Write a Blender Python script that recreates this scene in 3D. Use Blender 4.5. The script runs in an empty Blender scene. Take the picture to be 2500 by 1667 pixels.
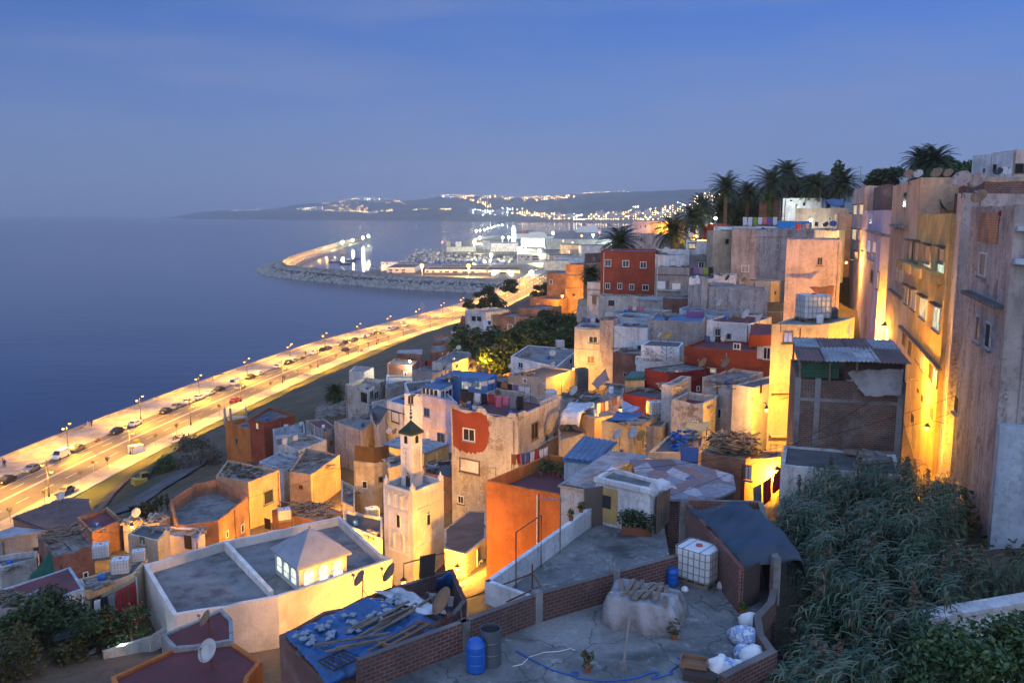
import bpy, math, random, bmesh
import numpy as np
from mathutils import Vector, Matrix
random.seed(7); rng = np.random.RandomState(7)
SC = bpy.context.scene; COL = SC.collection
# ---------------------------------------------------------------- camera model (full photo pixels 2500x1667)
FPX, HZ, CH = 2080.0, 522.0, 58.0
PIT = math.atan((833.5-HZ)/FPX); SP, CP = math.sin(PIT), math.cos(PIT)
def sl(y): return SP+(y-833.5)/FPX*CP
def PD(x, y, d):
    return Vector((d*(x-1250)/FPX, d*(CP-(y-833.5)/FPX*SP), CH-d*sl(y)))
def PZ(x, y, z): return PD(x, y, (CH-z)/sl(y))
def crop(x0, y0, s): return lambda *a: [(x0+a[i]/s, y0+a[i+1]/s) for i in range(0, len(a), 2)]
cA=crop(0,950,2.1875); cB=crop(500,950,2.1875); cC=crop(1000,950,2.1875); cD=crop(1400,1000,2.352)
cE=crop(1860,900,2.0438); cF=crop(1860,330,2.3406); cG=crop(1300,560,2.903); cH=crop(840,780,3.564)
cI=crop(640,480,2.7349); cJ=crop(400,440,3.36); cK=crop(1000,440,3.136); cL=crop(0,900,3.92)
cM=crop(450,680,3.36); cN=crop(1500,350,3.618); cP=crop(1300,560,5.806); cQ=crop(1600,560,5.806)
cR=crop(1380,800,6.532); cS=crop(1100,580,5.6); cT=crop(2050,340,4.127); cU=crop(900,520,3.92); cZ=crop(0,0,1)
# ---------------------------------------------------------------- materials
MATS = {}
def newmat(n):
    m = bpy.data.materials.new(n); m.use_nodes = True; nt = m.node_tree
    b = nt.nodes['Principled BSDF']; return m, nt, b
def nd(nt, t, **k):
    n = nt.nodes.new(t)
    for a, v in k.items():
        if a.startswith('i_'):
            key = a[2:]; key = int(key) if key.isdigit() else key.replace('_', ' ')
            n.inputs[key].default_value = v
        else: setattr(n, a, v)
    return n
def noise(nt, sc, det=4, vec=None, rough=.6):
    n = nd(nt, 'ShaderNodeTexNoise', i_Scale=sc, i_Detail=det, i_Roughness=rough)
    if vec is not None: nt.links.new(vec, n.inputs['Vector'])
    return n.outputs['Fac']
def ramp(nt, fac, *st):
    r = nd(nt, 'ShaderNodeValToRGB'); e = r.color_ramp.elements
    while len(e) < len(st): e.new(.5)
    for i, (p, c) in enumerate(st):
        e[i].position = p; e[i].color = (*c, 1) if not isinstance(c, (int, float)) else (c, c, c, 1)
    nt.links.new(fac, r.inputs[0]); return r.outputs[0]
def mix(nt, fac, a, b, mode='MIX'):
    m = nd(nt, 'ShaderNodeMix', data_type='RGBA', blend_type=mode)
    for s, v in ((0, fac), (6, a), (7, b)):
        if isinstance(v, (int, float)): m.inputs[s].default_value = v
        elif isinstance(v, tuple): m.inputs[s].default_value = (*v, 1)
        else: nt.links.new(v, m.inputs[s])
    return m.outputs[2]
def mapped(nt, vec, sc):
    m = nd(nt, 'ShaderNodeMapping'); m.inputs['Scale'].default_value = sc; nt.links.new(vec, m.inputs[0]); return m.outputs[0]
def bump(nt, b, h, st=.3, dist=.03):
    u = nd(nt, 'ShaderNodeBump', i_Strength=st, i_Distance=dist); nt.links.new(h, u.inputs['Height']); nt.links.new(u.outputs[0], b.inputs['Normal'])
def pos(nt): return nd(nt, 'ShaderNodeNewGeometry').outputs['Position']
def wallvec(nt):      # (distance along the wall, height) for any upright wall
    g = nd(nt, 'ShaderNodeNewGeometry')
    c = nd(nt, 'ShaderNodeVectorMath', operation='CROSS_PRODUCT'); c.inputs[0].default_value = (0, 0, 1); nt.links.new(g.outputs['True Normal'], c.inputs[1])
    n = nd(nt, 'ShaderNodeVectorMath', operation='NORMALIZE'); nt.links.new(c.outputs[0], n.inputs[0])
    d = nd(nt, 'ShaderNodeVectorMath', operation='DOT_PRODUCT'); nt.links.new(n.outputs[0], d.inputs[0]); nt.links.new(g.outputs['Position'], d.inputs[1])
    s = nd(nt, 'ShaderNodeSeparateXYZ'); nt.links.new(g.outputs['Position'], s.inputs[0])
    o = nd(nt, 'ShaderNodeCombineXYZ'); nt.links.new(d.outputs['Value'], o.inputs[0]); nt.links.new(s.outputs['Z'], o.inputs[1])
    return o.outputs[0]
def objrand(nt, col, amt=.18):
    o = nd(nt, 'ShaderNodeObjectInfo'); mr = nd(nt, 'ShaderNodeMapRange'); mr.inputs[3].default_value = 1-amt; mr.inputs[4].default_value = 1+amt*.6
    nt.links.new(o.outputs['Random'], mr.inputs[0])
    h = nd(nt, 'ShaderNodeHueSaturation'); nt.links.new(mr.outputs[0], h.inputs['Value']); nt.links.new(col, h.inputs['Color']); return h.outputs[0]
def plaster(name, c, dirt=.5, dc=(.09,.085,.08), chip=None):
    m, nt, b = newmat(name); p = pos(nt)
    big = noise(nt, .3, 7, p, .65); st = noise(nt, 1.0, 5, mapped(nt, p, (1.3, 1.3, .13)), .7); fine = noise(nt, 4.5, 6, p, .75)
    lo = tuple(v*.74 for v in c); hi = tuple(min(1, v*1.07) for v in c)
    col = mix(nt, ramp(nt, big, (.42, 0.), (.57, 1.)), lo, hi)
    ad = nd(nt, 'ShaderNodeMath', operation='MULTIPLY'); nt.links.new(st, ad.inputs[0]); nt.links.new(fine, ad.inputs[1])
    f = ramp(nt, ad.outputs[0], (.245, 0.), (.40, dirt))
    col = mix(nt, f, col, dc)
    col = mix(nt, ramp(nt, noise(nt, 1.0, 6, mapped(nt, p, (1.25, 1.25, .2)), .75), (.50, 0.), (.70, dirt*.62)), col, dc)
    col = mix(nt, ramp(nt, noise(nt, .75, 9, p, .74), (.55, 0.), (.62, dirt*.5)), col, tuple(v*.5+.02 for v in c))
    if chip:
        cf = ramp(nt, noise(nt, .55, 9, p, .72), (.56, 0.), (.59, 1.)); col = mix(nt, cf, col, chip)
    col = mix(nt, ramp(nt, fine, (.3, .0), (.75, .22)), col, tuple(v*.6 for v in c))
    nt.links.new(objrand(nt, col), b.inputs['Base Color']); b.inputs['Roughness'].default_value = .92
    b.inputs['Specular IOR Level'].default_value = .2
    bump(nt, b, fine, .5, .03); MATS[name] = m; return m
def brick(name, c1, c2, mort=(.22,.2,.18), daub=.25, sc=1.0):
    m, nt, b = newmat(name); v = wallvec(nt); p = pos(nt)
    t = nd(nt, 'ShaderNodeTexBrick', i_Scale=sc, i_Mortar_Size=.017, i_Brick_Width=.30, i_Row_Height=.125, i_Bias=-.1, i_Mortar_Smooth=.2)
    t.inputs['Color1'].default_value = (*c1, 1); t.inputs['Color2'].default_value = (*c2, 1); t.inputs['Mortar'].default_value = (*mort, 1)
    nt.links.new(v, t.inputs['Vector'])
    f = ramp(nt, noise(nt, .8, 8, p, .7), (.5, 0.), (.66, daub)); col = mix(nt, f, t.outputs[0], (.3, .27, .25))
    col = mix(nt, ramp(nt, noise(nt, .5, 6, p), (.4, .5), (.62, 0.)), col, (.035, .028, .028))
    nt.links.new(objrand(nt, col), b.inputs['Base Color']); b.inputs['Roughness'].default_value = .95
    i = nd(nt, 'ShaderNodeMath', operation='SUBTRACT'); i.inputs[0].default_value = 1; nt.links.new(t.outputs['Fac'], i.inputs[1]); bump(nt, b, i.outputs[0], .5, .015)
    MATS[name] = m; return m
def terracemat():
    m, nt, b = newmat('terrace'); p = pos(nt); base = mix(nt, ramp(nt, noise(nt, .35, 8, p, .7), (.40, 0.), (.62, 1.)), (.12,.125,.125), (.25,.25,.24))
    c = mix(nt, ramp(nt, noise(nt, .22, 5, mapped(nt, p, (1,1.4,1)), .55), (.55, 0.), (.63, .85)), base, (.035,.04,.043)); c = mix(nt, ramp(nt, noise(nt, 1.1, 9, p, .75), (.56, 0.), (.64, .7)), c, (.38,.37,.35))
    v = nd(nt, 'ShaderNodeTexVoronoi', i_Scale=.42, feature='DISTANCE_TO_EDGE'); w = nd(nt, 'ShaderNodeVectorMath', operation='ADD'); n3 = nd(nt, 'ShaderNodeTexNoise', i_Scale=1.2, i_Detail=5); nt.links.new(p, n3.inputs['Vector']); nt.links.new(p, w.inputs[0]); nt.links.new(n3.outputs['Color'], w.inputs[1]); nt.links.new(w.outputs[0], v.inputs['Vector'])
    c = mix(nt, ramp(nt, v.outputs['Distance'], (.004, .8), (.012, 0.)), c, (.05,.05,.05)); c = mix(nt, ramp(nt, noise(nt, 9, 5, p, .7), (.35, .35), (.6, 0.)), c, (.06,.06,.06)); nt.links.new(c, b.inputs['Base Color'])
    nt.links.new(ramp(nt, noise(nt, .3, 5, p), (.45, .9), (.62, .45)), b.inputs['Roughness']); bump(nt, b, noise(nt, 3, 7, p, .7), .35, .03); MATS['terrace'] = m
def flat(name, c, rough=.85, var=.35, sc=.9, metal=0, dirt=(.05,.05,.05), spec=.3, bmp=.3):
    m, nt, b = newmat(name); p = pos(nt)
    n1 = noise(nt, sc, 8, p, .68); n2 = noise(nt, sc*6, 5, p, .7); n3 = noise(nt, sc*.27, 5, p)
    col = mix(nt, ramp(nt, n1, (.44, 0.), (.60, var)), c, dirt)
    col = mix(nt, ramp(nt, n3, (.47, 0.), (.58, var*.8)), col, tuple(min(1, v*1.45+.01) for v in c))
    col = mix(nt, ramp(nt, n2, (.35, 0.), (.75, var*.5)), col, tuple(v*.5 for v in c))
    nt.links.new(col, b.inputs['Base Color']); b.inputs['Roughness'].default_value = rough; b.inputs['Metallic'].default_value = metal
    b.inputs['Specular IOR Level'].default_value = spec
    if bmp: bump(nt, b, n2, bmp, .03)
    MATS[name] = m; return m
def plain(name, c, rough=.6, metal=0, amt=.25, trans=0):
    m, nt, b = newmat(name); p = pos(nt)
    col = mix(nt, ramp(nt, noise(nt, 3., 4, p), (.4, 0.), (.75, amt)), c, tuple(v*.45 for v in c))
    nt.links.new(col, b.inputs['Base Color']); b.inputs['Roughness'].default_value = rough; b.inputs['Metallic'].default_value = metal
    MATS[name] = m; return m
def emit(name, c, s):
    m, nt, b = newmat(name); b.inputs['Base Color'].default_value = (*c, 1); b.inputs['Emission Color'].default_value = (*c, 1); b.inputs['Emission Strength'].default_value = s
    MATS[name] = m; return m
def emitwin(name, c, s):   # lit room seen through a window: uneven
    m, nt, b = newmat(name); n = noise(nt, 1.3, 3, pos(nt)); col = mix(nt, ramp(nt, n, (.4, 0.), (.62, 1.)), tuple(v*.45 for v in c), c)
    b.inputs['Base Color'].default_value = (.1, .1, .1, 1); nt.links.new(col, b.inputs['Emission Color']); b.inputs['Emission Strength'].default_value = s
    MATS[name] = m; return m
plaster('white', (.76,.76,.77), .55); plaster('offwhite', (.63,.61,.59), .65); plaster('cream', (.62,.52,.38), .5)
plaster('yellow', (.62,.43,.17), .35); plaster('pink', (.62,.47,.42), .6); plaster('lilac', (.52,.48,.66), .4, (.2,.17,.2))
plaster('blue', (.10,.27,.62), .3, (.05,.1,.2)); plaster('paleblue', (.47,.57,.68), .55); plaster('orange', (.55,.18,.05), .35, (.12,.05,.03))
plaster('red', (.30,.068,.035), .45, (.11,.05,.04)); plaster('darkred', (.22,.035,.035), .4); plaster('grey', (.38,.36,.35), .75); plaster('darkgrey', (.19,.19,.19), .7)
plaster('worn', (.56,.53,.50), .8, (.13,.11,.1), (.3,.24,.18)); plaster('stone', (.34,.32,.3), .7, (.07,.07,.07), (.5,.47,.44)); plaster('beige', (.48,.4,.27), .55)
plaster('streaked', (.46,.40,.38), .95, (.07,.06,.06)); plaster('grimy', (.50,.44,.42), 1.0, (.045,.04,.045), (.22,.19,.2)); plaster('mosque', (.80,.76,.71), .22, (.3,.25,.2)); plaster('peach', (.62,.43,.30), .5)
brick('brick', (.27,.085,.05), (.16,.05,.035), daub=.35); brick('brickgrey', (.21,.11,.08), (.15,.08,.062), (.24,.22,.2), .75); brick('brickorange', (.42,.17,.075), (.30,.11,.05), (.3,.24,.18), .25); brick('brickdark', (.17,.06,.045), (.11,.04,.035), (.2,.18,.17), .2)
flat('conc', (.20,.20,.20), .93, .65); flat('concdark', (.10,.10,.105), .95, .6); terracemat(); flat('maroon', (.14,.045,.05), .8, .5)
flat('redroof', (.15,.033,.032), .65, .5); flat('rubble', (.24,.22,.2), .95, .8, 2.5, bmp=.9); flat('greyroof', (.26,.265,.27), .95, .7)
flat('metalroof', (.33,.34,.36), .5, .5, 1.2, .35); flat('bluemetal', (.07,.16,.30), .55, .4, 1., .2); flat('greenmetal', (.05,.14,.10), .55, .4, 1.); flat('rustmetal', (.17,.10,.09), .7, .6, 1.)
flat('bluetarp', (.008,.075,.24), .38, .75, 1.6, dirt=(.05,.11,.2), spec=.6); flat('navytarp', (.022,.042,.072), .6, .5, 1., spec=.4); flat('whitetarp', (.55,.56,.6), .5, .4, 1.5); flat('greytarp', (.28,.27,.27), .8, .4, 1.3); flat('greencloth', (.012,.10,.075), .9, .4, 2.)  # blue tarp: fold shading painted in as darker and lighter colour patches
flat('wood', (.21,.16,.115), .85, .5, 3.); flat('woodlit', (.33,.24,.14), .85, .5, 3.); plain('darkwood', (.05,.035,.03), .8); plain('post', (.05,.05,.055), .5, .3); plain('rust', (.16,.07,.035), .8); plain('whitepaint', (.75,.75,.75), .5); plain('greymetal', (.3,.3,.31), .5, .4)  # woodlit: brighter copy of wood with warm lamp light painted into the colour
plain('glass', (.03,.035,.045), .12); plain('hole', (.012,.011,.012), .95); plain('dishwhite', (.5,.48,.45), .6, .1, .5); plain('dishrust', (.30,.17,.09), .75, 0, .6); plain('plastic', (.62,.65,.67), .45); plain('cage', (.35,.36,.37), .4, .6); plain('bluebarrel', (.01,.10,.42), .4); plain('dishblue', (.03,.08,.3), .5); plain('dishdark', (.04,.035,.035), .7)  # dark openings are flat panels: their inner shade is painted near black
emitwin('lit', (1, .80, .42), .85); emitwin('litgreen', (.80, 1, .72), 1.0); emitwin('litblue', (.45, .55, 1), .8); emitwin('litorange', (1, .6, .22), .9)
emit('sodium', (1, .47, .09), 5); emit('coolbulb', (.85, 1, .9), 60); emit('mastbulb', (1, .95, .66), 120); emitwin('litpav', (.85, 1, .80), 1.5); emit('towna', (1, .60, .20), 48); emit('townw', (.9, 1, .95), 48); emit('redbulb', (1, .12, .05), 8)
def foliage(name, c1, c2, rough=.6):
    m, nt, b = newmat(name); p = pos(nt); g = nd(nt, 'ShaderNodeNewGeometry')
    col = mix(nt, g.outputs['Random Per Island'], c1, c2); col = mix(nt, ramp(nt, noise(nt, .7, 3, p), (.35, .55), (.65, 0.)), col, tuple(v*.4 for v in c1))
    nt.links.new(col, b.inputs['Base Color']); b.inputs['Roughness'].default_value = rough; b.inputs['Specular IOR Level'].default_value = .25; MATS[name] = m
foliage('leaf', (.03,.07,.022), (.095,.15,.045)); foliage('leafdark', (.02,.048,.018), (.06,.10,.035)); foliage('reedleaf', (.026,.062,.036), (.13,.19,.115), .5); foliage('reedplume', (.11,.085,.06), (.16,.13,.09))
foliage('palmleaf', (.022,.045,.018), (.06,.085,.03)); foliage('ivy', (.03,.1,.015), (.06,.16,.03)); foliage('olive', (.05,.055,.02), (.10,.09,.03)); foliage('redflower', (.45,.05,.04), (.6,.12,.08)); foliage('whiteflower', (.6,.58,.5), (.75,.7,.65)); foliage('bushleaf', (.03,.07,.03), (.10,.17,.06), .4)
plain('bark', (.12,.09,.065), .9); flat('asphalt', (.10,.098,.095), .7, .4, .3); flat('pavement', (.34,.31,.27), .8, .45, .4); flat('grass', (.06,.075,.02), .95, .5, .6); flat('soil', (.13,.095,.065), .95, .7, .35, bmp=.8); flat('seawallstone', (.3,.26,.22), .9, .6, 1.)
plain('linepaint', (.6,.6,.58), .6); plain('skin', (.35,.2,.14), .6); plain('tyre', (.02,.02,.02), .8)
def M(n): return MATS[n]
# ---------------------------------------------------------------- mesh builder
class MB:
    def __init__(s): s.v = []; s.f = []; s.mi = []
    def add(s, vs, fs, mi=0):
        o = len(s.v); s.v += [tuple(v) for v in vs]; s.f += [tuple(i+o for i in f) for f in fs]; s.mi += [mi]*len(fs); return s
    def box(s, c, d, rz=0, mi=0, R=None):
        x, y, z = (v/2 for v in d); R = R or Matrix.Rotation(rz, 3, 'Z'); c = Vector(c)
        vs = [c+R@Vector((a*x, b*y, e*z)) for e in (-1, 1) for a, b in ((-1,-1), (1,-1), (1,1), (-1,1))]
        return s.add(vs, [(3,2,1,0), (4,5,6,7), (0,1,5,4), (1,2,6,5), (2,3,7,6), (3,0,4,7)], mi)
    def prism(s, poly, z0, z1, mi=0, bottom=True):
        n = len(poly); vs = [(p[0], p[1], z0) for p in poly]+[(p[0], p[1], z1) for p in poly]
        fs = [(i, (i+1) % n, (i+1) % n+n, i+n) for i in range(n)]+[tuple(range(n, 2*n))]
        if bottom: fs.append(tuple(reversed(range(n))))
        return s.add(vs, fs, mi)
    def tube(s, pts, r, n=6, mi=0, cap=True):
        pts = [Vector(p) for p in pts]; k = len(pts); rs = r if isinstance(r, (list, tuple)) else [r]*k; vs = []
        for i, p in enumerate(pts):
            t = (pts[min(i+1, k-1)]-pts[max(i-1, 0)]); t = t.normalized() if t.length > 1e-9 else Vector((0,0,1))
            a = t.orthogonal().normalized() if abs(t.z) < .95 else Vector((1,0,0)); a = (a-t*a.dot(t)).normalized(); b = t.cross(a)
            vs += [p+(a*math.cos(2*math.pi*j/n)+b*math.sin(2*math.pi*j/n))*rs[i] for j in range(n)]
        fs = [(i*n+j, i*n+(j+1) % n, (i+1)*n+(j+1) % n, (i+1)*n+j) for i in range(k-1) for j in range(n)]
        if cap: fs += [tuple(reversed(range(n))), tuple(range((k-1)*n, k*n))]
        return s.add(vs, fs, mi)
    def lathe(s, c, prof, n=12, mi=0, R=None):
        c = Vector(c); R = R or Matrix.Identity(3); vs = [c+R@Vector((r*math.cos(2*math.pi*j/n), r*math.sin(2*math.pi*j/n), z)) for r, z in prof for j in range(n)]; k = len(prof)
        return s.add(vs, [(i*n+j, i*n+(j+1) % n, (i+1)*n+(j+1) % n, (i+1)*n+j) for i in range(k-1) for j in range(n)]+[tuple(reversed(range(n))), tuple(range((k-1)*n, k*n))], mi)
    def ball(s, c, r, n=8, mi=0):
        return s.lathe(c, [(max(.001, r*math.sin(a)), -r*math.cos(a)) for a in [math.pi*i/6 for i in range(7)]], n, mi)
    def quad(s, a, b, c, d, mi=0): return s.add([a, b, c, d], [(0,1,2,3)], mi)
    def obj(s, name, mats, parent=None, smooth=False):
        if not isinstance(mats, (list, tuple)): mats = [mats]
        o = Vector((0,0,0)) if parent is None else gloc(parent)
        me = bpy.data.meshes.new(name); me.from_pydata([(v[0]-o.x, v[1]-o.y, v[2]-o.z) for v in s.v], [], s.f)
        for m in mats: me.materials.append(M(m) if isinstance(m, str) else m)
        if len(mats) > 1: me.polygons.foreach_set('material_index', s.mi)
        if smooth: me.polygons.foreach_set('use_smooth', [True]*len(s.f))
        me.update(); ob = bpy.data.objects.new(name, me); COL.objects.link(ob)
        if parent is not None: ob.parent = parent
        return ob
def gloc(o):
    l = Vector((0,0,0))
    while o is not None: l += o.location; o = o.parent
    return l
def tag(o, label=None, cat=None, group=None, kind=None):
    for k, v in (('label', label), ('category', cat), ('group', group), ('kind', kind)):
        if v: o[k] = v
    return o
def thing(name, label, cat, loc, group=None, rz=0):
    o = bpy.data.objects.new(name, None); COL.objects.link(o); o.location = loc; o.rotation_euler.z = rz; o.empty_display_size = .3
    return tag(o, label, cat, group)
def dup(root, loc, rz=0, label=None, group=None, sc=None):
    r = root.copy(); COL.objects.link(r); r.location = loc; r.rotation_euler.z = rz
    if sc: r.scale = (sc, sc, sc)
    if label: r['label'] = label
    if group: r['group'] = group
    for ch in list(root.children):
        c = ch.copy(); COL.objects.link(c); c.parent = r
        for g in ch.children:
            e = g.copy(); COL.objects.link(e); e.parent = c
    return r
def struct(mb, name, mat, smooth=False, kind='structure'):
    return tag(mb.obj(name, mat, smooth=smooth), kind=kind)
CTRL = []        # terrain control points (x, y, z)
# ---------------------------------------------------------------- houses
def inset(P, t):
    n = len(P); out = []
    for i in range(n):
        a, b, c = P[i-1], P[i], P[(i+1) % n]; d1 = (b-a).normalized(); d2 = (c-b).normalized()
        n1 = Vector((-d1.y, d1.x)); n2 = Vector((-d2.y, d2.x)); m = n1+n2; k = m.dot(n1)
        out.append(b+m*(t/max(k, .35)))
    return out
class H: pass
def body(label, P, z, h, wall, roof='conc', par=.45, name='house', cat='house', group=None, base=None, ctrl=True, th=.2, wname='wall'):
    """P plan corners (any winding, kept order); flat roof with parapet (par>0) or slab roof (par=0)"""
    P = [Vector((p[0], p[1])) for p in P]; ar = sum(P[i-1].x*P[i].y-P[i].x*P[i-1].y for i in range(len(P)))
    o = H(); o.P = P; o.z = z; o.par = par; o.sgn = 1 if ar > 0 else -1; o.rz = z-par; o.label = label
    c = sum(P, Vector((0,0)))/len(P); o.c = c; zb = z-h
    if ctrl:
        CTRL.append((c.x, c.y, zb))
    o.e = base or thing(name, label, cat, (c.x, c.y, zb), group); o.wallmat = wall
    Q = P if ar > 0 else P[::-1]; I = inset(Q, th); n = len(Q); zz = zb-5
    if par >= 0 and th > .1:   # hand-laid wall tops are never straight
        Q2 = []; JZ = []; rr = random.Random(int(c.x*7+c.y*3)); rough = .09 if wall in ('worn','brick','brickorange','grey','stone','streaked','ruin') else .045
        for i in range(len(Q)):
            A_, B_ = Q[i], Q[(i+1) % len(Q)]; k = max(1, min(14, int((B_-A_).length/.8)))
            for j in range(k): Q2.append(A_+(B_-A_)*j/k); JZ.append(0 if j == 0 else -abs(rr.gauss(0, rough*.55)) - (rough*1.6 if rr.random() < .1 else 0))
        Q = Q2; I = inset(Q, th); n = len(Q)
    else: JZ = [0]*len(Q)
    mb = MB(); vs = [(p.x, p.y, zz) for p in Q]+[(p.x, p.y, z+(jz if par > 0 else 0)) for p, jz in zip(Q, JZ)]; fs = [(i, (i+1) % n, (i+1) % n+n, i+n) for i in range(n)]
    if par > 0:
        vs += [(p.x, p.y, z+jz) for p, jz in zip(I, JZ)]+[(p.x, p.y, z-par-.1) for p in I]
        for i in range(n):
            j = (i+1) % n; fs += [(i+n, j+n, j+2*n, i+2*n), (i+2*n, j+2*n, j+3*n, i+3*n)]
        mb.add(vs, fs); mb.obj(wname, wall, o.e); rb = MB(); J = inset(Q, th*.5); rb.add([(p.x, p.y, z-par) for p in J], [tuple(range(n))]); rb.obj('roof', roof, o.e)
    else:
        mb.add(vs, fs); mb.obj(wname, wall, o.e); rb = MB(); rb.prism(inset(Q, -.12), z+.002, z+.14); rb.obj('roof', roof, o.e)
    return o
def HP(label, pts, d, h, wall, roof='conc', par=.45, **k):
    z = PD(*pts[0], d).z; P = [PZ(x, y, z) for x, y in pts]
    if len(P) == 3: P.append(P[0]+P[2]-P[1])
    return body(label, P, z, h, wall, roof, par, **k)
def FB(label, pts, dL, dR, depth, h, wall, roof='conc', par=.4, **k):
    L = PD(*pts[0], dL); R = PD(*pts[1], dR); u = (R-L).to_2d().normalized(); n = Vector((-u.y, u.x)); n = n if n.y > 0 else -n
    return body(label, [L.to_2d(), R.to_2d(), R.to_2d()+n*depth, L.to_2d()+n*depth], L.z, h, wall, roof, par, **k)
def wp(h, i, x, y):
    a = h.P[i]; b = h.P[(i+1) % len(h.P)]; u = (b-a).normalized(); n = Vector((u.y, -u.x))*h.sgn
    r = PD(x, y, 1)-Vector((0,0,CH)); t = (a.x*n.x+a.y*n.y)/(r.x*n.x+r.y*n.y); p = Vector((0,0,CH))+r*t
    return p, Vector((u.x, u.y, 0)), Vector((n.x, n.y, 0))
def win(h, i, px, kind='dark', frame='whitepaint', sill=True, name='window', label=None, hood=False, mull=1):
    (x0, y0), (x1, y1) = px[0], px[1]; xm, ym = (x0+x1)/2, (y0+y1)/2
    a, u, n = wp(h, i, x0, ym); b = wp(h, i, x1, ym)[0]; t = wp(h, i, xm, y0)[0].z; bt = wp(h, i, xm, y1)[0].z
    if (b-a).dot(u) < 0: a, b = b, a
    w = (b-a).length; c = (a+b)/2; c.z = (t+bt)/2; hh = t-bt; mat = {'dark': 'glass', 'hole': 'hole'}.get(kind, kind)
    R = Matrix(((u.x, n.x, 0), (u.y, n.y, 0), (0, 0, 1)))
    if R.determinant() < 0: R = Matrix(((-u.x, n.x, 0), (-u.y, n.y, 0), (0, 0, 1)))
    mb = MB(); mb.box(c+n*.012, (w, .03, hh), R=R); p = mb.obj(name, mat, h.e)
    if label: p['label'] = label
    if frame:
        f = MB(); fw = min(.09, w*.12)
        for sx in (-1, 1): f.box(c+u*(sx*(w/2+fw/2-.01))+n*.045, (fw, .09, hh+2*fw), R=R)
        for sz in (-1, 1): f.box(c+Vector((0,0,sz*(hh/2+fw/2-.01)))+n*.043, (w, .086, fw), R=R)
        if mull and hh > .3: f.box(c+n*.04, (.05, .05, hh), R=R)
        f.obj('frame', frame, p)
    if sill and name == 'window':
        s = MB(); s.box(c+Vector((0,0,-hh/2-.14))+n*.09, (w+.3, .18, .08), R=R); s.obj('sill', h.wallmat if frame is None else 'conc', p)
    if hood:
        s = MB(); s.box(c+Vector((0,0,hh/2+.2))+n*.2, (w+.5, .4, .1), R=R); s.obj('hood', 'concdark', p)
    return p
def wins(h, i, cr, lst, **k):
    for q in lst:
        kk = dict(k)
        if len(q) > 4: kk['kind'] = q[4]
        win(h, i, cr(*q[:4]), **kk)
def ledge(h, i, px0, px1, t=.12, out=.15, mat=None, name='ledge'):
    a, u, n = wp(h, i, *px0); b = wp(h, i, *px1)[0]; b = a+u*((b-a).dot(u)); c = (a+b)/2; R = Matrix(((u.x, n.x, 0), (u.y, n.y, 0), (0,0,1)))
    if R.determinant() < 0: R = Matrix(((-u.x, n.x, 0), (-u.y, n.y, 0), (0, 0, 1)))
    mb = MB(); mb.box(c+n*out/2, ((b-a).length, out, t), R=R); return mb.obj(name, mat or h.wallmat, h.e)
def on(h, x, y): return PZ(x, y, h.rz)
plaster('purple', (.22,.10,.24), .3); plaster('skyblue', (.06,.32,.78), .25); plaster('ruin', (.55,.5,.45), .6, (.2,.15,.12), (.34,.16,.08)); flat('roofgreen', (.035,.06,.045), .8, .4, 2.)
def ragmat():
    m, nt, b = newmat('rags'); v = nd(nt, 'ShaderNodeTexVoronoi', i_Scale=1.1); nt.links.new(mapped(nt, pos(nt), (1, .6, 1)), v.inputs['Vector'])
    s = nd(nt, 'ShaderNodeSeparateColor'); nt.links.new(v.outputs['Color'], s.inputs[0])
    col = ramp(nt, s.outputs[0], (0, (.12,.09,.12)), (.2, (.3,.31,.36)), (.4, (.05,.12,.2)), (.55, (.3,.16,.13)), (.7, (.09,.07,.08)), (.85, (.45,.45,.5)))
    nt.links.new(mix(nt, ramp(nt, noise(nt, 3, 5, pos(nt)), (.4, 0.), (.7, .6)), col, (.08,.08,.09)), b.inputs['Base Color']); b.inputs['Roughness'].default_value = .6; MATS['rags'] = m
ragmat()
plaster('greylight', (.5,.52,.5), .3); plain('whitefar', (.5,.5,.5), .9); plain('redboat', (.5,.06,.04), .5); flat('rockpale', (.36,.34,.31), .95, .5, .8)
plain('greydrum', (.10,.12,.14), .5, .4); flat('sheet', (.25,.25,.27), .38, .7, 2.2, dirt=(.13,.1,.08)); plain('potclay', (.28,.10,.05), .9); plain('trayw', (.22,.12,.07), .8); plain('doorbrown', (.14,.11,.095), .7); flat('tilepale', (.26,.31,.37), .7, .3, 4.)
def bagm():
    m, nt, b = newmat('bagblue'); col = ramp(nt, noise(nt, 5, 3, pos(nt)), (.44, (.6,.62,.66)), (.5, (.05,.2,.5)), (.6, (.55,.58,.62))); nt.links.new(col, b.inputs['Base Color']); b.inputs['Roughness'].default_value = .45; MATS['bagblue'] = m
bagm()
plain('lightblue', (.25,.38,.6), .6); flat('brownscreen', (.10,.055,.02), .9, .4, 1.5); plain('greenslat', (.02,.10,.06), .7); flat('metalroof2', (.42,.43,.44), .55, .6, 1.5, .2); plain('pinkcloth', (.3,.2,.18), .9); plain('exyellow', (.5,.32,.05), .6); plain('twig', (.10,.085,.06), .95)
def stripem():
    m, nt, b = newmat('stripecloth'); w_ = nd(nt, 'ShaderNodeTexWave', i_Scale=2.5); nt.links.new(pos(nt), w_.inputs['Vector']); nt.links.new(ramp(nt, w_.outputs['Color'], (.4, (.5,.42,.25)), (.6, (.12,.2,.15))), b.inputs['Base Color']); b.inputs['Roughness'].default_value = .9; MATS['stripecloth'] = m
stripem()
flat('rockdark', (.06,.058,.055), .95, .5, .8)
flat('tileroof', (.27,.29,.33), .9, .35, 1.5, dirt=(.14,.15,.18)); foliage('reeddry', (.16,.125,.075), (.26,.21,.13))
HS = {}
def S(k, h): HS[k] = h; return h
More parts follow.
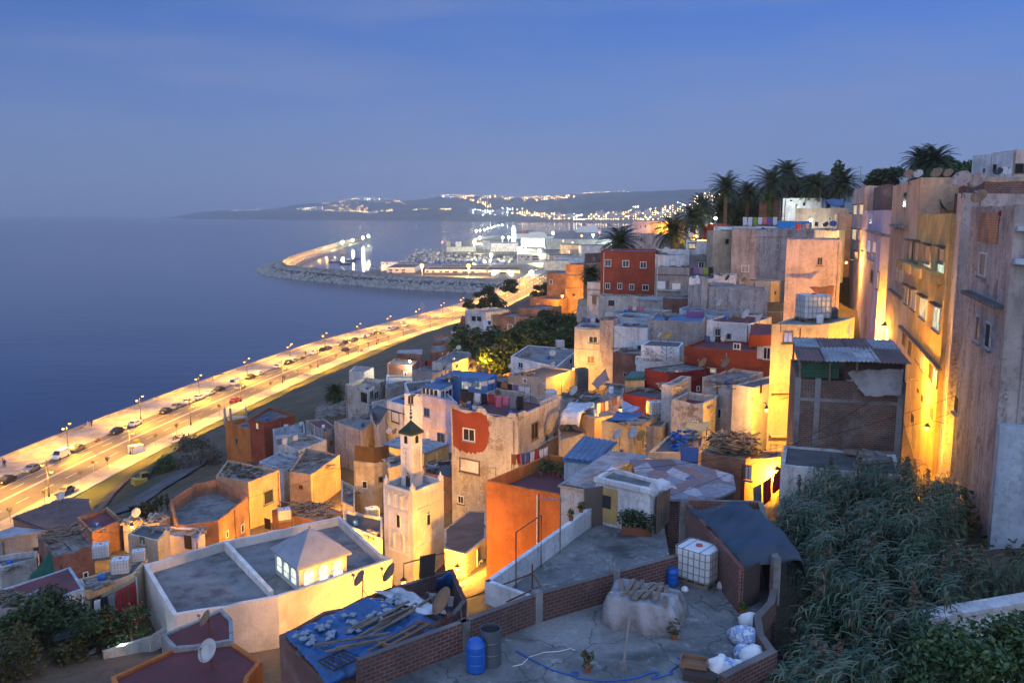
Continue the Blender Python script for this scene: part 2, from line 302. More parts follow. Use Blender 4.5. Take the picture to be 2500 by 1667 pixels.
# ======== mosque and minaret
zm = 31.6; mpts = [cB(1000,905)[0], cB(955,888)[0], cB(720,675)[0], cA(1200,808)[0], cA(765,935)[0], cA(925,1205)[0], cB(390,1106)[0]]
h = S('mosque', body('white mosque prayer hall with parapet walls and a tiled pavilion on its flat roof', [PZ(*p, zm) for p in mpts], zm, 8, 'mosque', 'conc', .75, name='mosque', cat='mosque', th=.3))
a, b = PZ(*cB(107,808)[0], zm), PZ(*cB(355,1075)[0], zm-.25); u = (b-a).normalized(); mb = MB(); q = Vector((-u.y, u.x, 0))*.16
mb.add([a+q, b+q, b-q, a-q]+[p-Vector((0,0,1)) for p in (a+q, b+q, b-q, a-q)], [(0,1,2,3), (0,4,5,1), (1,5,6,2), (2,6,7,3), (3,7,4,0)]); mb.obj('partition_wall', 'mosque', h.e)
# pavilion with arched lit windows
pz = zm-.75+2.0; ev = [PZ(*cB(*p)[0], pz) for p in ((490,962), (785,870))]; u = (ev[1]-ev[0]); L = u.length; u.normalize(); nn = Vector((-u.y, u.x, 0)); nn = nn if nn.y > 0 else -nn
Lw = PZ(*cB(345,846)[0], pz); dw = (Lw-ev[0]).length; c0 = ev[0]; pv = thing('roof_pavilion', 'glowing roof pavilion with pyramid tiled roof and arched lit windows on the mosque', 'pavilion', (c0+u*L/2+nn*dw/2-Vector((0,0,2))))
C4 = [c0, c0+u*L, c0+u*L+(Lw-c0), Lw]; CC = sum(C4, Vector())/4; apx = CC+Vector((0,0,1.75)); mb = MB()
mb.add(C4+[apx]+[p-Vector((0,0,.14)) for p in C4], [(0,1,4), (1,2,4), (2,3,4), (3,0,4), (0,5,6,1), (1,6,7,2), (2,7,8,3), (3,8,5,0), (5,8,7,6)]); mb.obj('roof', 'tileroof', pv)
I4 = [p+(CC-p)*.13 for p in C4]; mb = MB(); mb.prism(I4, pz-2.0, pz-.1); mb.obj('wall', 'mosque', pv)
mb = MB(); mb.ball(apx+Vector((0,0,.05)), .09); mb.obj('finial', 'greyroof', pv)
def arch(mb, c, u, n, w, hh, off):
    pts = [(-w/2, 0), (w/2, 0)]+[(w/2*math.cos(t), hh-w/2+w/2*math.sin(t)) for t in [math.pi*k/8 for k in range(9)]]
    mb.add([c+u*x+n*off+Vector((0,0,z)) for x, z in pts], [tuple(range(len(pts)))])
for (p0, p1) in ((I4[0], I4[1]), (I4[3], I4[0])):
    uu = (p1-p0); ll = uu.length; uu.normalize(); n = Vector((uu.y, -uu.x, 0))
    for k in range(3):
        c = p0+uu*ll*(.2+.3*k)-Vector((0,0,1.55)); f = MB(); arch(f, c-Vector((0,0,.1)), uu, n, ll*.23, 1.35, .02); fo = f.obj('window', 'whitepaint', pv)
        f = MB(); arch(f, c, uu, n, ll*.19, 1.18, .05); f.obj('pane', 'litpav', fo); f = MB(); f.box(c+n*.07+Vector((0,0,.45)), (ll*.19, .04, .06), R=Matrix(((uu.x,n.x,0),(uu.y,n.y,0),(0,0,1)))); f.obj('glazing_bar', 'whitepaint', fo)
# minaret
h = S('minaret', HP('white square minaret with carved arch panels and a small green tiled lantern', cB(1108,548,1275,482,1110,440,953,502), 72, 9.5, 'mosque', 'conc', .5, name='minaret', cat='minaret'))
def panel(i, px, mat='offwhite', name='carved_panel', out=.05, t=.1):
    (x0, y0), (x1, y1) = px; a, u, n = wp(h, i, x0, (y0+y1)/2); b = wp(h, i, x1, (y0+y1)/2)[0]; zt = wp(h, i, (x0+x1)/2, y0)[0].z; zb = wp(h, i, (x0+x1)/2, y1)[0].z
    if (b-a).dot(u) < 0: a, b = b, a
    R = Matrix(((u.x, n.x, 0), (u.y, n.y, 0), (0,0,1)));
    if R.determinant() < 0: R = Matrix(((-u.x, n.x, 0), (-u.y, n.y, 0), (0, 0, 1)))
    w = (b-a).length; c = (a+b)/2; mb = MB()
    for s in (-1, 1): mb.box(Vector((c.x, c.y, (zt+zb)/2))+u*s*w/2+n*out/2, (t, out, zt-zb), R=R)
    mb.box(Vector((c.x, c.y, zt))+n*out/2, (w, out-.006, t), R=R); mb.box(Vector((c.x, c.y, zb))+n*out, (w+.2, out*2, t*1.3), R=R)
    return mb, c, u, n, w, zt, zb, R
def archtube(mb, c, u, n, w, z0, z1, r=.06):
    pts = [(-w/2, 0)]+[(-w/2*math.cos(t), (z1-z0-w/2)+w/2*math.sin(t)) for t in [math.pi*k/10 for k in range(11)]]+[(w/2, 0)]
    mb.tube([Vector((c.x, c.y, z0))+u*x+n*.03+Vector((0,0,z)) for x, z in pts], r, 5)
for i, top, low in ((3, (975,545,1088,640), (985,655,1088,870)), (0, (1132,600,1250,600), (1135,665,1252,815))):
    q = cB(*top) if i == 3 else cB(1132,545,1250,622)
    mb, c, u, n, w, zt, zb, R = panel(i, q)
    for k in range(3): archtube(mb, c+u*(k-1)*w*.31, u, n, w*.24, zb+.1, zt-.15)
    mb.obj('carved_panel', 'mosque', h.e)
    mb, c, u, n, w, zt, zb, R = panel(i, cB(*low))
    for s in (-1, 1):
        for k in range(11): mb.box(Vector((c.x, c.y, zb+(k+.5)*(zt-zb)/11))+u*s*(w/2-.17)+n*.02, (.13, .04, .13), R=R@Matrix.Rotation(.785, 3, 'Y'))
    archtube(mb, c, u, n, w*.5, zb+.25, zb+(zt-zb)*.56, .07); archtube(mb, c, u, n, w*.4, zb+.25, zb+(zt-zb)*.52, .04)
    mb.obj('carved_panel', 'mosque', h.e)
    f = MB(); cc = Vector((c.x, c.y, zb+(zt-zb)*.62)); arch(f, cc, u, n, .42, 1.15, .03); wo = f.obj('window', 'hole', h.e); f = MB(); archtube(f, cc, u, n, .5, cc.z, cc.z+1.2, .05); f.obj('frame', 'mosque', wo)
LC = on(h, *cB(1108,528)[0]); dirs = (h.P[1]-h.P[0]).normalized(); dv = (h.P[3]-h.P[0]).normalized(); u3 = Vector((dirs.x, dirs.y, 0)); v3 = Vector((dv.x, dv.y, 0)); ls = 1.40
LC = LC+Vector((0,0,.0)); lan = [LC, LC+u3*ls, LC+u3*ls+v3*ls, LC+v3*ls]; lz = h.rz+4.85; cen = sum(lan, Vector())/4
mb = MB(); mb.prism([p.to_2d() for p in lan], h.rz-.05, lz); lo = mb.obj('lantern', 'mosque', h.e)
for a, b, n in ((lan[0], lan[1], -v3), (lan[3], lan[0], -u3)):
    uu = (b-a).normalized(); mb = MB(); R = Matrix(((uu.x, n.x, 0), (uu.y, n.y, 0), (0,0,1)))
    if R.determinant() < 0: R = Matrix(((-uu.x, n.x, 0), (-uu.y, n.y, 0), (0,0,1)))
    for k in range(11): mb.box(a+uu*ls*.5+n*.02+Vector((0,0,1.1+k*.23)), (.3, .05, .2), R=R@Matrix.Rotation(.785 if k % 2 else 0, 3, 'Y'))
    for s in (.27, .73): mb.box(a+uu*ls*s+n*.02+Vector((0,0,2.25)), (.06, .05, 2.7), R=R)
    mb.obj('carved_band', 'offwhite', lo)
    mb = MB(); arch(mb, a+uu*ls*.5+Vector((0,0,lz-h.rz-.95)), uu, n, .42, .7, .015); mb.obj('window', 'hole', lo)
mb = MB(); arch(mb, lan[3]+(lan[0]-lan[3])*.62+Vector((0,0,.02)), -v3, -u3, .55, 1.3, .015); mb.obj('door', 'darkwood', lo)
E4 = [p+(p-cen)*.17 for p in lan]; E4 = [Vector((p.x, p.y, lz)) for p in E4]; ap = Vector((cen.x, cen.y, lz+1.0)); mb = MB()
mb.add(E4+[ap]+[p-Vector((0,0,.16)) for p in E4], [(0,1,4), (1,2,4), (2,3,4), (3,0,4), (0,5,6,1), (1,6,7,2), (2,7,8,3), (3,8,5,0), (5,8,7,6)])
for i in range(4):
    a, b = E4[i], E4[(i+1) % 4]
    for k in range(11): e = a+(b-a)*(k+.5)/11; mb.tube([e+Vector((0,0,.01)), e+(ap-e)*(1-abs(k-5)/5.8)*.96+Vector((0,0,.01))], .045, 5)
mb.obj('tiled_roof', 'roofgreen', lo)
mb = MB(); mb.tube([ap-Vector((0,0,.1)), ap+Vector((0,0,1.5))], .035, 6)
for z, r in ((.25, .14), (.6, .12), (.9, .09), (1.15, .06)): mb.ball(ap+Vector((0,0,z)), r)
mb.obj('finial', 'post', lo)
for i in (0, 1, 3): p = h.P[i]+(Vector((h.c.x, h.c.y))-h.P[i])*.1; mb = MB(); mb.lathe((p.x, p.y, h.z), [(.3,0), (.22,.2), (.28,.3), (.1,.5), (.03,.75)], 6); mb.obj('merlon', 'mosque', h.e)
# ======== near roofs at the lower edge of the view
S('redroof', HP('low house with a maroon painted flat roof carrying two satellite dishes', cZ(270,1652, 423,1581, 533,1540, 640,1612, 608,1650, 560,1800, 330,1800), 37.5, 4, 'orange', 'redroof', .14))
S('redblock', HP('brown plastered stair block with a maroon top beside the mosque wall', cZ(571,1562, 568,1510, 541,1483, 393,1549, 423,1581), 40.5, 3, 'grey', 'redroof', .1, ctrl=False))
h = S('tarp', HP('brick house with a blue tarp and timber spread over its flat roof', cZ(797,1663, 1107,1501, 962,1430, 791,1492, 681,1550), 30.5, 5, 'brick', 'concdark', .12))
S('yard', HP('dark brick yard wall with wooden pallets leaning behind the blue tarp roof', cB(1010,1050,1325,955,1398,1125,1330,1210), 39, 3.0, 'brickdark', 'concdark', 1.3))
S('browncorner', HP('small house with a flat brown roof and sodium lit cream walls beside the minaret', cC(300,880,410,792,410,652,318,645,185,745,185,850), 68, 4.6, 'cream', 'concdark', .06))
h = S('orange', HP('tall orange painted house wall around a rooftop court with potted plants', cC(410,488,980,592,1085,412,742,345), 60, 7, 'orange', 'maroon', .9))
# ======== chipped terracotta house with laundry roof
h = S('chipped', HP('old three storey house with flaking plaster and a terracotta patch around its upper window', cH(1515,862,1868,700,1330,595,932,768), 78, 9, 'worn', 'maroon', .8))
wins(h, 3, cC, [(290,213,347,272)], frame='whitepaint'); wins(h, 3, cC, [(262,570,288,606)], kind='hole'); wins(h, 3, cC, [(272,378,370,442)], kind='whitetarp', frame='rust', mull=0)
wins(h, 0, cC, [(650,180,682,262,'hole'), (725,243,736,275,'hole'), (768,235,776,250,'hole')], frame='wood')
ledge(h, 0, cC(592,350)[0], cC(790,268)[0], .12, .3)
# terracotta patch (real repainted area with a ragged edge)
a, u, n = wp(h, 3, *cC(226,110)[0]); edge = [(226,100), (300,128), (360,118), (405,135), (425,180), (428,240), (415,300), (390,335), (330,345), (270,330), (232,300)]
pp = [wp(h, 3, *cC(*e)[0])[0] for e in edge]; fine = []
for i, p in enumerate(pp):
    q = pp[(i+1) % len(pp)]; k = 14
    for j in range(k): t = p+(q-p)*j/k; r = 0 if i in (0, len(pp)-1) else (.05 if j % 3 else .2); fine.append(t+u*random.uniform(-r, r)+Vector((0,0,random.uniform(-r, r))))
ztop = h.z; fine = [Vector((p.x, p.y, min(p.z, ztop)))+n*.006 for p in fine]; mb = MB(); mb.add(fine, [tuple(range(len(fine)))]); mb.obj('paint_patch', 'red', h.e)
for k in range(2):   # wavy parapet crown
    mb = MB(); i = (3, 0)[k]; A, B = h.P[i], h.P[(i+1) % 4]; NN = 24; prof = [.0 if k == 0 and j > 2 and abs(((j/NN*2.2) % 1)-.5) < .36 else .42 for j in range(NN+1)]
    if k == 1: prof = [.45 if j < 5 else .18 for j in range(NN+1)]
    vs = []; dn = Vector(((B-A).y, -(B-A).x)).normalized()*h.sgn
    for j in range(NN+1):
        p = A+(B-A)*j/NN
        for o_ in (0.003, -.2): q = p+dn*o_; vs += [(q.x, q.y, h.z-.02), (q.x, q.y, h.z+prof[j])]
    fs = []
    for j in range(NN): o_ = j*4; fs += [(o_, o_+4, o_+5, o_+1), (o_+2, o_+3, o_+7, o_+6), (o_+1, o_+5, o_+7, o_+3)]
    mb.add(vs, fs); mb.obj('parapet', 'worn', h.e)
A, B = h.P[0], h.P[1]; mb = MB(); dn = Vector(((B-A).y, -(B-A).x)).normalized()*h.sgn
for j in range(9): p = A+(B-A)*(.55+.05*j)-dn*.1; mb.tube([(p.x, p.y, h.z), (p.x, p.y, h.z+.5)], .07, 6)
p0, p1 = A+(B-A)*.53-dn*.1, A+(B-A)*.97-dn*.1; mb.box(((p0.x+p1.x)/2, (p0.y+p1.y)/2, h.z+.55), ((p1-p0).length, .24, .1), math.atan2((p1-p0).y, (p1-p0).x)); mb.obj('balustrade', 'worn', h.e)
# ======== lower slope between the mosque and the sea road
h = S('laundryhouse', HP('beige low house behind the garden trees with rugs hung along its front', cA(455,1078,715,985,790,900,420,1012), 60, 3.2, 'beige', 'concdark', .12)); wins(h, 0, cA, [(488,1110,538,1170,'hole')], frame='wood')
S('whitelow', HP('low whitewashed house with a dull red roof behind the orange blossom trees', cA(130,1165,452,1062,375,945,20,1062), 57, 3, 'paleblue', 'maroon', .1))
S('debris', HP('brick hut with planks and scrap piled over its roof beside a green cloth', cA(290,895,497,828,420,728,200,772), 70, 4, 'brick', 'rubble', .25))
S('corr', HP('long house under a dull red corrugated roof nearest the sea road', cA(242,758,482,718,468,592,330,588,70,690), 90, 4, 'brickorange', 'rustmetal', 0))
S('corr2', HP('grey sheet metal shed roof beside the long red corrugated roof', cA(0,800,240,760,75,742,-120,800), 84, 3, 'grey', 'metalroof', 0))
S('scrapyard', HP('pale walled yard under a grid of poles beside the brick hut', cA(0,950,195,900,200,860,-60,890), 72, 2.5, 'offwhite', 'concdark', .5))
S('junkroof', HP('dark low roof littered with timber beyond the bushes', cA(-60,1175,130,1165,20,1062,-100,1080), 57, 3, 'grey', 'rubble', .1))
h = S('redbrick', HP('orange brick house with faded red awnings along its roof edge', cA(490,762,652,695,570,625,412,682), 86, 5, 'brickorange', 'maroon', .5))
h = S('litsmall', HP('small flat roofed house whose front glows orange from the lamp below', cA(682,770,842,808,905,735,760,722), 80, 4, 'cream', 'concdark', .1)); wins(h, 0, cA, [(747,787,773,822,'wood')], frame=None)
S('tinyroof', HP('tiny cream hut with a pale roof beside the street lamp', cA(655,708,700,722,760,690,715,655), 87, 2.6, 'cream', 'greyroof', .1))
S('tinyroof2', HP('small pinkish roof terrace beside the tall reeds', cA(775,722,850,712,907,680,830,655), 88, 2.6, 'cream', 'greyroof', .35))
h = S('pinklow', HP('lilac white house with two dark doorways beside the bare brick house', cA(848,770,1055,802,1092,738,900,730), 84, 5, 'lilac', 'conc', .2)); wins(h, 0, cA, [(862,787,887,830,'dark'), (985,780,1022,850,'hole')], frame=None, sill=False)
h = S('court', HP('roofless brick house with concrete posts and an open inner court', cA(908,592,945,722,1165,700,1325,568,1160,478,1038,503), 93, 6, 'brickorange', 'conc', 1.6))
h = S('planted', HP('cream house with rubble and weeds on its roof behind a white parapet', cB(232,495,398,430,122,378,58,462), 101, 6.5, 'peach', 'rubble', .45)); wins(h, 0, cB, [(316,540,362,606)], frame='grey', mull=0)
h = S('beigecube', HP('beige cube house with a pitted wall and a plank covered roof', cB(566,455,722,348,540,312,450,440), 112, 6.5, 'peach', 'rubble', .4)); wins(h, 3, cB, [(505,512,523,532,'hole')], frame='brickorange', sill=False)
S('middlewhite', HP('low house with bluish white roof walls between the cream house and the cube', cB(420,432,545,375,400,335,290,385), 118, 5, 'paleblue', 'greyroof', .4))
h = S('plankroof', HP('brick shed with a loose roof of split planks by the mosque wall', cB(600,700,738,655,560,595,358,645), 92, 3.6, 'brick', 'wood', .1)); wins(h, 3, cB, [(320,690,352,745,'hole')], frame=None, sill=False)
h = S('farred', HP('terracotta house with bare concrete columns nearest the grass bank', cB(315,178,482,138,345,95,238,158), 152, 8, 'red', 'concdark', .4)); wins(h, 3, cB, [(275,182,285,210,'lit')], frame=None)
h = S('farred2', HP('terracotta roof terrace with columns and a white railing beside the grass', cB(315,240,318,178,225,150,108,172), 153, 8, 'orange', 'conc', .9)); wins(h, 0, cB, [], )
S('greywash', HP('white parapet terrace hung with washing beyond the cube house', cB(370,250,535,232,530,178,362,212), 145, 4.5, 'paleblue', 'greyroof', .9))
S('darkpair', HP('low house with a dull red roof and stained wall beside the grey house', cB(640,230,700,200,640,158,538,165), 136, 5, 'grey', 'maroon', .2)); S('washroof', HP('white hut strung with washing below the dull red roof', cB(500,325,650,270,560,240,400,285), 126, 4.5, 'offwhite', 'rubble', .25))
h = S('greyhouse', HP('grey streaked house with a sunken roof and a lit yellow side', cB(838,222,972,112,880,120,690,170), 128, 8, 'streaked', 'conc', .6)); wins(h, 0, cB, [(905,250,930,288,'hole')], frame='beige')
h = S('stairbox', HP('small stair house with a dark door on the grey streaked house', cB(925,188,972,110,925,92,882,118), 128, 2.5, 'offwhite', 'concdark', 0, ctrl=False)); wins(h, 3, cB, [(898,130,918,180,'hole')], frame=None, sill=False)
h = S('pillar', HP('tall cream block topped by a brown cloth screen in front of the grey house', cB(905,395,1058,368,975,330,795,380), 103, 8, 'cream', 'conc', .3))
h = S('yellowshed', HP('yellow walled house under a grey corrugated roof behind the lantern', cB(1170,350,1303,296,1062,250,940,300), 112, 4.5, 'yellow', 'metalroof', 0))
S('scrapdark', HP('dark shack with sheets and rubble over its roof beside the chipped house', cB(1190,455,1330,430,1325,375,1180,395), 98, 4, 'grey', 'rubble', .1))
S('underterrace', HP('dim brown terrace roof tucked below the chipped house', cC(85,445,225,470,225,380,85,400), 90, 5, 'brickdark', 'concdark', .3))
# ======== white and lilac house, blue roof house
h = S('lilac', HP('tall house with a white front and lilac side wall striped in pink', cH(680,652,985,720,830,572,525,640), 128, 11, 'lilac', 'greyroof', .3))
win(h, 3, cH(558,663,605,735), 'dark'); wins(h, 0, cH, [(700,775,742,838), (815,990,872,1065)], frame='blue'); wins(h, 0, cH, [(720,968,742,1032,'lit')])
f = MB(); a, b = h.P[3], h.P[0]; uu = (b-a).normalized(); nv = Vector((uu.y, -uu.x))*h.sgn; f.add([(a.x+nv.x*.02, a.y+nv.y*.02, h.z-11), (b.x+nv.x*.02, b.y+nv.y*.02, h.z-11), (b.x+nv.x*.02, b.y+nv.y*.02, h.z), (a.x+nv.x*.02, a.y+nv.y*.02, h.z)], [(0,1,2,3)]); f.obj('front_wall', 'white', h.e)
for y0, y1 in ((735,790), (925,985)): ledge(h, 0, cH(684,y0)[0], cH(935,y1)[0], .55, .03, 'pink', 'painted_band')
h2 = S('whitefront', HP('white lower block of the lilac house with two framed windows', cH(678,790,680,655,520,650,372,700), 130, 9, 'white', 'bluemetal', .3, ctrl=False)); 
wins(h2, 3, cH, [(418,808,478,888,'whitepaint'), (545,828,603,902,'whitepaint')], frame='post', mull=0); ledge(h2, 3, cH(374,775)[0], cH(676,822)[0], .12, .12, 'post')
h = S('sunroom', HP('glass sunroom with white frames on the lilac house roof', cH(830,612,942,560,830,530,675,592), 126.5, 2.2, 'whitepaint', 'bluemetal', 0, ctrl=False, name='sunroom', cat='sunroom')); wins(h, 3, cH, [(682,592,710,645), (716,598,742,650), (750,605,778,658), (785,612,815,665)], mull=0, sill=False); wins(h, 0, cH, [(842,620,870,690), (880,612,935,690)], sill=False)
h = S('bluehouse', HP('bright blue painted roof house with lit barred windows', cH(1250,520,1328,472,962,438,790,515,948,488), 130, 8, 'blue', 'bluemetal', .15)); wins(h, 4, cH, [(1030,545,1078,598,'litgreen'), (1148,545,1190,598,'lit')]); wins(h, 3, cH, [(908,525,920,550,'lit')], frame=None, sill=False); win(h, 4, cH(1022,600,1080,685), 'hole', frame=None, sill=False, name='door')
h = S('ruinbrick', HP('half ruined brick house with broken plaster and gaping round holes', cH(210,615,355,520,190,500,12,560), 165, 10, 'ruin', 'rubble', .9)); wins(h, 3, cH, [(148,635,200,720,'hole')], frame=None, sill=False); wins(h, 0, cH, [(222,620,252,690,'hole'), (262,628,296,690,'hole'), (160+60,740,248,765,'hole')], frame='offwhite', sill=False)
S('ruinbox', HP('small pale block with a grey roof behind the ruined brick house', cM(1470,772,1555,728,1400,715,1350,760), 178, 6, 'offwhite', 'greyroof', .1))
S('greyterr', HP('long grey terrace wall between the ruin and the white front', cH(375,600,560,560,540,525,358,560), 160, 6, 'grey', 'conc', .4))
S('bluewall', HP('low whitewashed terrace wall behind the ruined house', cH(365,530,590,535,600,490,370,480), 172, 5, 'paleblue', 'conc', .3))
h = S('lampbrick', HP('brick terrace house with a bright lamp over its roof edge', cH(590,400,640,362,440,330,370,382), 182, 6, 'brick', 'greyroof', .5))
S('darkroofwhite', HP('white side block with a dark flat roof next to the blue roof', cH(560,640,760,575,770,520,525,545), 142, 6, 'white', 'concdark', .25))
h = S('biglit', HP('large grey house with three dishes on its roof and a sunset coloured side wall', cH(938,380,1183,288,960,268,765,368), 162, 9, 'worn', 'conc', .35))
S('biglit2', HP('lower grey block with washing beside the large grey house', cH(765,470,940,430,760,400,590,432), 158, 8, 'grey', 'conc', .4))
S('brickup', HP('brick terraces stepping up the slope beyond the lamp', cH(790,185,1085,165,1060,115,785,140), 225, 8, 'brickorange', 'conc', .6)); S('brickup2', HP('dim brick shell of a house above the round tree', cH(750,290,890,265,880,200,770,205), 205, 6, 'brick', 'rubble', .6)); S('corrfar', HP('low brick shed with a ribbed roof by the dirt slope', cM(1745,612,1945,620,1950,585,1760,590), 205, 5, 'brick', 'metalroof', 0))
h = S('stonehouse', HP('stone rubble house with a small white window and sagging roof', cH(1758,508,2015,432,1720,400,1430,476), 114, 6, 'stone', 'concdark', .25)); wins(h, 3, cH, [(1562,515,1590,552)], sill=False)
S('darktower', HP('stained dark tower block beside the stone rubble house', cH(2030,448,2128,432,2100,412,2010,425), 112, 6, 'darkgrey', 'concdark', .1))
h = S('dishwhite', HP('white house with a broad grey roof holding a caged tank and dishes', cH(1850,412,2035,258,1600,222,1450,318), 132, 7, 'white', 'conc', .12)); wins(h, 3, cH, [(1520,375,1558,418)]); wins(h, 0, cH, [(1965,340,1982,378,'hole'), (2002,325,2016,380,'hole')], frame=None, sill=False)
h = S('pinktower', FB('pale three storey house with cream mouldings and one white framed window', cG(298,692,482,692), 120, 119, 6, 9.5, 'offwhite', 'conc', .5)); wins(h, 0, cG, [(402,760,458,800)]); wins(h, 0, cG, [(390,900,437,945,'wood')], frame='offwhite')
for y in (712, 852, 995): ledge(h, 0, cG(300,y-2)[0], cG(480,y)[0], .15, .15)
S('greyshaft', FB('tall narrow grey concrete tower beside the cream mouldings', cG(480,640,574,662), 116, 115.5, 5, 11, 'streaked', 'concdark', .1))
# ======== far edge houses above the road
h = S('bareb', FB('unfinished grey and brick house with empty window openings', cS(200,985,480,985), 262, 255, 10, 12, 'offwhite', 'conc', .8)); wins(h, 0, cS, [(290,1075,345,1140,'hole'), (362,1080,420,1142,'hole'), (400,935,425,970,'hole')], frame=None, sill=False)
S('bareb2', FB('low brick extension beside the unfinished grey house', cS(135,1110,200,1105), 262, 262, 8, 9, 'brickorange', 'conc', .5))
h = S('whiteslim', FB('slim white painted house below the long brick facade', cS(450,1120,556,1110), 232, 228, 6, 10, 'white', 'conc', .4)); wins(h, 0, cS, [(515,1140,550,1190)], frame=None)
h = S('longbrick', FB('long bare brick facade with a whitewashed ground floor', cS(560,1060,1240,1000), 215, 208, 12, 15, 'brickorange', 'conc', .8)); wins(h, 0, cS, [(785,1188,848,1255,'brickorange'), (1018,1220,1058,1270)], mull=0, sill=False)
for x in (566, 885): 
    a, u, n = wp(h, 0, *cS(x,1200)[0]); mb = MB(); mb.box(Vector((a.x, a.y, h.z-4))+n*.02, (.5, .12, 8.2), math.atan2(u.y, u.x)); mb.obj('column', 'grey', h.e)
a, u, n = wp(h, 0, *cS(570,1345)[0]); b = wp(h, 0, *cS(900,1345)[0])[0]; mb = MB(); mb.add([a+n*.03, b+n*.03, b+n*.03-Vector((0,0,12)), a+n*.03-Vector((0,0,12))], [(3,2,1,0)]); mb.obj('whitewash', 'lilac', h.e)
S('longbrick2', FB('upper brick wall with a sagging white sheet on the long brick house', cS(930,960,1240,935), 220, 216, 10, 4, 'brickorange', 'conc', .4, ctrl=False))
h = S('litbrick', FB('brick cube house with its side lit orange by the lane lamp', cS(1090,820,1440,815), 252, 246, 9, 12, 'brickorange', 'concdark', .3))
h = S('bricktower', FB('tall bare brick tower house glowing at its foot', cS(1575,360,1820,372), 250, 246, 14, 17, 'brickorange', 'rubble', .4)); wins(h, 0, cS, [(1665,770,1705,800,'hole')], frame=None, sill=False); ledge(h, 0, cS(1578,515)[0], cS(1815,520)[0], .25, .3, 'conc'); ledge(h, 0, cS(1578,690)[0], cS(1815,700)[0], .25, .3, 'conc')
h = S('bricklow', FB('brick house with a small white grille window on the lane corner', cS(1320,480,1575,540), 262, 258, 9, 12, 'brickorange', 'conc', .3)); wins(h, 0, cS, [(1355,575,1392,635)])
S('bricklattice', FB('dark brick house with a latticed side above the tower house', cP(740,340,970,345), 285, 280, 9, 12, 'brickdark', 'concdark', .4))
h = S('palebalc', FB('narrow pale house with a blue balcony beside the big red house', cP(778,745,962,742), 172, 170, 7, 10, 'offwhite', 'bluemetal', .3)); wins(h, 0, cP, [(845,950,908,1060,'wood')], frame=None, hood=True); ledge(h, 0, cP(778,850)[0], cP(960,850)[0], .2, .15, 'grey')
S('brownsmall', FB('low brown house between the lit tower and the pale balcony house', cP(640,985,772,960), 190, 188, 6, 6, 'beige', 'concdark', .3)); S('palebase', FB('pale garden wall below the brown house', cP(640,1085,772,1075), 182, 182, 2, 4, 'offwhite', 'conc', .1, name='garden_wall', cat='wall'))
# ======== kasbah slope, upper middle
h = S('bigred', FB('big dark red house with seven white framed windows', cG(485,152,868,160), 162, 160, 11, 9.3, 'red', 'bluemetal', .35)); wins(h, 0, cP, [(1030,432,1110,520), (1280,445,1365,528), (1530,465,1610,545), (1035,765,1095,840), (1210,765,1265,842), (1378,780,1435,855), (1565,790,1640,860,'hole')])
h = S('redbase', FB('peeling whitewashed ground floor under the big red house', cG(468,466,862,474), 158, 155, 3.5, 5, 'worn', 'conc', .2)); wins(h, 0, cP, [(1075,1005,1160,1085,'glass')], frame=None)
h = S('greypipe', FB('grey cement house with two white painted shutters beside the red house', cG(872,268,1110,275), 152, 150, 8, 8, 'grey', 'conc', .25)); wins(h, 0, cQ, [(30,735,140,845,'whitepaint'), (240,765,355,850,'whitepaint'), (158,730,192,845,'wood')], frame=None, sill=False); ledge(h, 0, cQ(20,640)[0], cQ(470,655)[0], .15, .12, 'concdark'); ledge(h, 0, cQ(20,858)[0], cQ(345,868)[0], .12, .4, 'white')
h = S('whiteup', FB('white terrace house with a small lit bay window above', cG(1088,80,1274,66), 164, 162, 8, 6, 'white', 'conc', .2)); wins(h, 0, cQ, [(478,205,568,268,'lit')], frame='wood', hood=True)
S('whiteup2', FB('white parapet terrace left of the lit bay window house'.replace('left of', 'next to'), cG(918,150,1110,150), 163, 163, 7, 5, 'white', 'conc', .5))
h = S('whitedish', FB('white roof house with a round dish mounted on its wall', cG(870,180,1112,188), 158, 157, 5, 4, 'white', 'conc', .15)); wins(h, 0, cQ, [(215,445,285,510,'whitepaint')], frame='grey')
h = S('greysq', FB('small dark grey house with one white casement window', cG(1112,186,1272,186), 156, 155, 6, 5, 'darkgrey', 'conc', .1)); wins(h, 0, cQ, [(615,460,688,540)], hood=True)
h = S('greylit', FB('weathered grey house with a pair of small glowing panes', cG(1268,68,1412,72), 160, 158, 8, 10, 'stone', 'bluemetal', .2)); wins(h, 0, cQ, [(917,210,970,262,'litgreen')], frame='wood')
h = S('greyplain', FB('broad blank grey house with a heavy parapet band', cN(1040,757,1990,775), 142, 138, 12, 14, 'streaked', 'conc', .4)); ledge(h, 0, cN(1040,818)[0], cN(1990,836)[0], .2, .12); wins(h, 0, cQ, [(1715,200,1752,285,'dark'), (1225,515,1320,605,'grey')], frame='whitepaint')
h = S('pinkblock', FB('pink plaster block with a tiny central window above a tin awning', cF(143,595,460,598), 106, 104, 9, 11, 'pink', 'conc', .35)); wins(h, 0, cF, [(318,700,345,740,'glass')], frame='pink')
h = S('greylong', HP('long low brown cement house with flat grey roof and dishes', cG(1105,392,1668,435,1650,405,1290,368), 128, 5.5, 'streaked', 'conc', .12))
S('whitehut', FB('little white roof hut beside the hanging blue blankets', cG(1285,322,1440,322), 136, 135, 4, 4, 'white', 'greyroof', .1)); S('whitewedge', FB('white roof parapet beneath the hanging blankets', cG(1110,345,1285,362), 137, 136, 5, 4, 'white', 'conc', .3))
S('lowrow', FB('cream wall strip below the blank grey house', cG(1465,355,1690,360), 138, 134, 4, 5, 'cream', 'conc', .1))
S('flatroof', HP('wide grey roof deck with two dishes and a brick chimney', cG(1235,612,1625,612,1640,560,1110,540,1040,560), 116, 4, 'paleblue', 'greyroof', .08))
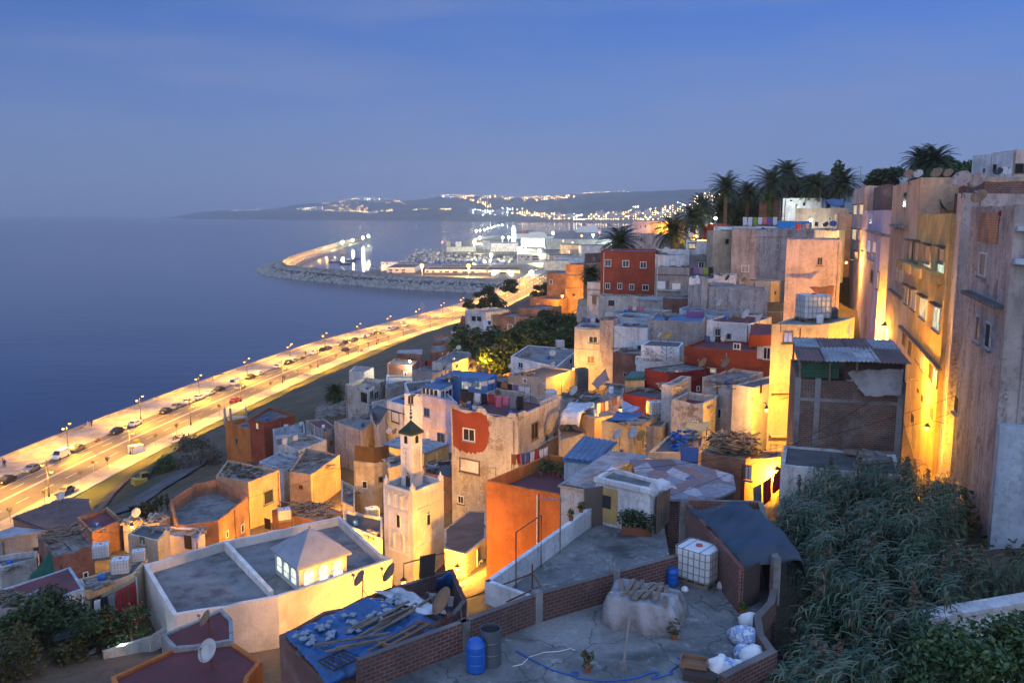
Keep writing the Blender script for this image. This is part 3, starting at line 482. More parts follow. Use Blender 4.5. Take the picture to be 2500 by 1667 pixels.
S('greywide', FB('broad grey rendered wall with a pool blue roof terrace', cG(818,640,1208,660), 112, 110, 9, 6, 'grey', 'bluemetal', .3)); S('purplewall', FB('hut with a purple painted wall on the roof terrace', cG(1090,580,1215,588), 117, 116.5, 3, 3, 'purple', 'greyroof', .12))
S('balcwash', FB('grey terrace house strung with pink towels', cG(515,588,818,600), 132, 128, 9, 5, 'offwhite', 'conc', .4)); S('shackroof', FB('ramshackle roof shelter of poles and plastic over the terrace', cG(740,500,925,490), 140, 138, 6, 4, 'grey', 'greytarp', 0)); S('bricklittle', FB('little brick hut with a sloping grey roof', cG(925,485,1100,490), 138, 137, 5, 4, 'brick', 'conc', .1))
h = S('paleterr', FB('pale blue rendered wall above bare brick courses', cG(578,685,818,690), 113, 111, 5, 4, 'paleblue', 'conc', .25)); S('bricklower', FB('bare brick retaining house wall below the pale terrace', cG(572,868,765,880), 110, 108, 3.6, 6, 'brick', 'conc', .1)); S('terrtop', FB('pale terrace room with a washing line behind the pale blue wall', cG(570,620,818,640), 120, 118, 6, 4, 'paleblue', 'conc', .4))
h = S('pretty', HP('little white roof house with an ornate iron grille and bicycle', cG(770,820,1042,835,1070,800,830,785), 99, 4.5, 'white', 'concdark', .06))
S('balusterhouse', FB('white terrace with stone balusters over the green roof', cG(735,925,1080,932), 96, 94, 5, 3.5, 'white', 'conc', .5))
h = S('redwall', FB('long dark red house wall with lit windows and a shuttered one', cG(1075,828,1700,832), 93, 88, 7, 9, 'red', 'maroon', .3)); wins(h, 0, cG, [(1102,972,1160,1030,'lit'), (1238,985,1298,1010,'lit'), (1428,810,1470,845,'dark'), (1640,838,1685,918,'hole')]); wins(h, 0, cG, [(1597,838,1636,912,'whitetarp')], name='shutter', frame='offwhite', sill=False)
S('redtop', HP('raised dark red block with a dull red roof deck', cG(1530,750,1700,745,1700,672,1575,665), 93, 4, 'red', 'maroon', .05, ctrl=False))
h = S('whitedoor', FB('white house with a dark door under a red roof with a gutter', cG(1235,645,1545,700), 105, 102, 8, 6, 'white', 'maroon', .1)); win(h, 0, cG(1290,702,1330,765), 'darkwood', frame='grey', sill=False, name='door')
h = S('courthouse', FB('weathered white house with a sunken brick red roof court', cG(1205,1045,1425,1082), 78, 76, 6, 5.5, 'worn', 'conc', .3)); S('courtlow', FB('front part of the weathered white house', cG(985,1205,1212,1242), 75, 73.5, 4, 4.5, 'worn', 'redroof', .7)) ; S('courtleft', FB('pale corner tower of the weathered white house', cG(915,1098,988,1112), 77, 76.5, 5, 6, 'offwhite', 'conc', .4))
h = S('courtright', FB('smooth white pier with an orange lit side wall', cG(1420,1098,1565,1108), 74, 72.5, 9, 6, 'offwhite', 'concdark', .15)); wins(h, 1, cG, [(1612,1100,1625,1160,'hole')], frame=None, sill=False)
h = S('redtower', FB('dark red rendered house corner under a chain fence', cG(795,985,965,1010), 90, 87, 6, 6, 'darkred', 'conc', .1)); h = S('greenshed', HP('shed with a green ribbed roof against the dark red wall', cG(655,1072,795,1066,795,1018,708,1015), 89, 2.4, 'beige', 'greenmetal', 0)); S('redlow', FB('dark red house wall beneath the green ribbed roof', cG(640,1160,910,1200), 87, 84, 4, 5, 'darkred', 'concdark', .1))
h = S('tarpyellow', FB('mustard walled shack under a bright blue tarp', cG(490,1355,735,1385), 76, 74, 4, 3.5, 'beige', 'concdark', .1)); S('tarpdark', FB('grey annex with a black roof beside the blue tarp', cG(735,1380,908,1390), 76, 75, 5, 3.5, 'grey', 'concdark', .1))
S('litterrace', FB('orange lit roof terrace with clothes drying along its rail', cG(440,1340,640,1290), 82, 84, 3.5, 4, 'peach', 'conc', .1)); S('pinkroof', HP('pinkish flat roof sheet behind the drying clothes', cG(505,1170,640,1205,655,1095,570,1090), 88, 4, 'pink', 'greyroof', .1))
h = S('litwin', FB('small blue white house with one glowing window under cluttered roofs', cH(1975,748,2232,722), 94, 93, 6, 4, 'paleblue', 'rubble', .15)); wins(h, 0, cH, [(2142,722,2178,765,'litgreen')], frame=None, sill=False)
S('clutter', HP('flat cluttered roof of boards and sheets beside the glowing window', cH(1880,700,2060,690,2230,640,1900,630), 100, 4, 'grey', 'rubble', .1)); S('tentyard', HP('dark yard behind the cloth tent', cG(190,1500,440,1420,430,1330,180,1390), 80, 3, 'grey', 'concdark', .1))
S('paleblocks', HP('white painted roof blocks with a round tub behind the balustrade', cH(1740,735,1872,705,1860,672,1735,690), 92, 4, 'white', 'greyroof', .1))
S('bluecorr', HP('long house under a blue corrugated roof', cC(1000,402,1100,290,932,262,825,382), 62, 4, 'paleblue', 'bluemetal', 0)); S('whitecorr', HP('house under a white ribbed metal roof', cC(985,552,1085,412,1330,372,1075,338,805,520), 55, 3.5, 'paleblue', 'metalroof', 0))
# ======== near white house, patch roof, brick huts
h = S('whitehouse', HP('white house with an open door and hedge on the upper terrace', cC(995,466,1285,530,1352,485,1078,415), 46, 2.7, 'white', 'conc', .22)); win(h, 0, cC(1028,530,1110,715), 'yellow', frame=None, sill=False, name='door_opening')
S('patch', HP('lean to roof patched with plastic sheets and rags beside the white house', cD(545,520,775,535,920,470,905,385,590,298,335,300,430,480), 46.5, 2.4, 'brickdark', 'rags', 0)); h = S('brickshop', HP('orange lit brick hut with split timber heaped on its roof', cD(735,245,990,285,1060,240,1010,170,800,170), 55, 3.6, 'brickorange', 'wood', .1)); wins(h, 0, cD, [(988,320,1022,395,'whitepaint')], frame='wood')
S('brickshop2', HP('small rendered room below the timber roof by the lane', cD(990,285,1190,270,1195,240,1060,235), 54, 4, 'peach', 'concdark', .1)); S('junkterr', HP('low roof terrace crowded with jars and buckets', cD(430,245,735,245,760,150,540,150), 62, 3, 'cream', 'concdark', .15))
h = S('goldhouse', HP('tall cream house glowing orange above the lane with a caged tank on top', cF(382,1078,532,1040,215,1030,57,1080), 62, 12, 'cream', 'greyroof', .12)); wins(h, 3, cF, [(125,1128,172,1182,'litblue')], frame='wood'); win(h, 0, cF(488,1085,508,1148), 'lit', frame=None, sill=False); ledge(h, 3, cF(57,1480)[0], cF(192,1497)[0], .1, .35, 'wood'); ledge(h, 3, cE(35,330)[0], cE(163,345)[0], .12, .5)
win(h, 3, cE(45,380,100,440), 'offwhite', frame='beige', name='door', sill=False)
h = S('bricktall', FB('tall patched brick house with a slatted shed on its roof', cF(205,1392,826,1400), 50, 48.5, 7, 7, 'brickgrey', 'concdark', .1)); ledge(h, 0, cE(190,150)[0], cE(695,215)[0], .18, .05, 'conc'); ledge(h, 0, cE(190,395)[0], cE(690,430)[0], .3, .05, 'conc')
for x in (207, 300, 690): a, u, n = wp(h, 0, *cE(172+(x-207)*1.06,250)[0]); mb = MB(); mb.box(Vector((a.x, a.y, h.z-3.4))+n*.03, (.32, .1, 7), math.atan2(u.y, u.x)); mb.obj('column', 'conc', h.e)
S('ledgehouse', FB('low grey walled ledge at the foot of the patched brick house', cE(95,478,700,520), 45.5, 43.5, 4.2, 3.5, 'offwhite', 'concdark', .12))
# ======== the tall row along the lane
def RowX(d): return 10.0+.333*d
def row(label, d0, d1, ztop, h_, wall, roof='conc', depth=9, off=0, **k):
    a = Vector((RowX(d0)+off, d0)); b = Vector((RowX(d1)+off, d1)); u = (b-a).normalized(); n = Vector((u.y, -u.x)); return body(label, [a, b, b+n*depth, a+n*depth], ztop, h_, wall, roof, .4, **k)
h = S('nearrow', row('tall grey and white house with a stained side and a tiled balcony', 38.3, 48.2, 58.4, 15, 'grimy', depth=14, off=-.4)); 
wins(h, 0, cF, [(1250,678,1285,800,'glass'), (1228,1035,1252,1180,'glass'), (1282,1075,1312,1215,'hole')], frame='offwhite', mull=0); ledge(h, 0, cF(1188,895)[0], cF(1380,1000)[0], .18, .45, 'concdark'); wins(h, 0, cE, [(962,140,978,215,'hole')], frame=None)
h = S('mustard', row('mustard yellow four storey house with hooded windows along the lane', 56.5, 72.5, 58.0, 20, 'yellow', depth=10)); 
wins(h, 0, cF, [(836,610,858,708,'glass'), (872,615,900,720,'glass'), (930,635,965,722,'glass'), (1012,650,1044,722,'glass')], frame='beige', hood=True, mull=0); wins(h, 0, cF, [(928,722,965,752,'lit'), (1008,724,1042,785,'litgreen')], frame=None, sill=False)
wins(h, 0, cF, [(822,865,838,960,'wood'), (858,885,882,992,'offwhite'), (908,930,945,1045,'lit'), (985,980,1022,1112,'litgreen')], frame='offwhite', hood=True)
for x0, x1, y in ((800,850,735), (848,893,752), (893,955,775), (962,1040,800)):
    a, u, n = wp(h, 0, *cF(x0,y)[0]); b = wp(h, 0, *cF(x1,y+14)[0])[0]; c = (a+b)/2; mb = MB(); mb.box(Vector((c.x, c.y, c.z))+n*.3, ((b-a).length*.9, .6, .75), math.atan2(u.y, u.x)); mb.obj('window_box', 'yellow', h.e)
wins(h, 0, cF, [(806,1130,822,1200,'hole'), (840,1168,858,1258,'hole'), (880,1210,905,1300,'beige'), (908,1240,938,1350,'offwhite'), (958,1290,975,1400,'glass'), (980,1310,1008,1435,'litgreen')], frame='wood', sill=False); ledge(h, 0, cF(800,1090)[0], cF(1030,1335)[0], .15, .35, 'wood')
wins(h, 0, cE, [(745,225,758,275,'hole'), (775,100,784,120,'hole'), (795,130,804,165,'hole'), (838,190,856,250,'hole')], frame=None, sill=False); win(h, 0, cE(750,280,768,400), 'wood', frame='beige', sill=False, name='door')
h = S('gable', row('big bare grey gable house standing proud of the mustard front', 54.6, 56.4, 59.3, 19, 'streaked', depth=16, off=.3)); 
S('slot', row('narrow brick filled recess between the grey gable and the stained house', 48.4, 54.4, 52, 9, 'brick', depth=6, off=2.2)); S('lowwhite', row('low whitewashed annex at the foot of the recess', 48.5, 53, 47.6, 5, 'white', depth=5, off=.6))
h = S('row3', row('pinkish white house in the lane with stacked narrow windows', 72.7, 94, 61, 24, 'peach', depth=10, off=.1)); wins(h, 0, cF, [(768,760,780,830,'glass'), (785,770,797,845,'glass'), (800,775,812,860,'glass'), (810,330,826,410,'glass')], frame=None); ledge(h, 0, cF(758,515)[0], cF(835,525)[0], .25, .5, 'conc'); ledge(h, 0, cF(738,880)[0], cF(800,990)[0], .2, .3, 'wood')
h = S('row4', row('lilac house with a blue shuttered roof room in the lane', 94.5, 124, 58.4, 20, 'lilac', depth=9, off=-.8)); wins(h, 0, cF, [(606,605,620,665,'litblue'), (640,615,652,668,'litorange'), (618,455,630,505,'glass')]); wins(h, 0, cF, [(625,775,636,835,'hole'), (660,780,672,880,'lit'), (650,545,715,930,'peach')][:2], frame='wood'); ledge(h, 0, cF(605,545)[0], cF(735,545)[0], .25, .4, 'conc'); ledge(h, 0, cF(606,702)[0], cF(650,735)[0], .2, .25, 'lilac')
h = S('row5', row('brick topped old house at the end of the lane with lit windows', 124.5, 152, 62, 24, 'pink', depth=9, off=-.6)); wins(h, 0, cF, [(528,405,542,450,'lit'), (564,402,578,450,'lit'), (520,540,538,595,'lit'), (556,545,568,600,'glass'), (536,668,548,698,'lit'), (578,668,588,698,'lit')], hood=True)
S('brickcap', row('bare brick roof storey between the lilac house and the lane end', 110, 124, 61.7, 4, 'brick', depth=8, off=.6, ctrl=False)); S('row6', row('tall peach house closing the lane', 152.5, 180, 58, 14, 'peach', depth=10, off=-3))
S('brickroof', row('dark red brick roof room behind the mustard house', 62, 78, 60.3, 2.6, 'brick', depth=6, off=3.2, ctrl=False)); S('whiteroof', row('long white roof storey with a row of dishes', 76, 104, 60.9, 4, 'white', 'conc', depth=10, off=6, ctrl=False))
a, b = PD(*cF(1205,112)[0],112), PD(*cF(1440,92)[0],104); z_ = b.z; h = S('topwhite', body('white house with a dark window and roof plants on the hilltop', [a, b, b+Vector((14,-1,0)), a+Vector((14,-1,0))], z_, 16, 'white', 'conc', .2)); 
c = PD(*cF(1640,86)[0],106); h2 = S('topwhite2', body('pink tinted front wing of the white hilltop house', [b+Vector((.15,-.3,0)), Vector((c.x, b.y-.8, 0)), Vector((c.x, b.y+6, 0)), b+Vector((.15,5,0))], z_+.15, 15, 'pink', 'conc', .2)); wins(h2, 0, cF, [(1446,165,1540,218,'hole')], frame='wood', sill=False)
S('topgrey', FB('blue grey roof parapet below the white hilltop house', cF(1300,240,1560,232), 84, 80, 8, 8, 'paleblue', 'conc', .3)); S('greyback', FB('dark roof wall band behind the grey gable', cT(1160,548,1900,548), 70, 66, 6, 5, 'brickdark', 'concdark', .3))
S('lanehouse', FB('peach house beside the lane with a small wall lamp', cN(1600,572,2042,560), 168, 164, 9, 13, 'peach', 'conc', .5)); S('bluehut', FB('hut with a sky blue painted front among the roofs', cN(1440,690,1735,685), 152, 150, 5, 5, 'skyblue', 'greyroof', .15)); S('bluehut2', FB('pale blue roof room with dark door posts', cN(1765,765,1985,762), 128, 126, 4, 3, 'paleblue', 'conc', .15))
S('whitelight', FB('white wall lit by a cold floodlight under the palms', cN(1490,485,1830,478), 192, 188, 5, 8, 'white', 'conc', .2)); S('brickpalm', FB('brown garden wall among the palms', cN(1285,498,1480,496), 205, 204, 2, 8, 'brick', 'conc', .1, name='garden_wall', cat='wall')); S('litorange', FB('low white house lit orange below the palms', cN(875,775,1035,775), 150, 150, 5, 6, 'cream', 'bluemetal', .1)); S('whiteband', FB('white washing line terrace under the palm trunks', cN(890,735,1440,722), 156, 154, 5, 5, 'white', 'conc', .2))
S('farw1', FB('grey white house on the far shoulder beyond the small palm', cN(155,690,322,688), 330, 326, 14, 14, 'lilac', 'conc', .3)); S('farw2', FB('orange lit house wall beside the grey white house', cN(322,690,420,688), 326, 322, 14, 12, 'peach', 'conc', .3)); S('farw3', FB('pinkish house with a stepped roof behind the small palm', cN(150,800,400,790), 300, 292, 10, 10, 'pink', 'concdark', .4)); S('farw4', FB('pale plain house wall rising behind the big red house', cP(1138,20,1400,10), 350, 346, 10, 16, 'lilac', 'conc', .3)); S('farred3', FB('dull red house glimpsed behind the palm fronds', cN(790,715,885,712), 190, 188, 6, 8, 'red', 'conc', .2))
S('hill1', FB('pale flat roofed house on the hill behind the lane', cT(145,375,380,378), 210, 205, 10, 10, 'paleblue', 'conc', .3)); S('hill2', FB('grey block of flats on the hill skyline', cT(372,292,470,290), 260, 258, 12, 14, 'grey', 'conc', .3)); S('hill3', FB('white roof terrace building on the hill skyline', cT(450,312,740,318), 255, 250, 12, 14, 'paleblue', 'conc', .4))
S('cornerwall', FB('whitewashed garden wall at the end of the reed bed', cE(830,1258,1400,1200), 28, 29.5, .4, 3, 'white', 'white', 0, name='garden_wall', cat='wall'))

S('rubyard', HP('small yard of pale rubble glowing under the lamp by the cube house', cB(728,600,802,628,802,520,728,480), 100, 3, 'cream', 'rubble', .5)); S('tankyard', HP('low grey yard roof around the sheeted tank beside the minaret', cB(745,720,948,800,948,680,745,640), 84, 3, 'offwhite', 'concdark', .35)); S('pillarback', HP('cream rear part of the cloth screened block', cB(985,420,1060,400,1050,350,975,365), 98, 7, 'cream', 'conc', .2))
S('gapone', HP('low ochre house filling the gap before the ruined brick house', cH(60,880,225,850,200,800,60,815), 140, 5, 'beige', 'rubble', .3)); S('gaptwo', HP('pinkish low roof below the ruined brick house', cH(250,760,375,725,350,690,240,715), 146, 5, 'pink', 'conc', .15)); S('gapthree', HP('small grey house between the washing terrace and thicket', cH(1290,560,1425,600,1425,490,1330,490), 140, 6, 'brickorange', 'conc', .2))
S('gapfour', FB('white walled house stepping down beside the long brick facade', cS(330,1290,450,1300), 218, 215, 7, 7, 'white', 'conc', .4)); S('gapfive', FB('broken brick shell beyond the round tree', cS(0,1310,230,1330), 240, 236, 8, 7, 'brickorange', 'rubble', .5)); S('gapsix', FB('low white arched shed near the end of the dirt slope', cS(5,1270,130,1262), 255, 252, 6, 4, 'white', 'conc', .1))
# ======== the two foreground roof terraces (z 44.5 and 41.4)
ZT, ZU = 44.5, 41.4
def zT(cr, x, y, z=ZT): return PZ(*cr(x, y)[0], z)
W0, W1, W2 = zT(cC,-260,1605), zT(cC,680,1240), zT(cD,600,975); S2 = zT(cD,955,1160); S1 = Vector((7.3, 34.2, ZT)); S3 = zT(cD,1150,1118); S4 = Vector((10.3, 34.0, ZT))
ED = [S3, zT(cD,1128,1205), zT(cD,1052,1290), zT(cD,1068,1395), zT(cD,1135,1495), zT(cD,990,1570), zT(cD,860,1640)]
fl = [W0, W1, W2, S1, S4]+ED+[zT(cC,600,1800), zT(cC,-260,1800)]
ft = thing('roof_terrace', 'grey concrete roof terrace holding the caged tank, barrels and the covered heap', 'terrace', (3, 27, 40)); mb = MB(); P = [p.to_2d() for p in fl]; P = P[::-1] if sum(P[i-1].x*P[i].y-P[i].x*P[i-1].y for i in range(len(P))) < 0 else P
mb.add([(p.x, p.y, ZT) for p in P], [tuple(range(len(P)))]); mb.obj('floor', 'terrace', ft); mb = MB(); n = len(P); mb.add([(p.x, p.y, 37) for p in P]+[(p.x, p.y, ZT-.004) for p in P], [(i, (i+1) % n, (i+1) % n+n, i+n) for i in range(n)]); mb.obj('wall', 'brickdark', ft)
CTRL += [(p.x, p.y, 40.2) for p in (W0, W1, S4, ED[0], ED[3])]
def lowwall(label, pts, h_, mat, th=.2, name='brick_wall', cat='wall', piers=(), z=ZT, pm='conc', cap=None):
    e = thing(name, label, cat, pts[0]); mb = MB()
    for i_, (a, b) in enumerate(zip(pts[:-1], pts[1:])):
        u = (b-a).to_2d(); q_ = .012*(i_ % 3); mb.box(((a.x+b.x)/2, (a.y+b.y)/2, z+h_/2-.02+q_/2), (u.length+th*(.9-.2*(i_ % 2)), th-q_*.5, h_+.04+q_), math.atan2(u.y, u.x))
    mb.obj('brickwork' if 'brick' in mat else 'rendering', mat, e)
    for a, t, hh in piers:
        i = int(t); p = pts[i]+(pts[i+1]-pts[i])*(t-i); u = pts[i+1]-pts[i]; mb = MB(); mb.box((p.x, p.y, z+hh/2-.02), (.28, th+.08, hh), math.atan2(u.y, u.x))
        for s in (-.07, .07): mb.tube([(p.x+s, p.y, z+hh-.1), (p.x+s*1.4, p.y+s, z+hh+.5)], .012, 4)
        mb.obj('pier', pm, e)
    if cap:
        mb = MB()
        for a, b in zip(pts[:-1], pts[1:]): u = (b-a).to_2d(); mb.box(((a.x+b.x)/2, (a.y+b.y)/2, z+h_+.04), (u.length+th, th+.06, .06), math.atan2(u.y, u.x))
        mb.obj('coping', cap, e)
    return e
lowwall('long dark brick wall with two concrete piers dividing the roof terraces', [W0, W1, W2], .98, 'brickdark', piers=((0, .55, 1.0), (0, 1.0, 1.12), (0, 1.52, 1.12)))
lowwall('crumbling low brick wall edging the terrace above the reeds', ED, .62, 'brickdark', .24)
# ---- upper terrace
U0, U1, U3 = zT(cC,420,1022,42.4), zT(cC,655,1106,42.4), zT(cC,978,622,42.4); off = Vector((-.1,.25,0))
up = [U0, U1, W1+off, W2+off, Vector((7.2,35,0)), Vector((8.2,44,0)), Vector((9.4,51,0)), Vector((7.5,53,0)), U3+Vector((.5,4,0)), U3]
ue = thing('roof_terrace', 'stained upper roof terrace in front of the white house with a white parapet', 'terrace', (4, 42, 38)); P = [p.to_2d() for p in up]; P = P[::-1] if sum(P[i-1].x*P[i].y-P[i].x*P[i-1].y for i in range(len(P))) < 0 else P; n = len(P)
mb = MB(); mb.add([(p.x, p.y, ZU) for p in P], [tuple(range(n))]); mb.obj('floor', 'terrace', ue); mb = MB(); mb.add([(p.x, p.y, 32) for p in P]+[(p.x, p.y, ZU-.004) for p in P], [(i, (i+1) % n, (i+1) % n+n, i+n) for i in range(n)]); mb.obj('wall', 'peach', ue)
CTRL += [(2, 40, 36), (6, 45, 38), (-2.5, 37, 33)]
mb = MB()
for a, b in ((U0, U3), (U1, U0)): u = (b-a).to_2d(); mb.box(((a.x+b.x)/2, (a.y+b.y)/2, 41.9), (u.length+.2, .22, 1.02), math.atan2(u.y, u.x))
mb.obj('parapet', 'white', ue)
# ---- shed with navy tarp
se = thing('brick_shed', 'brick shed with an open dark metal door at the corner of the terrace', 'shed', S2); mb = MB()
def slab(mb, a, b, z0, z1, th=.18): u = (b-a).to_2d(); mb.box(((a.x+b.x)/2, (a.y+b.y)/2, (z0+z1)/2), (u.length, th, z1-z0), math.atan2(u.y, u.x))
slab(mb, S1, S2, ZT-.02, 46.1); slab(mb, S1, S4, ZT-.02, 46.2); slab(mb, S4+Vector((0,-.1,0)), S3, 40, 46.2, .22); mb.obj('wall', 'brick', se)
mb = MB(); slab(mb, S3+Vector((-.12,0,0)), S3+Vector((.14,.05,0)), ZT, 46.25, .26); mb.obj('pillar', 'conc', se); mb = MB(); mb.box((S1.x-.12, S1.y-.05, 45.1), (.3,.3,2.2)); mb.obj('pillar', 'conc', se)
mb = MB(); a = S2; b = S2+Vector((.85,.75,0)); slab(mb, a, b, ZT+.03, 46.0, .05); mb.obj('door', 'darkwood', se)
def drape(label, corners, nu, nv, sag, amp, mat, name='tarpaulin', cat='tarpaulin', seed=1, hang=(0,0,0,0), th=.03, freq=1.3, parent=None):
    """cloth between four corners (TL, TR, BR, BL), with sag, folds and hanging edges (top, right, bottom, left)"""
    r = random.Random(seed); ph = [r.uniform(0, 6) for _ in range(8)]; TL, TR, BR, BL = [Vector(c) for c in corners]; vs = []
    for j in range(nv+1):
        v = j/nv
        for i in range(nu+1):
            u = i/nu; p = (TL*(1-u)+TR*u)*(1-v)+(BL*(1-u)+BR*u)*v; x, y = p.x*freq, p.y*freq
            d = amp*(math.sin(x*2.1+ph[0]+math.sin(y*1.3+ph[1]))*.5+math.sin(y*3.3+x*1.7+ph[2])*.35+math.sin(x*5.1-y*4.2+ph[3])*.22+math.sin(y*7+ph[4]+x)*.12)
            d -= sag*math.sin(math.pi*u)*math.sin(math.pi*v)
            d -= hang[0]*max(0, 1-v/.1)**1.5+hang[2]*max(0, (v-.88)/.12)**1.5+hang[3]*max(0, 1-u/.1)**1.5+hang[1]*max(0, (u-.88)/.12)**1.5
            vs.append((p.x+r.uniform(-1, 1)*.02, p.y+math.sin(x*3+ph[5])*.06, p.z+d))
    k = nu+1; fs = [(j*k+i, (j+1)*k+i, (j+1)*k+i+1, j*k+i+1) for j in range(nv) for i in range(nu)]; mb = MB(); mb.add(vs, fs); o = mb.obj(name, mat, parent, smooth=True)
    m = o.modifiers.new('thick', 'SOLIDIFY'); m.thickness = th
    if label: tag(o, label, cat)
    return o
drape('dark navy tarpaulin stretched over the brick shed beside the reeds', [zT(cD,655,560,46.15), zT(cD,1020,512,46.75), zT(cD,1360,800,46.3), zT(cD,975,858,46.2)], 46, 40, -.12, .13, 'navytarp', hang=(.05,.9,.35,.08), seed=3)
# ---- helpers for roof objects
def ibc(label, p, rz=0, sc=1.0, mat='plastic', up=True):
    e = thing('water_tank', label, 'water tank', p, rz=0); p = Vector(p); R = Matrix.Rotation(rz, 3, 'Z'); L, B, Hh = 1.2*sc, 1.0*sc, 1.0*sc; z0 = .16*sc
    mb = MB(); prof = [(L*.5, B*.5)]; ch = .1*sc; pol = [(-L/2+ch,-B/2),(L/2-ch,-B/2),(L/2,-B/2+ch),(L/2,B/2-ch),(L/2-ch,B/2),(-L/2+ch,B/2),(-L/2,B/2-ch),(-L/2,-B/2+ch)]
    k = len(pol); vs = []
    for f, z in ((.94, z0), (1, z0+.07*sc), (1, z0+Hh-.1*sc), (.93, z0+Hh-.02*sc), (.8, z0+Hh)): vs += [p+R@Vector((x*f, y*f, z)) for x, y in pol]
    mb.add(vs, [(i*k+j, i*k+(j+1) % k, (i+1)*k+(j+1) % k, (i+1)*k+j) for i in range(4) for j in range(k)]+[tuple(range(4*k, 5*k))]); mb.obj('container', mat, e)
    mb = MB(); mb.lathe(p+Vector((0,0,z0+Hh)), [(.11*sc,0),(.11*sc,.05*sc)], 10); mb.obj('cap', 'redboat', e)
    mb = MB(); r = .014*sc; q = [(x*1.03, y*1.03) for x, y in pol]
    for z in [z0+Hh*t for t in (.02, .25, .5, .75, .98)]: mb.tube([p+R@Vector((x, y, z)) for x, y in q+[q[0]]], r, 4)
    for t in [i/5 for i in range(6)]:
        for s in (-1, 1):
            x = -L/2+ch+(L-2*ch)*t; mb.tube([p+R@Vector((x, s*B*.515, z0)), p+R@Vector((x, s*B*.515, z0+Hh))], r, 4); y = -B/2+ch+(B-2*ch)*t; mb.tube([p+R@Vector((s*L*.515, y, z0)), p+R@Vector((s*L*.515, y, z0+Hh))], r, 4)
    for s in (-.25, .25): mb.tube([p+R@Vector((L*s, -B*.515, z0+Hh)), p+R@Vector((L*s, B*.515, z0+Hh))], r*1.4, 4)
    mb.obj('cage', 'cage', e)
    mb = MB()
    for y in (-.45, 0, .45): mb.box(p+R@Vector((0, y*B, z0*.3)), (L, .1*sc, z0*.6), R=R)
    for x in (-.45, -.15, .15, .45): mb.box(p+R@Vector((x*L, 0, z0*.75)), (.12*sc, B, z0*.3), R=R)
    mb.obj('pallet', 'wood', e); return e
def drum(label, p, r, h_, mat, plastic=True):
    e = thing('barrel', label, 'barrel', p); mb = MB()
    pr = [(r*.86,0),(r,h_*.06),(r,h_*.3),(r*.96,h_*.33),(r,h_*.36),(r,h_*.62),(r*.96,h_*.65),(r,h_*.68),(r,h_*.86),(r*.8,h_*.97),(r*.72,h_)] if plastic else [(r,0),(r,h_*.3),(r*1.04,h_*.33),(r,h_*.36),(r,h_*.63),(r*1.04,h_*.66),(r,h_*.69),(r,h_),(r*.93,h_),(r*.93,h_-.12)]
    mb.lathe(p, pr, 18); mb.obj('drum', mat, e, smooth=False); mb = MB(); mb.lathe(Vector(p)+Vector((0,0,h_ if plastic else h_-.11)), [(r*.74 if plastic else r*.92,0),(r*.7,.03)], 18); mb.obj('lid', mat if plastic else 'hole', e); return e  # an open drum gets a dark disc that paints the shade inside
ibc('white caged water tank on the terrace beside the brick shed', zT(cD,716,978), rz=-.72, sc=1.16)
drum('tall blue plastic barrel by the terrace wall', zT(cC,354,1500), .29, .95, 'bluebarrel'); drum('open grey steel drum next to the tall blue barrel', zT(cC,432,1462), .33, 1.15, 'greydrum', False); drum('short blue barrel beside the caged tank on the terrace', zT(cD,567,1005), .22, .62, 'bluebarrel')
# covered heap
hp = zT(cD,400,1205); e = thing('covered_heap', 'heap of goods under a pale plastic sheet with planks laid on top', 'heap', hp); r = random.Random(5); vs = []; NU, NV = 72, 16; ux = Vector((math.cos(-.35), math.sin(-.35), 0)); vx = Vector((-ux.y, ux.x, 0))
for j in range(NV+1):
    t = j/NV
    for i in range(NU):
        a = 2*math.pi*i/NU; ca, sa = math.cos(a), math.sin(a); q = 1/max(abs(ca), abs(sa))**.9; fold = 1+.07*math.sin(a*9+1+t*2)*(1-t*.7)+.05*math.sin(a*17+t*3)*(1-t*.6); rad = (1.12-.28*t**2.2)*fold if t < .8 else (1.12-.28*t**2.2)*fold*(1-((t-.8)/.2)**1.6)
        vs.append(hp+ux*ca*q*1.15*rad+vx*sa*q*.85*rad+Vector((0,0,.98*min(1, t/.8)+ (.06*math.sin(a*3+2)+.05*math.cos(a*5))*t+r.uniform(-.02,.02))))
mb = MB(); mb.add(vs, [(j*NU+i, j*NU+(i+1) % NU, (j+1)*NU+(i+1) % NU, (j+1)*NU+i) for j in range(NV) for i in range(NU)]); mb.obj('plastic_sheet', 'sheet', e, smooth=True)
for k in range(7): c = hp+ux*(-.75+.25*k)+vx*random.uniform(-.1,.15)+Vector((0,0,1.03+.04*(k % 3))); mb = MB(); mb.box(c, (.14, random.uniform(1.1,1.6), .05), -.35+random.uniform(-.25,.25)); mb.obj('plank', 'wood', e)
p0 = zT(cD,285,1485); e = thing('metal_pole', 'thin leaning metal pole set in a concrete foot on the terrace', 'pole', p0); mb = MB(); mb.tube([p0, p0+Vector((.22,.15,1.95))], .045, 7); mb.obj('shaft', 'greymetal', e); mb = MB(); mb.lathe(p0, [(.17,0),(.14,.2)], 7); mb.obj('foot', 'conc', e)
hose = [zT(cC,570,1400), zT(cC,660,1450), zT(cC,760,1500), zT(cC,880,1530), zT(cC,900,1515), zT(cC,870,1515), zT(cC,900,1545), zT(cC,1050,1560), zT(cC,1200,1545), zT(cC,1290,1515), zT(cC,1330,1520), zT(cC,1290,1548), zT(cC,1400,1520), zT(cD,560,1500), zT(cD,625,1450), zT(cD,590,1420)]; sm = []
for i in range(len(hose)-1):
    a, b, c, d = hose[max(i-1,0)], hose[i], hose[i+1], hose[min(i+2,len(hose)-1)]
    for k in range(5): t = k/5; sm.append(.5*((2*b)+(c-a)*t+(2*a-5*b+4*c-d)*t*t+(3*b-a-3*c+d)*t**3)+Vector((0,0,.03)))
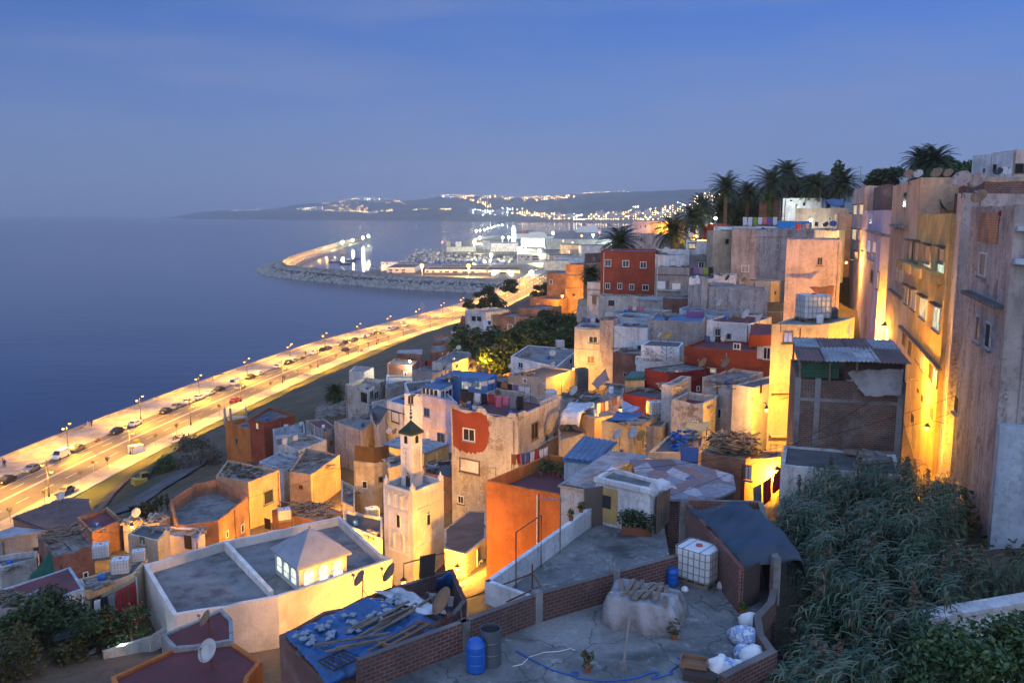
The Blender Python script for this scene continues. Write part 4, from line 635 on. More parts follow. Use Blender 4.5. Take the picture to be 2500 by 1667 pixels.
mb = MB(); mb.tube(sm, .022, 6); tag(mb.obj('garden_hose', 'bluebarrel'), 'blue hose coiling across the terrace floor', 'hose')
mb = MB(); mb.tube([zT(cC,x,y)+Vector((0,0,.015)) for x, y in ((550,1480),(600,1470),(640,1430),(720,1405),(800,1400),(860,1385),(885,1395))], .012, 5); tag(mb.obj('cord', 'whitepaint'), 'white cord lying on the terrace near the barrels', 'cord')
def bag(label, p, s, mat, seed):
    r = random.Random(seed); mb = MB(); ph = r.uniform(0, 6); pr = [(.85,0),(1.08,.15),(1.05,.45),(.82,.75),(.4,.92),(.12,1.0)]; n_ = 12
    vs = [Vector(p)+Vector((rr*s*.5*(1+.2*math.sin(3*a+ph+z*2)+.14*math.sin(7*a+z*5)+r.uniform(-.06,.06))*math.cos(a), rr*s*.5*(1+.2*math.cos(2*a+ph))*math.sin(a), z*s*.75)) for rr, z in pr for a in [2*math.pi*k/n_ for k in range(n_)]]
    mb.add(vs, [(i*n_+j, i*n_+(j+1) % n_, (i+1)*n_+(j+1) % n_, (i+1)*n_+j) for i in range(len(pr)-1) for j in range(n_)]+[tuple(range(n_*(len(pr)-1), n_*len(pr)))]); return tag(mb.obj('plastic_bag', mat, smooth=True), label, 'bag', 'rubbish bags at the terrace corner')
for k, (x, y, s, mt, lb) in enumerate(((1010,1235,.6,'whitepaint','plump white bag at the top of the rubbish row'),(1050,1250,.5,'whitetarp','grey bag leaning on the low brick wall'),(965,1330,.75,'bagblue','tall printed blue and white bag in the rubbish row'),(1015,1350,.8,'bagblue','blue sheeted bag against the low brick wall'),(975,1420,.6,'bagblue','pale blue bag below the printed bag'),(1035,1450,.75,'whitepaint','upright white sack at the wall bend'),(840,1510,.7,'whitepaint','white bag heaped at the lower end'),(890,1520,.7,'bagblue','blue bag in the lower heap'),(940,1515,.6,'whitepaint','crumpled white bag in the lower heap'),(985,1505,.55,'whitetarp','small grey bag in the lower heap'),(640,1040,.25,'whitepaint','scrap of white plastic by the caged tank'),(855,1025,.4,'whitetarp','grey white bag at the foot of the shed wall'))): bag(lb, zT(cD,x,y), s, mt, k)
def crate(label, p, L, B, h_, rz, mat='darkwood', name='wooden_tray', cat='tray'):
    mb = MB(); R = Matrix.Rotation(rz, 3, 'Z'); p = Vector(p); mb.box(p+Vector((0,0,.02)), (L, B, .04), R=R)
    for s in (-1, 1): mb.box(p+R@Vector((0, s*(B/2-.02), h_/2+.04)), (L, .04, h_), R=R); mb.box(p+R@Vector((s*(L/2-.02), 0, h_/2+.04)), (.04, B-.08, h_), R=R)
    return tag(mb.obj(name, mat), label, cat)
crate('shallow brown wooden tray on the dark bench at the terrace edge', zT(cD,690,1500)+Vector((0,0,.22)), .8, .55, .12, -.3, 'trayw'); mb = MB(); c = zT(cD,730,1540); mb.box(c+Vector((0,0,.1)), (.95,.6,.2), -.35); tag(mb.obj('bench', 'darkwood'), 'low dark bench under the wooden tray', 'bench')
drum('small paint tin lying by the rubbish bags', zT(cD,850,1465), .14, .3, 'whitepaint')
def leafball(mb, c, r, n, s, seed=0, mi=0, flat_=1.0):
    q = random.Random(seed)
    for _ in range(n):
        d = Vector((q.gauss(0,1), q.gauss(0,1), q.gauss(0,1))).normalized()*(q.random()**.4); p = Vector(c)+Vector((d.x*r[0], d.y*r[1], d.z*r[2])); a = Vector((q.gauss(0,1), q.gauss(0,1), q.gauss(0,.6))).normalized(); b = a.cross(Vector((q.gauss(0,1), q.gauss(0,1), q.gauss(0,1)))).normalized(); l = s*q.uniform(.6,1.4)
        mb.add([p-a*l, p+b*l*.45, p+a*l, p-b*l*.45], [(0,1,2,3)], mi)
def pot(label, p, r=.2, fol=.35, n=60, potmat='potclay', leaf='leaf', flower=None, name='potted_plant', hz=1.0, group=None):
    e = thing(name, label, 'plant', p, group); p = Vector(p); mb = MB(); mb.lathe(p, [(r*.7,0),(r,.9*r*1.5),(r*1.08,r*1.5),(r*.9,r*1.5)], 10); mb.obj('pot', potmat, e); mb = MB(); leafball(mb, p+Vector((0,0,r*1.5+fol*hz*.7)), (fol, fol, fol*hz), n, .1, seed=int(p.x*10)); mb.obj('leaves', leaf, e)
    if flower: mb = MB(); leafball(mb, p+Vector((0,0,r*1.5+fol*hz*.7)), (fol*1.05, fol*1.05, fol*hz*1.05), n//3, .06, seed=3); mb.obj('blossom', flower, e)
    return e
# flower hedge by the white house
p0, p1 = zT(cC,1135,765,ZU), zT(cC,1285,780,ZU); e = thing('flower_box', 'long planter with a white flowering hedge against the white house', 'planter', (p0+p1)/2); mb = MB(); slab(mb, p0, p1, ZU, ZU+.42, .5); mb.obj('box', 'potclay', e); mb = MB(); mf = MB()
for k in range(6): c = p0+(p1-p0)*(k+.5)/6+Vector((0,0,.85)); leafball(mb, c, (.42,.4,.5), 260, .075, seed=k); leafball(mf, c, (.45,.43,.55), 60, .05, seed=k+50)
mb.obj('leaves', 'leafdark', e); mf.obj('blossom', 'whiteflower', e)
pot('small leafy pot plant next to the white flowering hedge', zT(cC,1275,785,ZU), .18, .3); pot('terracotta pot plant at the foot of the shed pillar', zT(cD,650,750,ZU), .2, .3); pot('tiny terracotta pot by the shed door', zT(cD,975,1175), .14, .14, 30); pot('dry spiky cactus in a pot in the middle of the terrace', zT(cD,577,1315), .12, .22, 40, leaf='olive', hz=1.5); pot('dry twig plant near the lower terrace edge', zT(cD,85,1500), .12, .25, 40, leaf='olive', hz=1.3)
pot('pot plant on the white parapet end by the door', zT(cC,915,655,42.42), .14, .2, 50); pot('pot plant farther along the white parapet', zT(cC,862,700,42.42), .14, .26, 50)
# white house: open door leaf, interior
hh = HS['whitehouse']; a, u, n = wp(hh, 0, *cC(1030,700)[0]); e = hh.e; mb = MB(); slab(mb, Vector((a.x,a.y,0)), Vector((a.x,a.y,0))+n*1.0-u*.55, ZU+.02, ZU+2.15, .06); mb.obj('door', 'doorbrown', e)
mb = MB(); f = (a+Vector((0,0,0))); c, uu, nn_ = wp(hh, 0, *cC(1055,600)[0]); mb.box((c+nn_*.05), (.5, .03, .7), math.atan2(uu.y, uu.x)); mb.obj('inner_window', 'glass', e)
ledge(hh, 0, cC(990,478)[0], cC(1290,540)[0], .25, .12, 'white', 'roof_band')
drape('crumpled translucent plastic sheet over the white house roof corner', [zT(cC,1285,500,44.25), zT(cC,1345,470,44.3), zT(cD,600,440,43.9), zT(cD,420,500,43.6)], 16, 14, .05, .13, 'whitetarp', name='plastic_sheet', cat='sheet', seed=8, freq=3)
mb = MB(); q0, q1 = zT(cC,1318,775,ZU), zT(cC,1385,700,ZU); slab(mb, q0, q1, ZU, ZU+2.0, .06); tag(mb.obj('wooden_gate', 'wood'), 'weathered plank gate standing beside the white house', 'gate')
# steel frames over the alley
def frame(label, pts, r=.035): 
    mb = MB()
    for a in pts: mb.tube(a, r, 5)
    return tag(mb.obj('steel_frame', 'rust'), label, 'frame')
fz = lambda x, y, z: PZ(*cC(x, y)[0], z)
A0, B0 = zT(cC,568,1058,ZU), zT(cC,702,952,ZU); A1, B1 = A0+Vector((0,0,2.6)), B0+Vector((0,0,2.6)); C0 = zT(cC,655,1105,42.4); C1 = C0+Vector((0,0,1.4))
frame('rusty square steel frame standing on the white parapet', [[A0, A1, B1, B0]]); G0 = Vector((-3.2,38.5,39.4)); frame('rusty steel grid frame spanning the mosque alley', [[G0, C1-Vector((0,0,.4))], [G0+Vector((.9,-1.6,0)), C1+Vector((.3,-1.2,-.4))], [G0, G0+Vector((.9,-1.6,0))], [C1-Vector((0,0,.4)), C1+Vector((.3,-1.2,-.4))], [G0*.5+C1*.5-Vector((0,0,.2)), (G0*.5+C1*.5)+Vector((.6,-1.4,-.2))], [C0, C1], [G0, G0-Vector((0,0,2.2))]])
P_ = [PZ(*cB(*q)[0], zz) for q, zz in (((1062,1010), 40.2), ((1062,930), 41.2), ((1280,872), 41.2), ((1282,965), 40.2))]; frame('thin iron frame on the dark brick yard wall', [P_])
# blue tarp roof dressing
ht = HS['tarp']; zr = ht.z+.05; tp = lambda x, y, dz=.0: PZ(*cB(x, y)[0], zr+dz)
drape('bright blue tarpaulin spread over the brick house roof under timber', [tp(430,1300,.16), tp(940,1085,.16), tp(1275,1212,.18), tp(655,1548,.16)], 60, 50, .0, .11, 'bluetarp', seed=11, hang=(0,.25,.35,.1), freq=2.4)
drape('pale bleached sheet on the upper corner of the blue tarp roof', [tp(905,1075,.2), tp(1060,1060,.2), tp(1300,1190,.2), tp(1180,1200,.28)], 16, 12, 0, .08, 'whitetarp', name='plastic_sheet', cat='sheet', seed=12, freq=3)
def beam(p0, p1, w=.16, t=.08, mat='wood', name='timber_beam', label=None, group=None):
    a, b = Vector(p0), Vector(p1); d = b-a; R = d.to_track_quat('X', 'Z').to_matrix(); mb = MB(); mb.box((a+b)/2, (d.length, w, t), R=R); o = mb.obj(name, mat); return tag(o, label, 'timber', group)
for k, (x0, y0, x1, y1) in enumerate(((755,1300,1090,1130),(800,1330,1110,1155),(850,1330,1120,1180),(580,1365,990,1300),(900,1290,1130,1140),(760,1285,890,1215),(870,1395,1130,1260),(700,1380,960,1330),(960,1270,1235,1095),(820,1280,1060,1150),(640,1400,905,1345),(930,1240,1080,1170))): beam(tp(x0,y0,.26+.04*(k % 4)), tp(x1,y1,.28+.04*(k % 4)), .11, .06, label='grey weathered timber beam lying across the blue tarp roof', group='timber beams on the blue tarp roof')
def grille(label, c4, nb, mat, r=.03, name='metal_grille', cat='grille'):
    a, b, c, d = c4; mb = MB(); mb.tube([a,b,c,d,a], r*1.3, 5)
    for k in range(1, nb): t = k/nb; mb.tube([a+(b-a)*t, d+(c-d)*t], r, 5)
    return tag(mb.obj(name, mat), label, cat)
grille('black barred grille lying on the blue tarp', [tp(605,1450,.25), tp(740,1390,.25), tp(835,1430,.25), tp(690,1500,.25)], 6, 'darkwood'); grille('old wooden door frame lying on the blue tarp', [tp(930,1355,.3), tp(1150,1240,.3), tp(1200,1250,.3), tp(985,1370,.3)], 2, 'trayw', .07, 'door_frame', 'frame')
for k in range(46):
    fx, fy = random.random(), random.random(); x = 470+fx*560+fy*60; y = 1320-fx*235+fy*(95 if k > 24 else 60); s = random.uniform(.10,.16); c = tp(x, y, .27); R = Matrix.Rotation(random.uniform(0,3), 3, 'Z')@Matrix.Rotation(random.uniform(-.35,.35), 3, 'X'); mb = MB(); mb.box(c, (s*2, s*1.7, .03), R=R); mb.add([c+R@Vector((-s*.8,-s*.7,.02)), c+R@Vector((s*.8,-s*.7,.02)), c+R@Vector((s*.8,s*.7,.02)), c+R@Vector((-s*.8,s*.7,.02)), c+R@Vector((0,0,.11))], [(0,1,4),(1,2,4),(2,3,4),(3,0,4)])
    tag(mb.obj('loose_tile', 'tilepale'), 'pale square tile scattered along the edge of the blue tarp', 'tile', 'loose tiles on the blue tarp roof')
for k in range(6): q = PZ(*cB(1150+k*14,1010-k*3)[0], 41.3); beam(q, q+Vector((.05,.25,1.0)), .12, .04, name='pallet_board', label='upright dark pallet board in the brick yard', group='pallet boards in the brick yard', mat='darkwood')
drape('crumpled blue sheet hung in the corner of the brick yard', [PZ(*cB(1240,1010)[0],41.5), PZ(*cB(1320,975)[0],41.5), PZ(*cB(1335,1060)[0],40.6), PZ(*cB(1230,1070)[0],40.6)], 10, 8, .05, .1, 'bluetarp', seed=21, freq=3); drape('pinkish cloth sagging over the brick yard', [PZ(*cB(1180,1085)[0],41.4), PZ(*cB(1330,1110)[0],41.4), PZ(*cB(1320,1170)[0],41), PZ(*cB(1200,1120)[0],41)], 10, 8, .25, .06, 'greytarp', name='cloth', cat='cloth', seed=22, freq=3)
# ---------------------------------------------------------------- shoreline, road strips, terrain
SWP = np.array([(-123,-40),(-122,20),(-120,100),(-114,184),(-109,220),(-101,270),(-86,347),(-65,410),(-43,474),(-22,545),(-1,660),(24,830),(62,1000),(112,1200),(190,1500)], float)
yy = np.arange(-40, 1500, 2.0); xx = np.interp(yy, SWP[:,1], SWP[:,0]); ker = np.ones(31)/31; xs_ = np.convolve(np.pad(xx, 15, mode='reflect', reflect_type='odd'), ker, 'valid')
SW = np.stack([xs_, yy], 1); T_ = np.gradient(SW, axis=0); T_ /= np.linalg.norm(T_, axis=1)[:,None]; NRM = np.stack([T_[:,1], -T_[:,0]], 1)
ARC = np.concatenate([[0], np.cumsum(np.linalg.norm(np.diff(SW, axis=0), axis=1))])
def swpt(Y, off=0):
    i = int(np.clip(round((Y+40)/2), 0, len(SW)-1)); p = SW[i]+NRM[i]*off; return Vector((p[0], p[1], 0)), Vector((T_[i][0], T_[i][1], 0)), Vector((NRM[i][0], NRM[i][1], 0))
def offs(x, y):
    p = np.stack([np.atleast_1d(x), np.atleast_1d(y)], 1).astype(float); out = np.empty(len(p))
    for a in range(0, len(p), 4000):
        d = p[a:a+4000,None,:]-SW[None,::2,:]; k = np.argmin((d**2).sum(2), 1); out[a:a+4000] = (d[np.arange(len(k)), k]*NRM[::2][k]).sum(1)
    return out
for x, y, z in [(260,1240,5),(330,1190,5.5),(300,1250,7),(420,1105,6),(480,1060,6),(600,1010,6),(357,1206,9),(454,1150,9.5),(485,1104,9),(530,1100,9),(640,1010,7.5),(688,985,8),(777,948,9),(822,915,8),(807,975,13),(870,930,14),(960,870,12),(1000,845,9),(1080,800,8),(900,885,7)]:
    p = PZ(x, y, z); CTRL.append(tuple(p))
for x, y, z in [(137,1590,28),(60,1500,28),(300,1640,30),(30,1660,29),(400,1600,31)]: CTRL.append(tuple(PZ(x, y, z)))
CTRL += [tuple(PZ(637,1615,27)), tuple(PZ(850,1525,27.5)), tuple(PZ(500,1625,27.5))]
CTRL += [(28.5,60,38),(31,66,37.5),(33,72,37),(37,84,37),(40,95,38.5),(45,112,37.5),(50,130,39),(54,145,41),(26.5,55,40.5),(0,0,44),(8,10,42),(-12,12,41),(-30,15,34),(-55,30,22),(-90,20,6),(-85,80,8),(25,10,44),(40,20,50),(50,60,50),(4,24,40.5),(0,32,40),(8,34,40),(3,42,38),(14,27,40.5),(16,33,40.8),(20,40,42),(13,40,41),(24,30,43),(18,22,42),
 (70,150,52),(60,200,53),(90,200,57),(120,250,62),(50,260,50),(45,220,50),(75,230,56),(35,320,40),(60,420,36),(70,520,28),(110,700,16),(90,900,4),(160,1000,8),(300,700,40),(250,400,58),(200,200,66),(30,470,16),(40,600,6),(10,420,12),(-20,400,6),(-5,330,20),(-40,330,8),(120,110,58),(60,100,54),(20,250,34),(8,215,31),(2,185,29),(8,165,33),(14,140,36),(100,80,56)]
for x, y, d, dz0 in ((1420,330,160,3),(1530,250,172,4),(1650,170,182,4),(1780,120,192,4),(1910,140,185,4),(1990,230,168,3.5),(1750,200,178,4),(1600,360,158,3.5),(1860,240,165,4),(1140,220,188,5),(1260,340,170,4)): p = PD(*cH(x,y)[0], d); CTRL.append((p.x, p.y, p.z-dz0))
CT = np.array(CTRL, float); kx = CT[:,:2]/50
Dm = np.linalg.norm(kx[:,None]-kx[None], axis=2); A_ = np.block([[-Dm+np.eye(len(CT))*.12, np.ones((len(CT),1)), kx], [np.ones((1,len(CT))), np.zeros((1,3))], [kx.T, np.zeros((2,3))]])
WT = np.linalg.solve(A_, np.concatenate([CT[:,2], [0,0,0]]))
def TZ(x, y, off=None):
    x = np.atleast_1d(np.asarray(x, float)); y = np.atleast_1d(np.asarray(y, float)); q = np.stack([x, y], 1)/50; z = np.empty(len(q))
    for a in range(0, len(q), 4000):
        z[a:a+4000] = -np.linalg.norm(q[a:a+4000,None]-kx[None], axis=2)@WT[:len(CT)]+WT[-3]+q[a:a+4000]@WT[-2:]
    o = offs(x, y) if off is None else off
    t = np.clip((o-31)/9, 0, 1); t = t*t*(3-2*t); z = np.maximum(z, 3.0); z = 3.75*(1-t)+z*t+t*.25
    return np.where(o < 26, 3.6, np.where(o < 2, -4, z)), o
ys = np.concatenate([np.arange(-10, 200, 2.2), np.arange(200, 420, 3.2), np.arange(420, 1010, 9)]); us = np.concatenate([np.arange(30, 130, 2.2), np.arange(130, 230, 4), np.arange(230, 460, 12)])
gx, gy = [], []
for Y in ys:
    p, t, n = swpt(Y); gx.append(p.x+us); gy.append(np.full(len(us), Y))
gx = np.concatenate(gx); gy = np.concatenate(gy); gz, go = TZ(gx, gy); gz = gz+(rng.rand(len(gz))-.5)*.35*np.clip((go-36)/6, 0, 1)
nu = len(us); mb = MB(); mb.add(np.stack([gx, gy, gz], 1).tolist(), [(i*nu+j, i*nu+j+1, (i+1)*nu+j+1, (i+1)*nu+j) for i in range(len(ys)-1) for j in range(nu-1)])
m, nt, b = newmat('hillside'); p = pos(nt); n1 = noise(nt, .09, 8, p, .65); n2 = noise(nt, 1.6, 6, p, .7)
c_ = mix(nt, ramp(nt, n1, (.42, 0.), (.6, 1.)), (.13,.09,.06), (.06,.06,.025)); c_ = mix(nt, ramp(nt, n2, (.4, 0.), (.7, .65)), c_, (.04,.035,.025)); nt.links.new(c_, b.inputs['Base Color']); b.inputs['Roughness'].default_value = 1; bump(nt, b, n2, .8, .3); MATS['hillside'] = m
struct(mb, 'hillside', 'hillside', True)
def strip(offsl, zs, Y0, Y1, step=4, drape=False):
    mb = MB(); Y = np.arange(Y0, Y1+.1, step); k = len(offsl); vs = []
    for y in Y:
        for o_, z in zip(offsl, zs):
            p, t, n = swpt(y, o_); vs.append((p.x, p.y, (TZ(p.x, p.y)[0][0]+z) if drape else z))
    return mb.add(vs, [(i*k+j, i*k+j+1, (i+1)*k+j+1, (i+1)*k+j) for i in range(len(Y)-1) for j in range(k-1)])
struct(strip([0, .05, .9, .95, 11.0, 11.05], [-2, 4.75, 4.75, 4.16, 4.14, 3.9], -30, 1100), 'promenade', 'pavement')
struct(strip([10.9, 26.1], [4.0, 4.0], -30, 1100), 'road', 'asphalt')
struct(strip([26.0, 26.05, 31.3, 31.35], [3.9, 4.14, 4.14, 3.5], -30, 1100), 'sidewalk', 'pavement')
mb = MB()
for o0, o1, dash in ((13.55, 13.7, 0), (18.5, 18.68, 0), (18.95, 19.13, 0), (22.4, 22.55, 1), (16.0, 16.15, 1)):
    for Y in np.arange(60, 700, 8 if dash else 2): 
        a, b2 = swpt(Y, o0)[0], swpt(Y, o1)[0]; c, d = swpt(Y+(4 if dash else 2), o1)[0], swpt(Y+(4 if dash else 2), o0)[0]; z = Vector((0,0,4.006)); mb.quad(a+z, b2+z, c+z, d+z)
struct(mb, 'lane_markings', 'linepaint')  # lane lines added in place of the car light trails
tag(strip([31.4, 33, 35, 37.5, 40], [.25, .12, .1, .08, .05], 60, 430, 3, True).obj('grass', 'grass', smooth=True), kind='stuff')
# low scrub and footpath lane below the houses
def ribbon(pts, w, dz, name, mat, kind='structure'):
    mb = MB(); P = [Vector((p.x, p.y)) for p in pts]; Q = []
    for i in range(len(P)-1):
        for k in range(6): Q.append(P[i]+(P[i+1]-P[i])*k/6)
    Q.append(P[-1]); vs = []
    for i, p in enumerate(Q):
        t = (Q[min(i+1, len(Q)-1)]-Q[max(i-1, 0)]).normalized(); n = Vector((-t.y, t.x))
        for s in (-1, 0, 1): q = p+n*s*w/2; vs.append((q.x, q.y, TZ(q.x, q.y)[0][0]+dz))
    mb.add(vs, [(i*3+j, i*3+j+1, i*3+j+4, i*3+j+3) for i in range(len(Q)-1) for j in range(2)]); return struct(mb, name, mat, True, kind)
ribbon([PZ(*cL(x,y)[0], z) for x, y, z in ((1150,1420,9.5),(1450,1180,9),(1850,960,9),(1990,870,9.2))], 5, .35, 'footpath', 'concdark')
ribbon([PZ(*cL(x,y)[0], z) for x, y, z in ((920,1345,7),(1060,1180,5.6),(1200,1080,5),(1300,1025,4.7))], 1.6, .3, 'ditch', 'soil')
# ---------------------------------------------------------------- sea, far hills
m, nt, b = newmat('sea'); p = pos(nt); b.inputs['Base Color'].default_value = (.012,.022,.06,1); b.inputs['Roughness'].default_value = .13; b.inputs['IOR'].default_value = 1.33
bump(nt, b, noise(nt, 1.0, 5, mapped(nt, p, (.05,.14,.1)), .6), .10, 1.0); 
col_ = mix(nt, ramp(nt, noise(nt, 1, 5, mapped(nt, p, (.0035,.02,.01)), .6), (.42, 0.), (.62, 1.)), (.016,.024,.06), (.028,.038,.085)); nt.links.new(col_, b.inputs['Base Color']); MATS['sea'] = m
mb = MB(); mb.quad((-24000,-400,0), (24000,-400,0), (24000,20100,0), (-24000,20100,0)); struct(mb, 'sea', 'sea')
SIL = [(405,531),(430,528),(470,520),(560,512),(640,512),(690,507),(720,500),(760,496),(800,494),(850,488),(900,484),(950,487),(990,490),(1040,487),(1075,478),(1110,476),(1160,478),(1250,482),(1330,480),(1400,475),(1470,470),(1560,468),(1650,464),(1720,462),(1900,455),(2300,452)]
CO = [(405,533),(500,535),(700,536.5),(1000,538.5),(1250,542),(1500,545),(1800,548),(2300,552)]
sx = np.array([s[0] for s in SIL], float); sy = np.array([s[1] for s in SIL], float); cx = np.array([c[0] for c in CO], float); cyy = np.array([c[1] for c in CO], float)
px = np.arange(405, 2300, 6.0); NR = 26; vs = []
HG = np.zeros((len(px), NR, 3))
for i, x in enumerate(px):
    yc = np.interp(x, cx, cyy); ysil = np.interp(x, sx, sy); dc = CH/sl(yc); dr = dc*1.35+600
    zr = CH-dr*sl(ysil)+ (math.sin(x*.11)+math.sin(x*.037+1))*2
    for j in range(NR):
        t = j/(NR-1); d = dc+(dr-dc)*t; z = max(-2 if j == 0 else 1, zr*(t**.8)*(1+.10*math.sin(x*.05+t*9)*math.sin(x*.021+t*5)*(1-t))+ (0 if j in (0, NR-1) else 5*math.sin(x*.31+t*23)*t*(1-t)*2))
        q = Vector(((x-1250)/FPX, CP-(ysil+(yc-ysil)*(1-t)-833.5)/FPX*SP)); HG[i,j] = (d*q.x, d*q.y, z if j else -3)
mb = MB(); mb.add(HG.reshape(-1,3).tolist()+[(HG[i,-1,0]*1.05, HG[i,-1,1]*1.05, -5) for i in range(len(px))], [(i*NR+j, (i+1)*NR+j, (i+1)*NR+j+1, i*NR+j+1) for i in range(len(px)-1) for j in range(NR-1)]+[(i*NR+NR-1, (i+1)*NR+NR-1, len(px)*NR+i+1, len(px)*NR+i) for i in range(len(px)-1)])
m, nt, b = newmat('farhill'); p = pos(nt); c_ = mix(nt, ramp(nt, noise(nt, .0035, 8, p, .6), (.4, 0.), (.62, 1.)), (.03,.04,.025), (.10,.09,.065)); nt.links.new(c_, b.inputs['Base Color']); b.inputs['Roughness'].default_value = 1; MATS['farhill'] = m
struct(mb, 'hills', 'farhill', True)
def hillpt(x, y):
    i = int(np.clip((x-405)/6, 0, len(px)-1)); best = None
    for j in range(NR):
        v = HG[i,j]; d = v[1]*CP-(v[2]-CH)*SP; yp = 833.5-FPX*(v[1]*SP+(v[2]-CH)*CP)/d
        if yp <= y: return Vector(v)
    return Vector(HG[i,-1])
# town lights across the bay
mb = MB()
def dots(cl, n, kind, rad=1):
    for _ in range(n):
        k = random.randrange(len(cl)-1) if len(cl) > 1 else 0; a = cl[k]; c = cl[min(k+1, len(cl)-1)]; t = random.random(); x = a[0]+(c[0]-a[0])*t+random.gauss(0, rad*3); y = a[1]+(c[1]-a[1])*t+random.gauss(0, rad)
        v = hillpt(x, y)+Vector((0,0,6)); r = random.choice((1.4, 1.8, 2.4, 3.2)); v.y -= 14
        mb.add([v+Vector(q)*r for q in ((1,0,0),(0,1,0),(-1,0,0),(0,-1,0),(0,0,1),(0,0,-1))], [(0,1,4),(1,2,4),(2,3,4),(3,0,4),(1,0,5),(2,1,5),(3,2,5),(0,3,5)], kind)
lineA = [(800,516),(870,518),(920,521),(970,514)]
dots(lineA, 34, 0, .5); dots([(735,512),(790,510)], 26, 1, 1.2); dots([(735,512),(790,510)], 16, 0, 1.2); dots([(800,500),(840,490),(900,485),(960,491),(990,494)], 60, 0, 3); dots([(850,489),(900,486),(930,490)], 26, 1, 3); dots([(830,505),(900,515)], 24, 0, 4)
dots([(570,515),(590,516)], 12, 1, .8); dots([(610,513),(640,513)], 9, 0, .6); dots([(465,517)], 2, 1, .3); dots([(515,515),(525,515)], 5, 1, .4)
dots([(1080,478),(1130,478),(1200,483),(1260,486)], 46, 0, 2); dots([(1080,480),(1100,484)], 14, 1, 2); dots([(1135,480),(1143,489),(1180,497),(1205,512)], 44, 0, 1.4); dots([(1000,514),(1040,514)], 6, 0, .4); dots([(1075,513),(1105,513)], 12, 0, .4)
dots([(1280,484),(1340,484),(1400,480)], 56, 0, 4); dots([(1430,472),(1470,470),(1560,468)], 18, 0, 1.2); dots([(1150,518),(1200,520),(1260,526)], 40, 1, 3); dots([(1280,523),(1330,528),(1380,532)], 70, 0, 2.6); dots([(1340,536),(1450,538),(1560,538)], 50, 0, 1.2); dots([(1380,532),(1420,530)], 12, 1, 2)
dots([(1450,530),(1530,526),(1600,522),(1650,514)], 70, 0, 4); dots([(1600,530),(1700,512),(1740,486)], 80, 0, 5); dots([(1720,488),(1760,480)], 40, 0, 5); dots([(1550,509),(1560,509)], 6, 1, .6); dots([(1655,501),(1668,501)], 5, 1, .6); dots([(1230,512),(1270,514)], 10, 1, 1.5); dots([(1560,540),(1640,536)], 24, 0, 2)
tag(mb.obj('town_lights', ['towna', 'townw']), kind='stuff')
fb = MB(); fb.box((0,0,6), (26,14,12)); fb.box((4,0,13.5), (8,10,3)); fb.box((-16,1,4), (8,12,8)); proto = tag(fb.obj('town_building', 'whitefar'), 'tiny pale block of flats among the lights across the bay', 'building', 'buildings across the bay')
first = True
for cl, n in (([(735,513),(790,512)], 7), ([(850,494),(960,494)], 12), ([(860,520),(930,522)], 8), ([(1150,521),(1260,527)], 16), ([(1080,483),(1100,485)], 4), ([(1450,533),(1540,529),(1640,522)], 18), ([(1280,530),(1400,535)], 14), ([(1700,500),(1750,490)], 8), ([(1560,540),(1650,538)], 8)):
    for _ in range(n):
        k = random.randrange(len(cl)-1); t = random.random(); x = cl[k][0]+(cl[k+1][0]-cl[k][0])*t; y = cl[k][1]+(cl[k+1][1]-cl[k][1])*t+random.gauss(0, 1.5); v = hillpt(x, y)-Vector((0,0,2))
        o = proto if first else proto.copy()
        if not first: COL.objects.link(o)
        first = False; o.location = v; s = random.uniform(.7, 1.7); o.scale = (s*random.uniform(.6, 1.3), s, s*random.uniform(.7, 1.8)); o.rotation_euler.z = random.uniform(-.3, .3)
# ---------------------------------------------------------------- harbour
def poly(name, pts, z0, z1, mat, kind='structure'):
    mb = MB(); P = [PZ(x, y, z1) for x, y in pts]; ar = sum(P[i-1].x*P[i].y-P[i].x*P[i-1].y for i in range(len(P))); P = P if ar > 0 else P[::-1]; mb.prism(P, z0, z1); return struct(mb, name, mat, kind=kind)
poly('quay', [(880,664),(935,661),(965,655),(1120,652),(1310,640),(1318,628),(1400,617),(1480,640),(1500,700),(1330,712),(1260,690),(1000,683)], -3, 3.2, 'asphalt')
poly('pier', [(1080,619),(1265,621),(1300,617),(1500,632),(1560,560),(1440,557),(1310,576),(1180,577),(1090,601)], -3, 3, 'asphalt')
poly('outer_mole', [(1155,587),(1170,589),(1300,562),(1296,559)], -3, 4, 'asphalt')
poly('jetty', [(700,642),(780,648),(830,625),(919,597),(919,603),(845,628),(800,650),(690,652),(660,650),(690,640),(760,617),(830,597),(885,583),(897,588)], -3, 3, 'pavement') if False else None
# curved breakwater: quay ledge, lit crown wall, rock armour
bwp = [(886,580),(845,590),(800,602),(760,614),(720,627),(697,636),(686,644),(694,651),(720,657),(780,663),(860,670),(935,676),(1000,681),(1080,685),(1160,688),(1240,690)]
BW = [PZ(x, y, 6) for x, y in bwp]; Q = []
for i in range(len(BW)-1):
    a, b1, c, d = BW[max(i-1,0)], BW[i], BW[i+1], BW[min(i+2, len(BW)-1)]
    for k in range(6): t = k/6; Q.append(.5*((2*b1)+(c-a)*t+(2*a-5*b1+4*c-d)*t*t+(3*b1-a-3*c+d)*t**3))
Q.append(BW[-1]); nq = len(Q)
def side(i): t = (Q[min(i+1, nq-1)]-Q[max(i-1, 0)]).to_2d().normalized(); return Vector((t.y, -t.x))   # towards open sea
for i in range(nq): pass
sgn = 1 if (side(3).x < 0) else -1
mb = MB(); prof = [(14, -2), (13.9, 3), (2.2, 3), (2.1, 8.6), (.9, 9.0), (.8, 6), (-8, 5), (-22, -2.5)]; vs = []
for i in range(nq):
    s = side(i)*sgn; k = 1.0
    for o_, z in prof: vs.append((Q[i].x-s.x*o_, Q[i].y-s.y*o_, z))
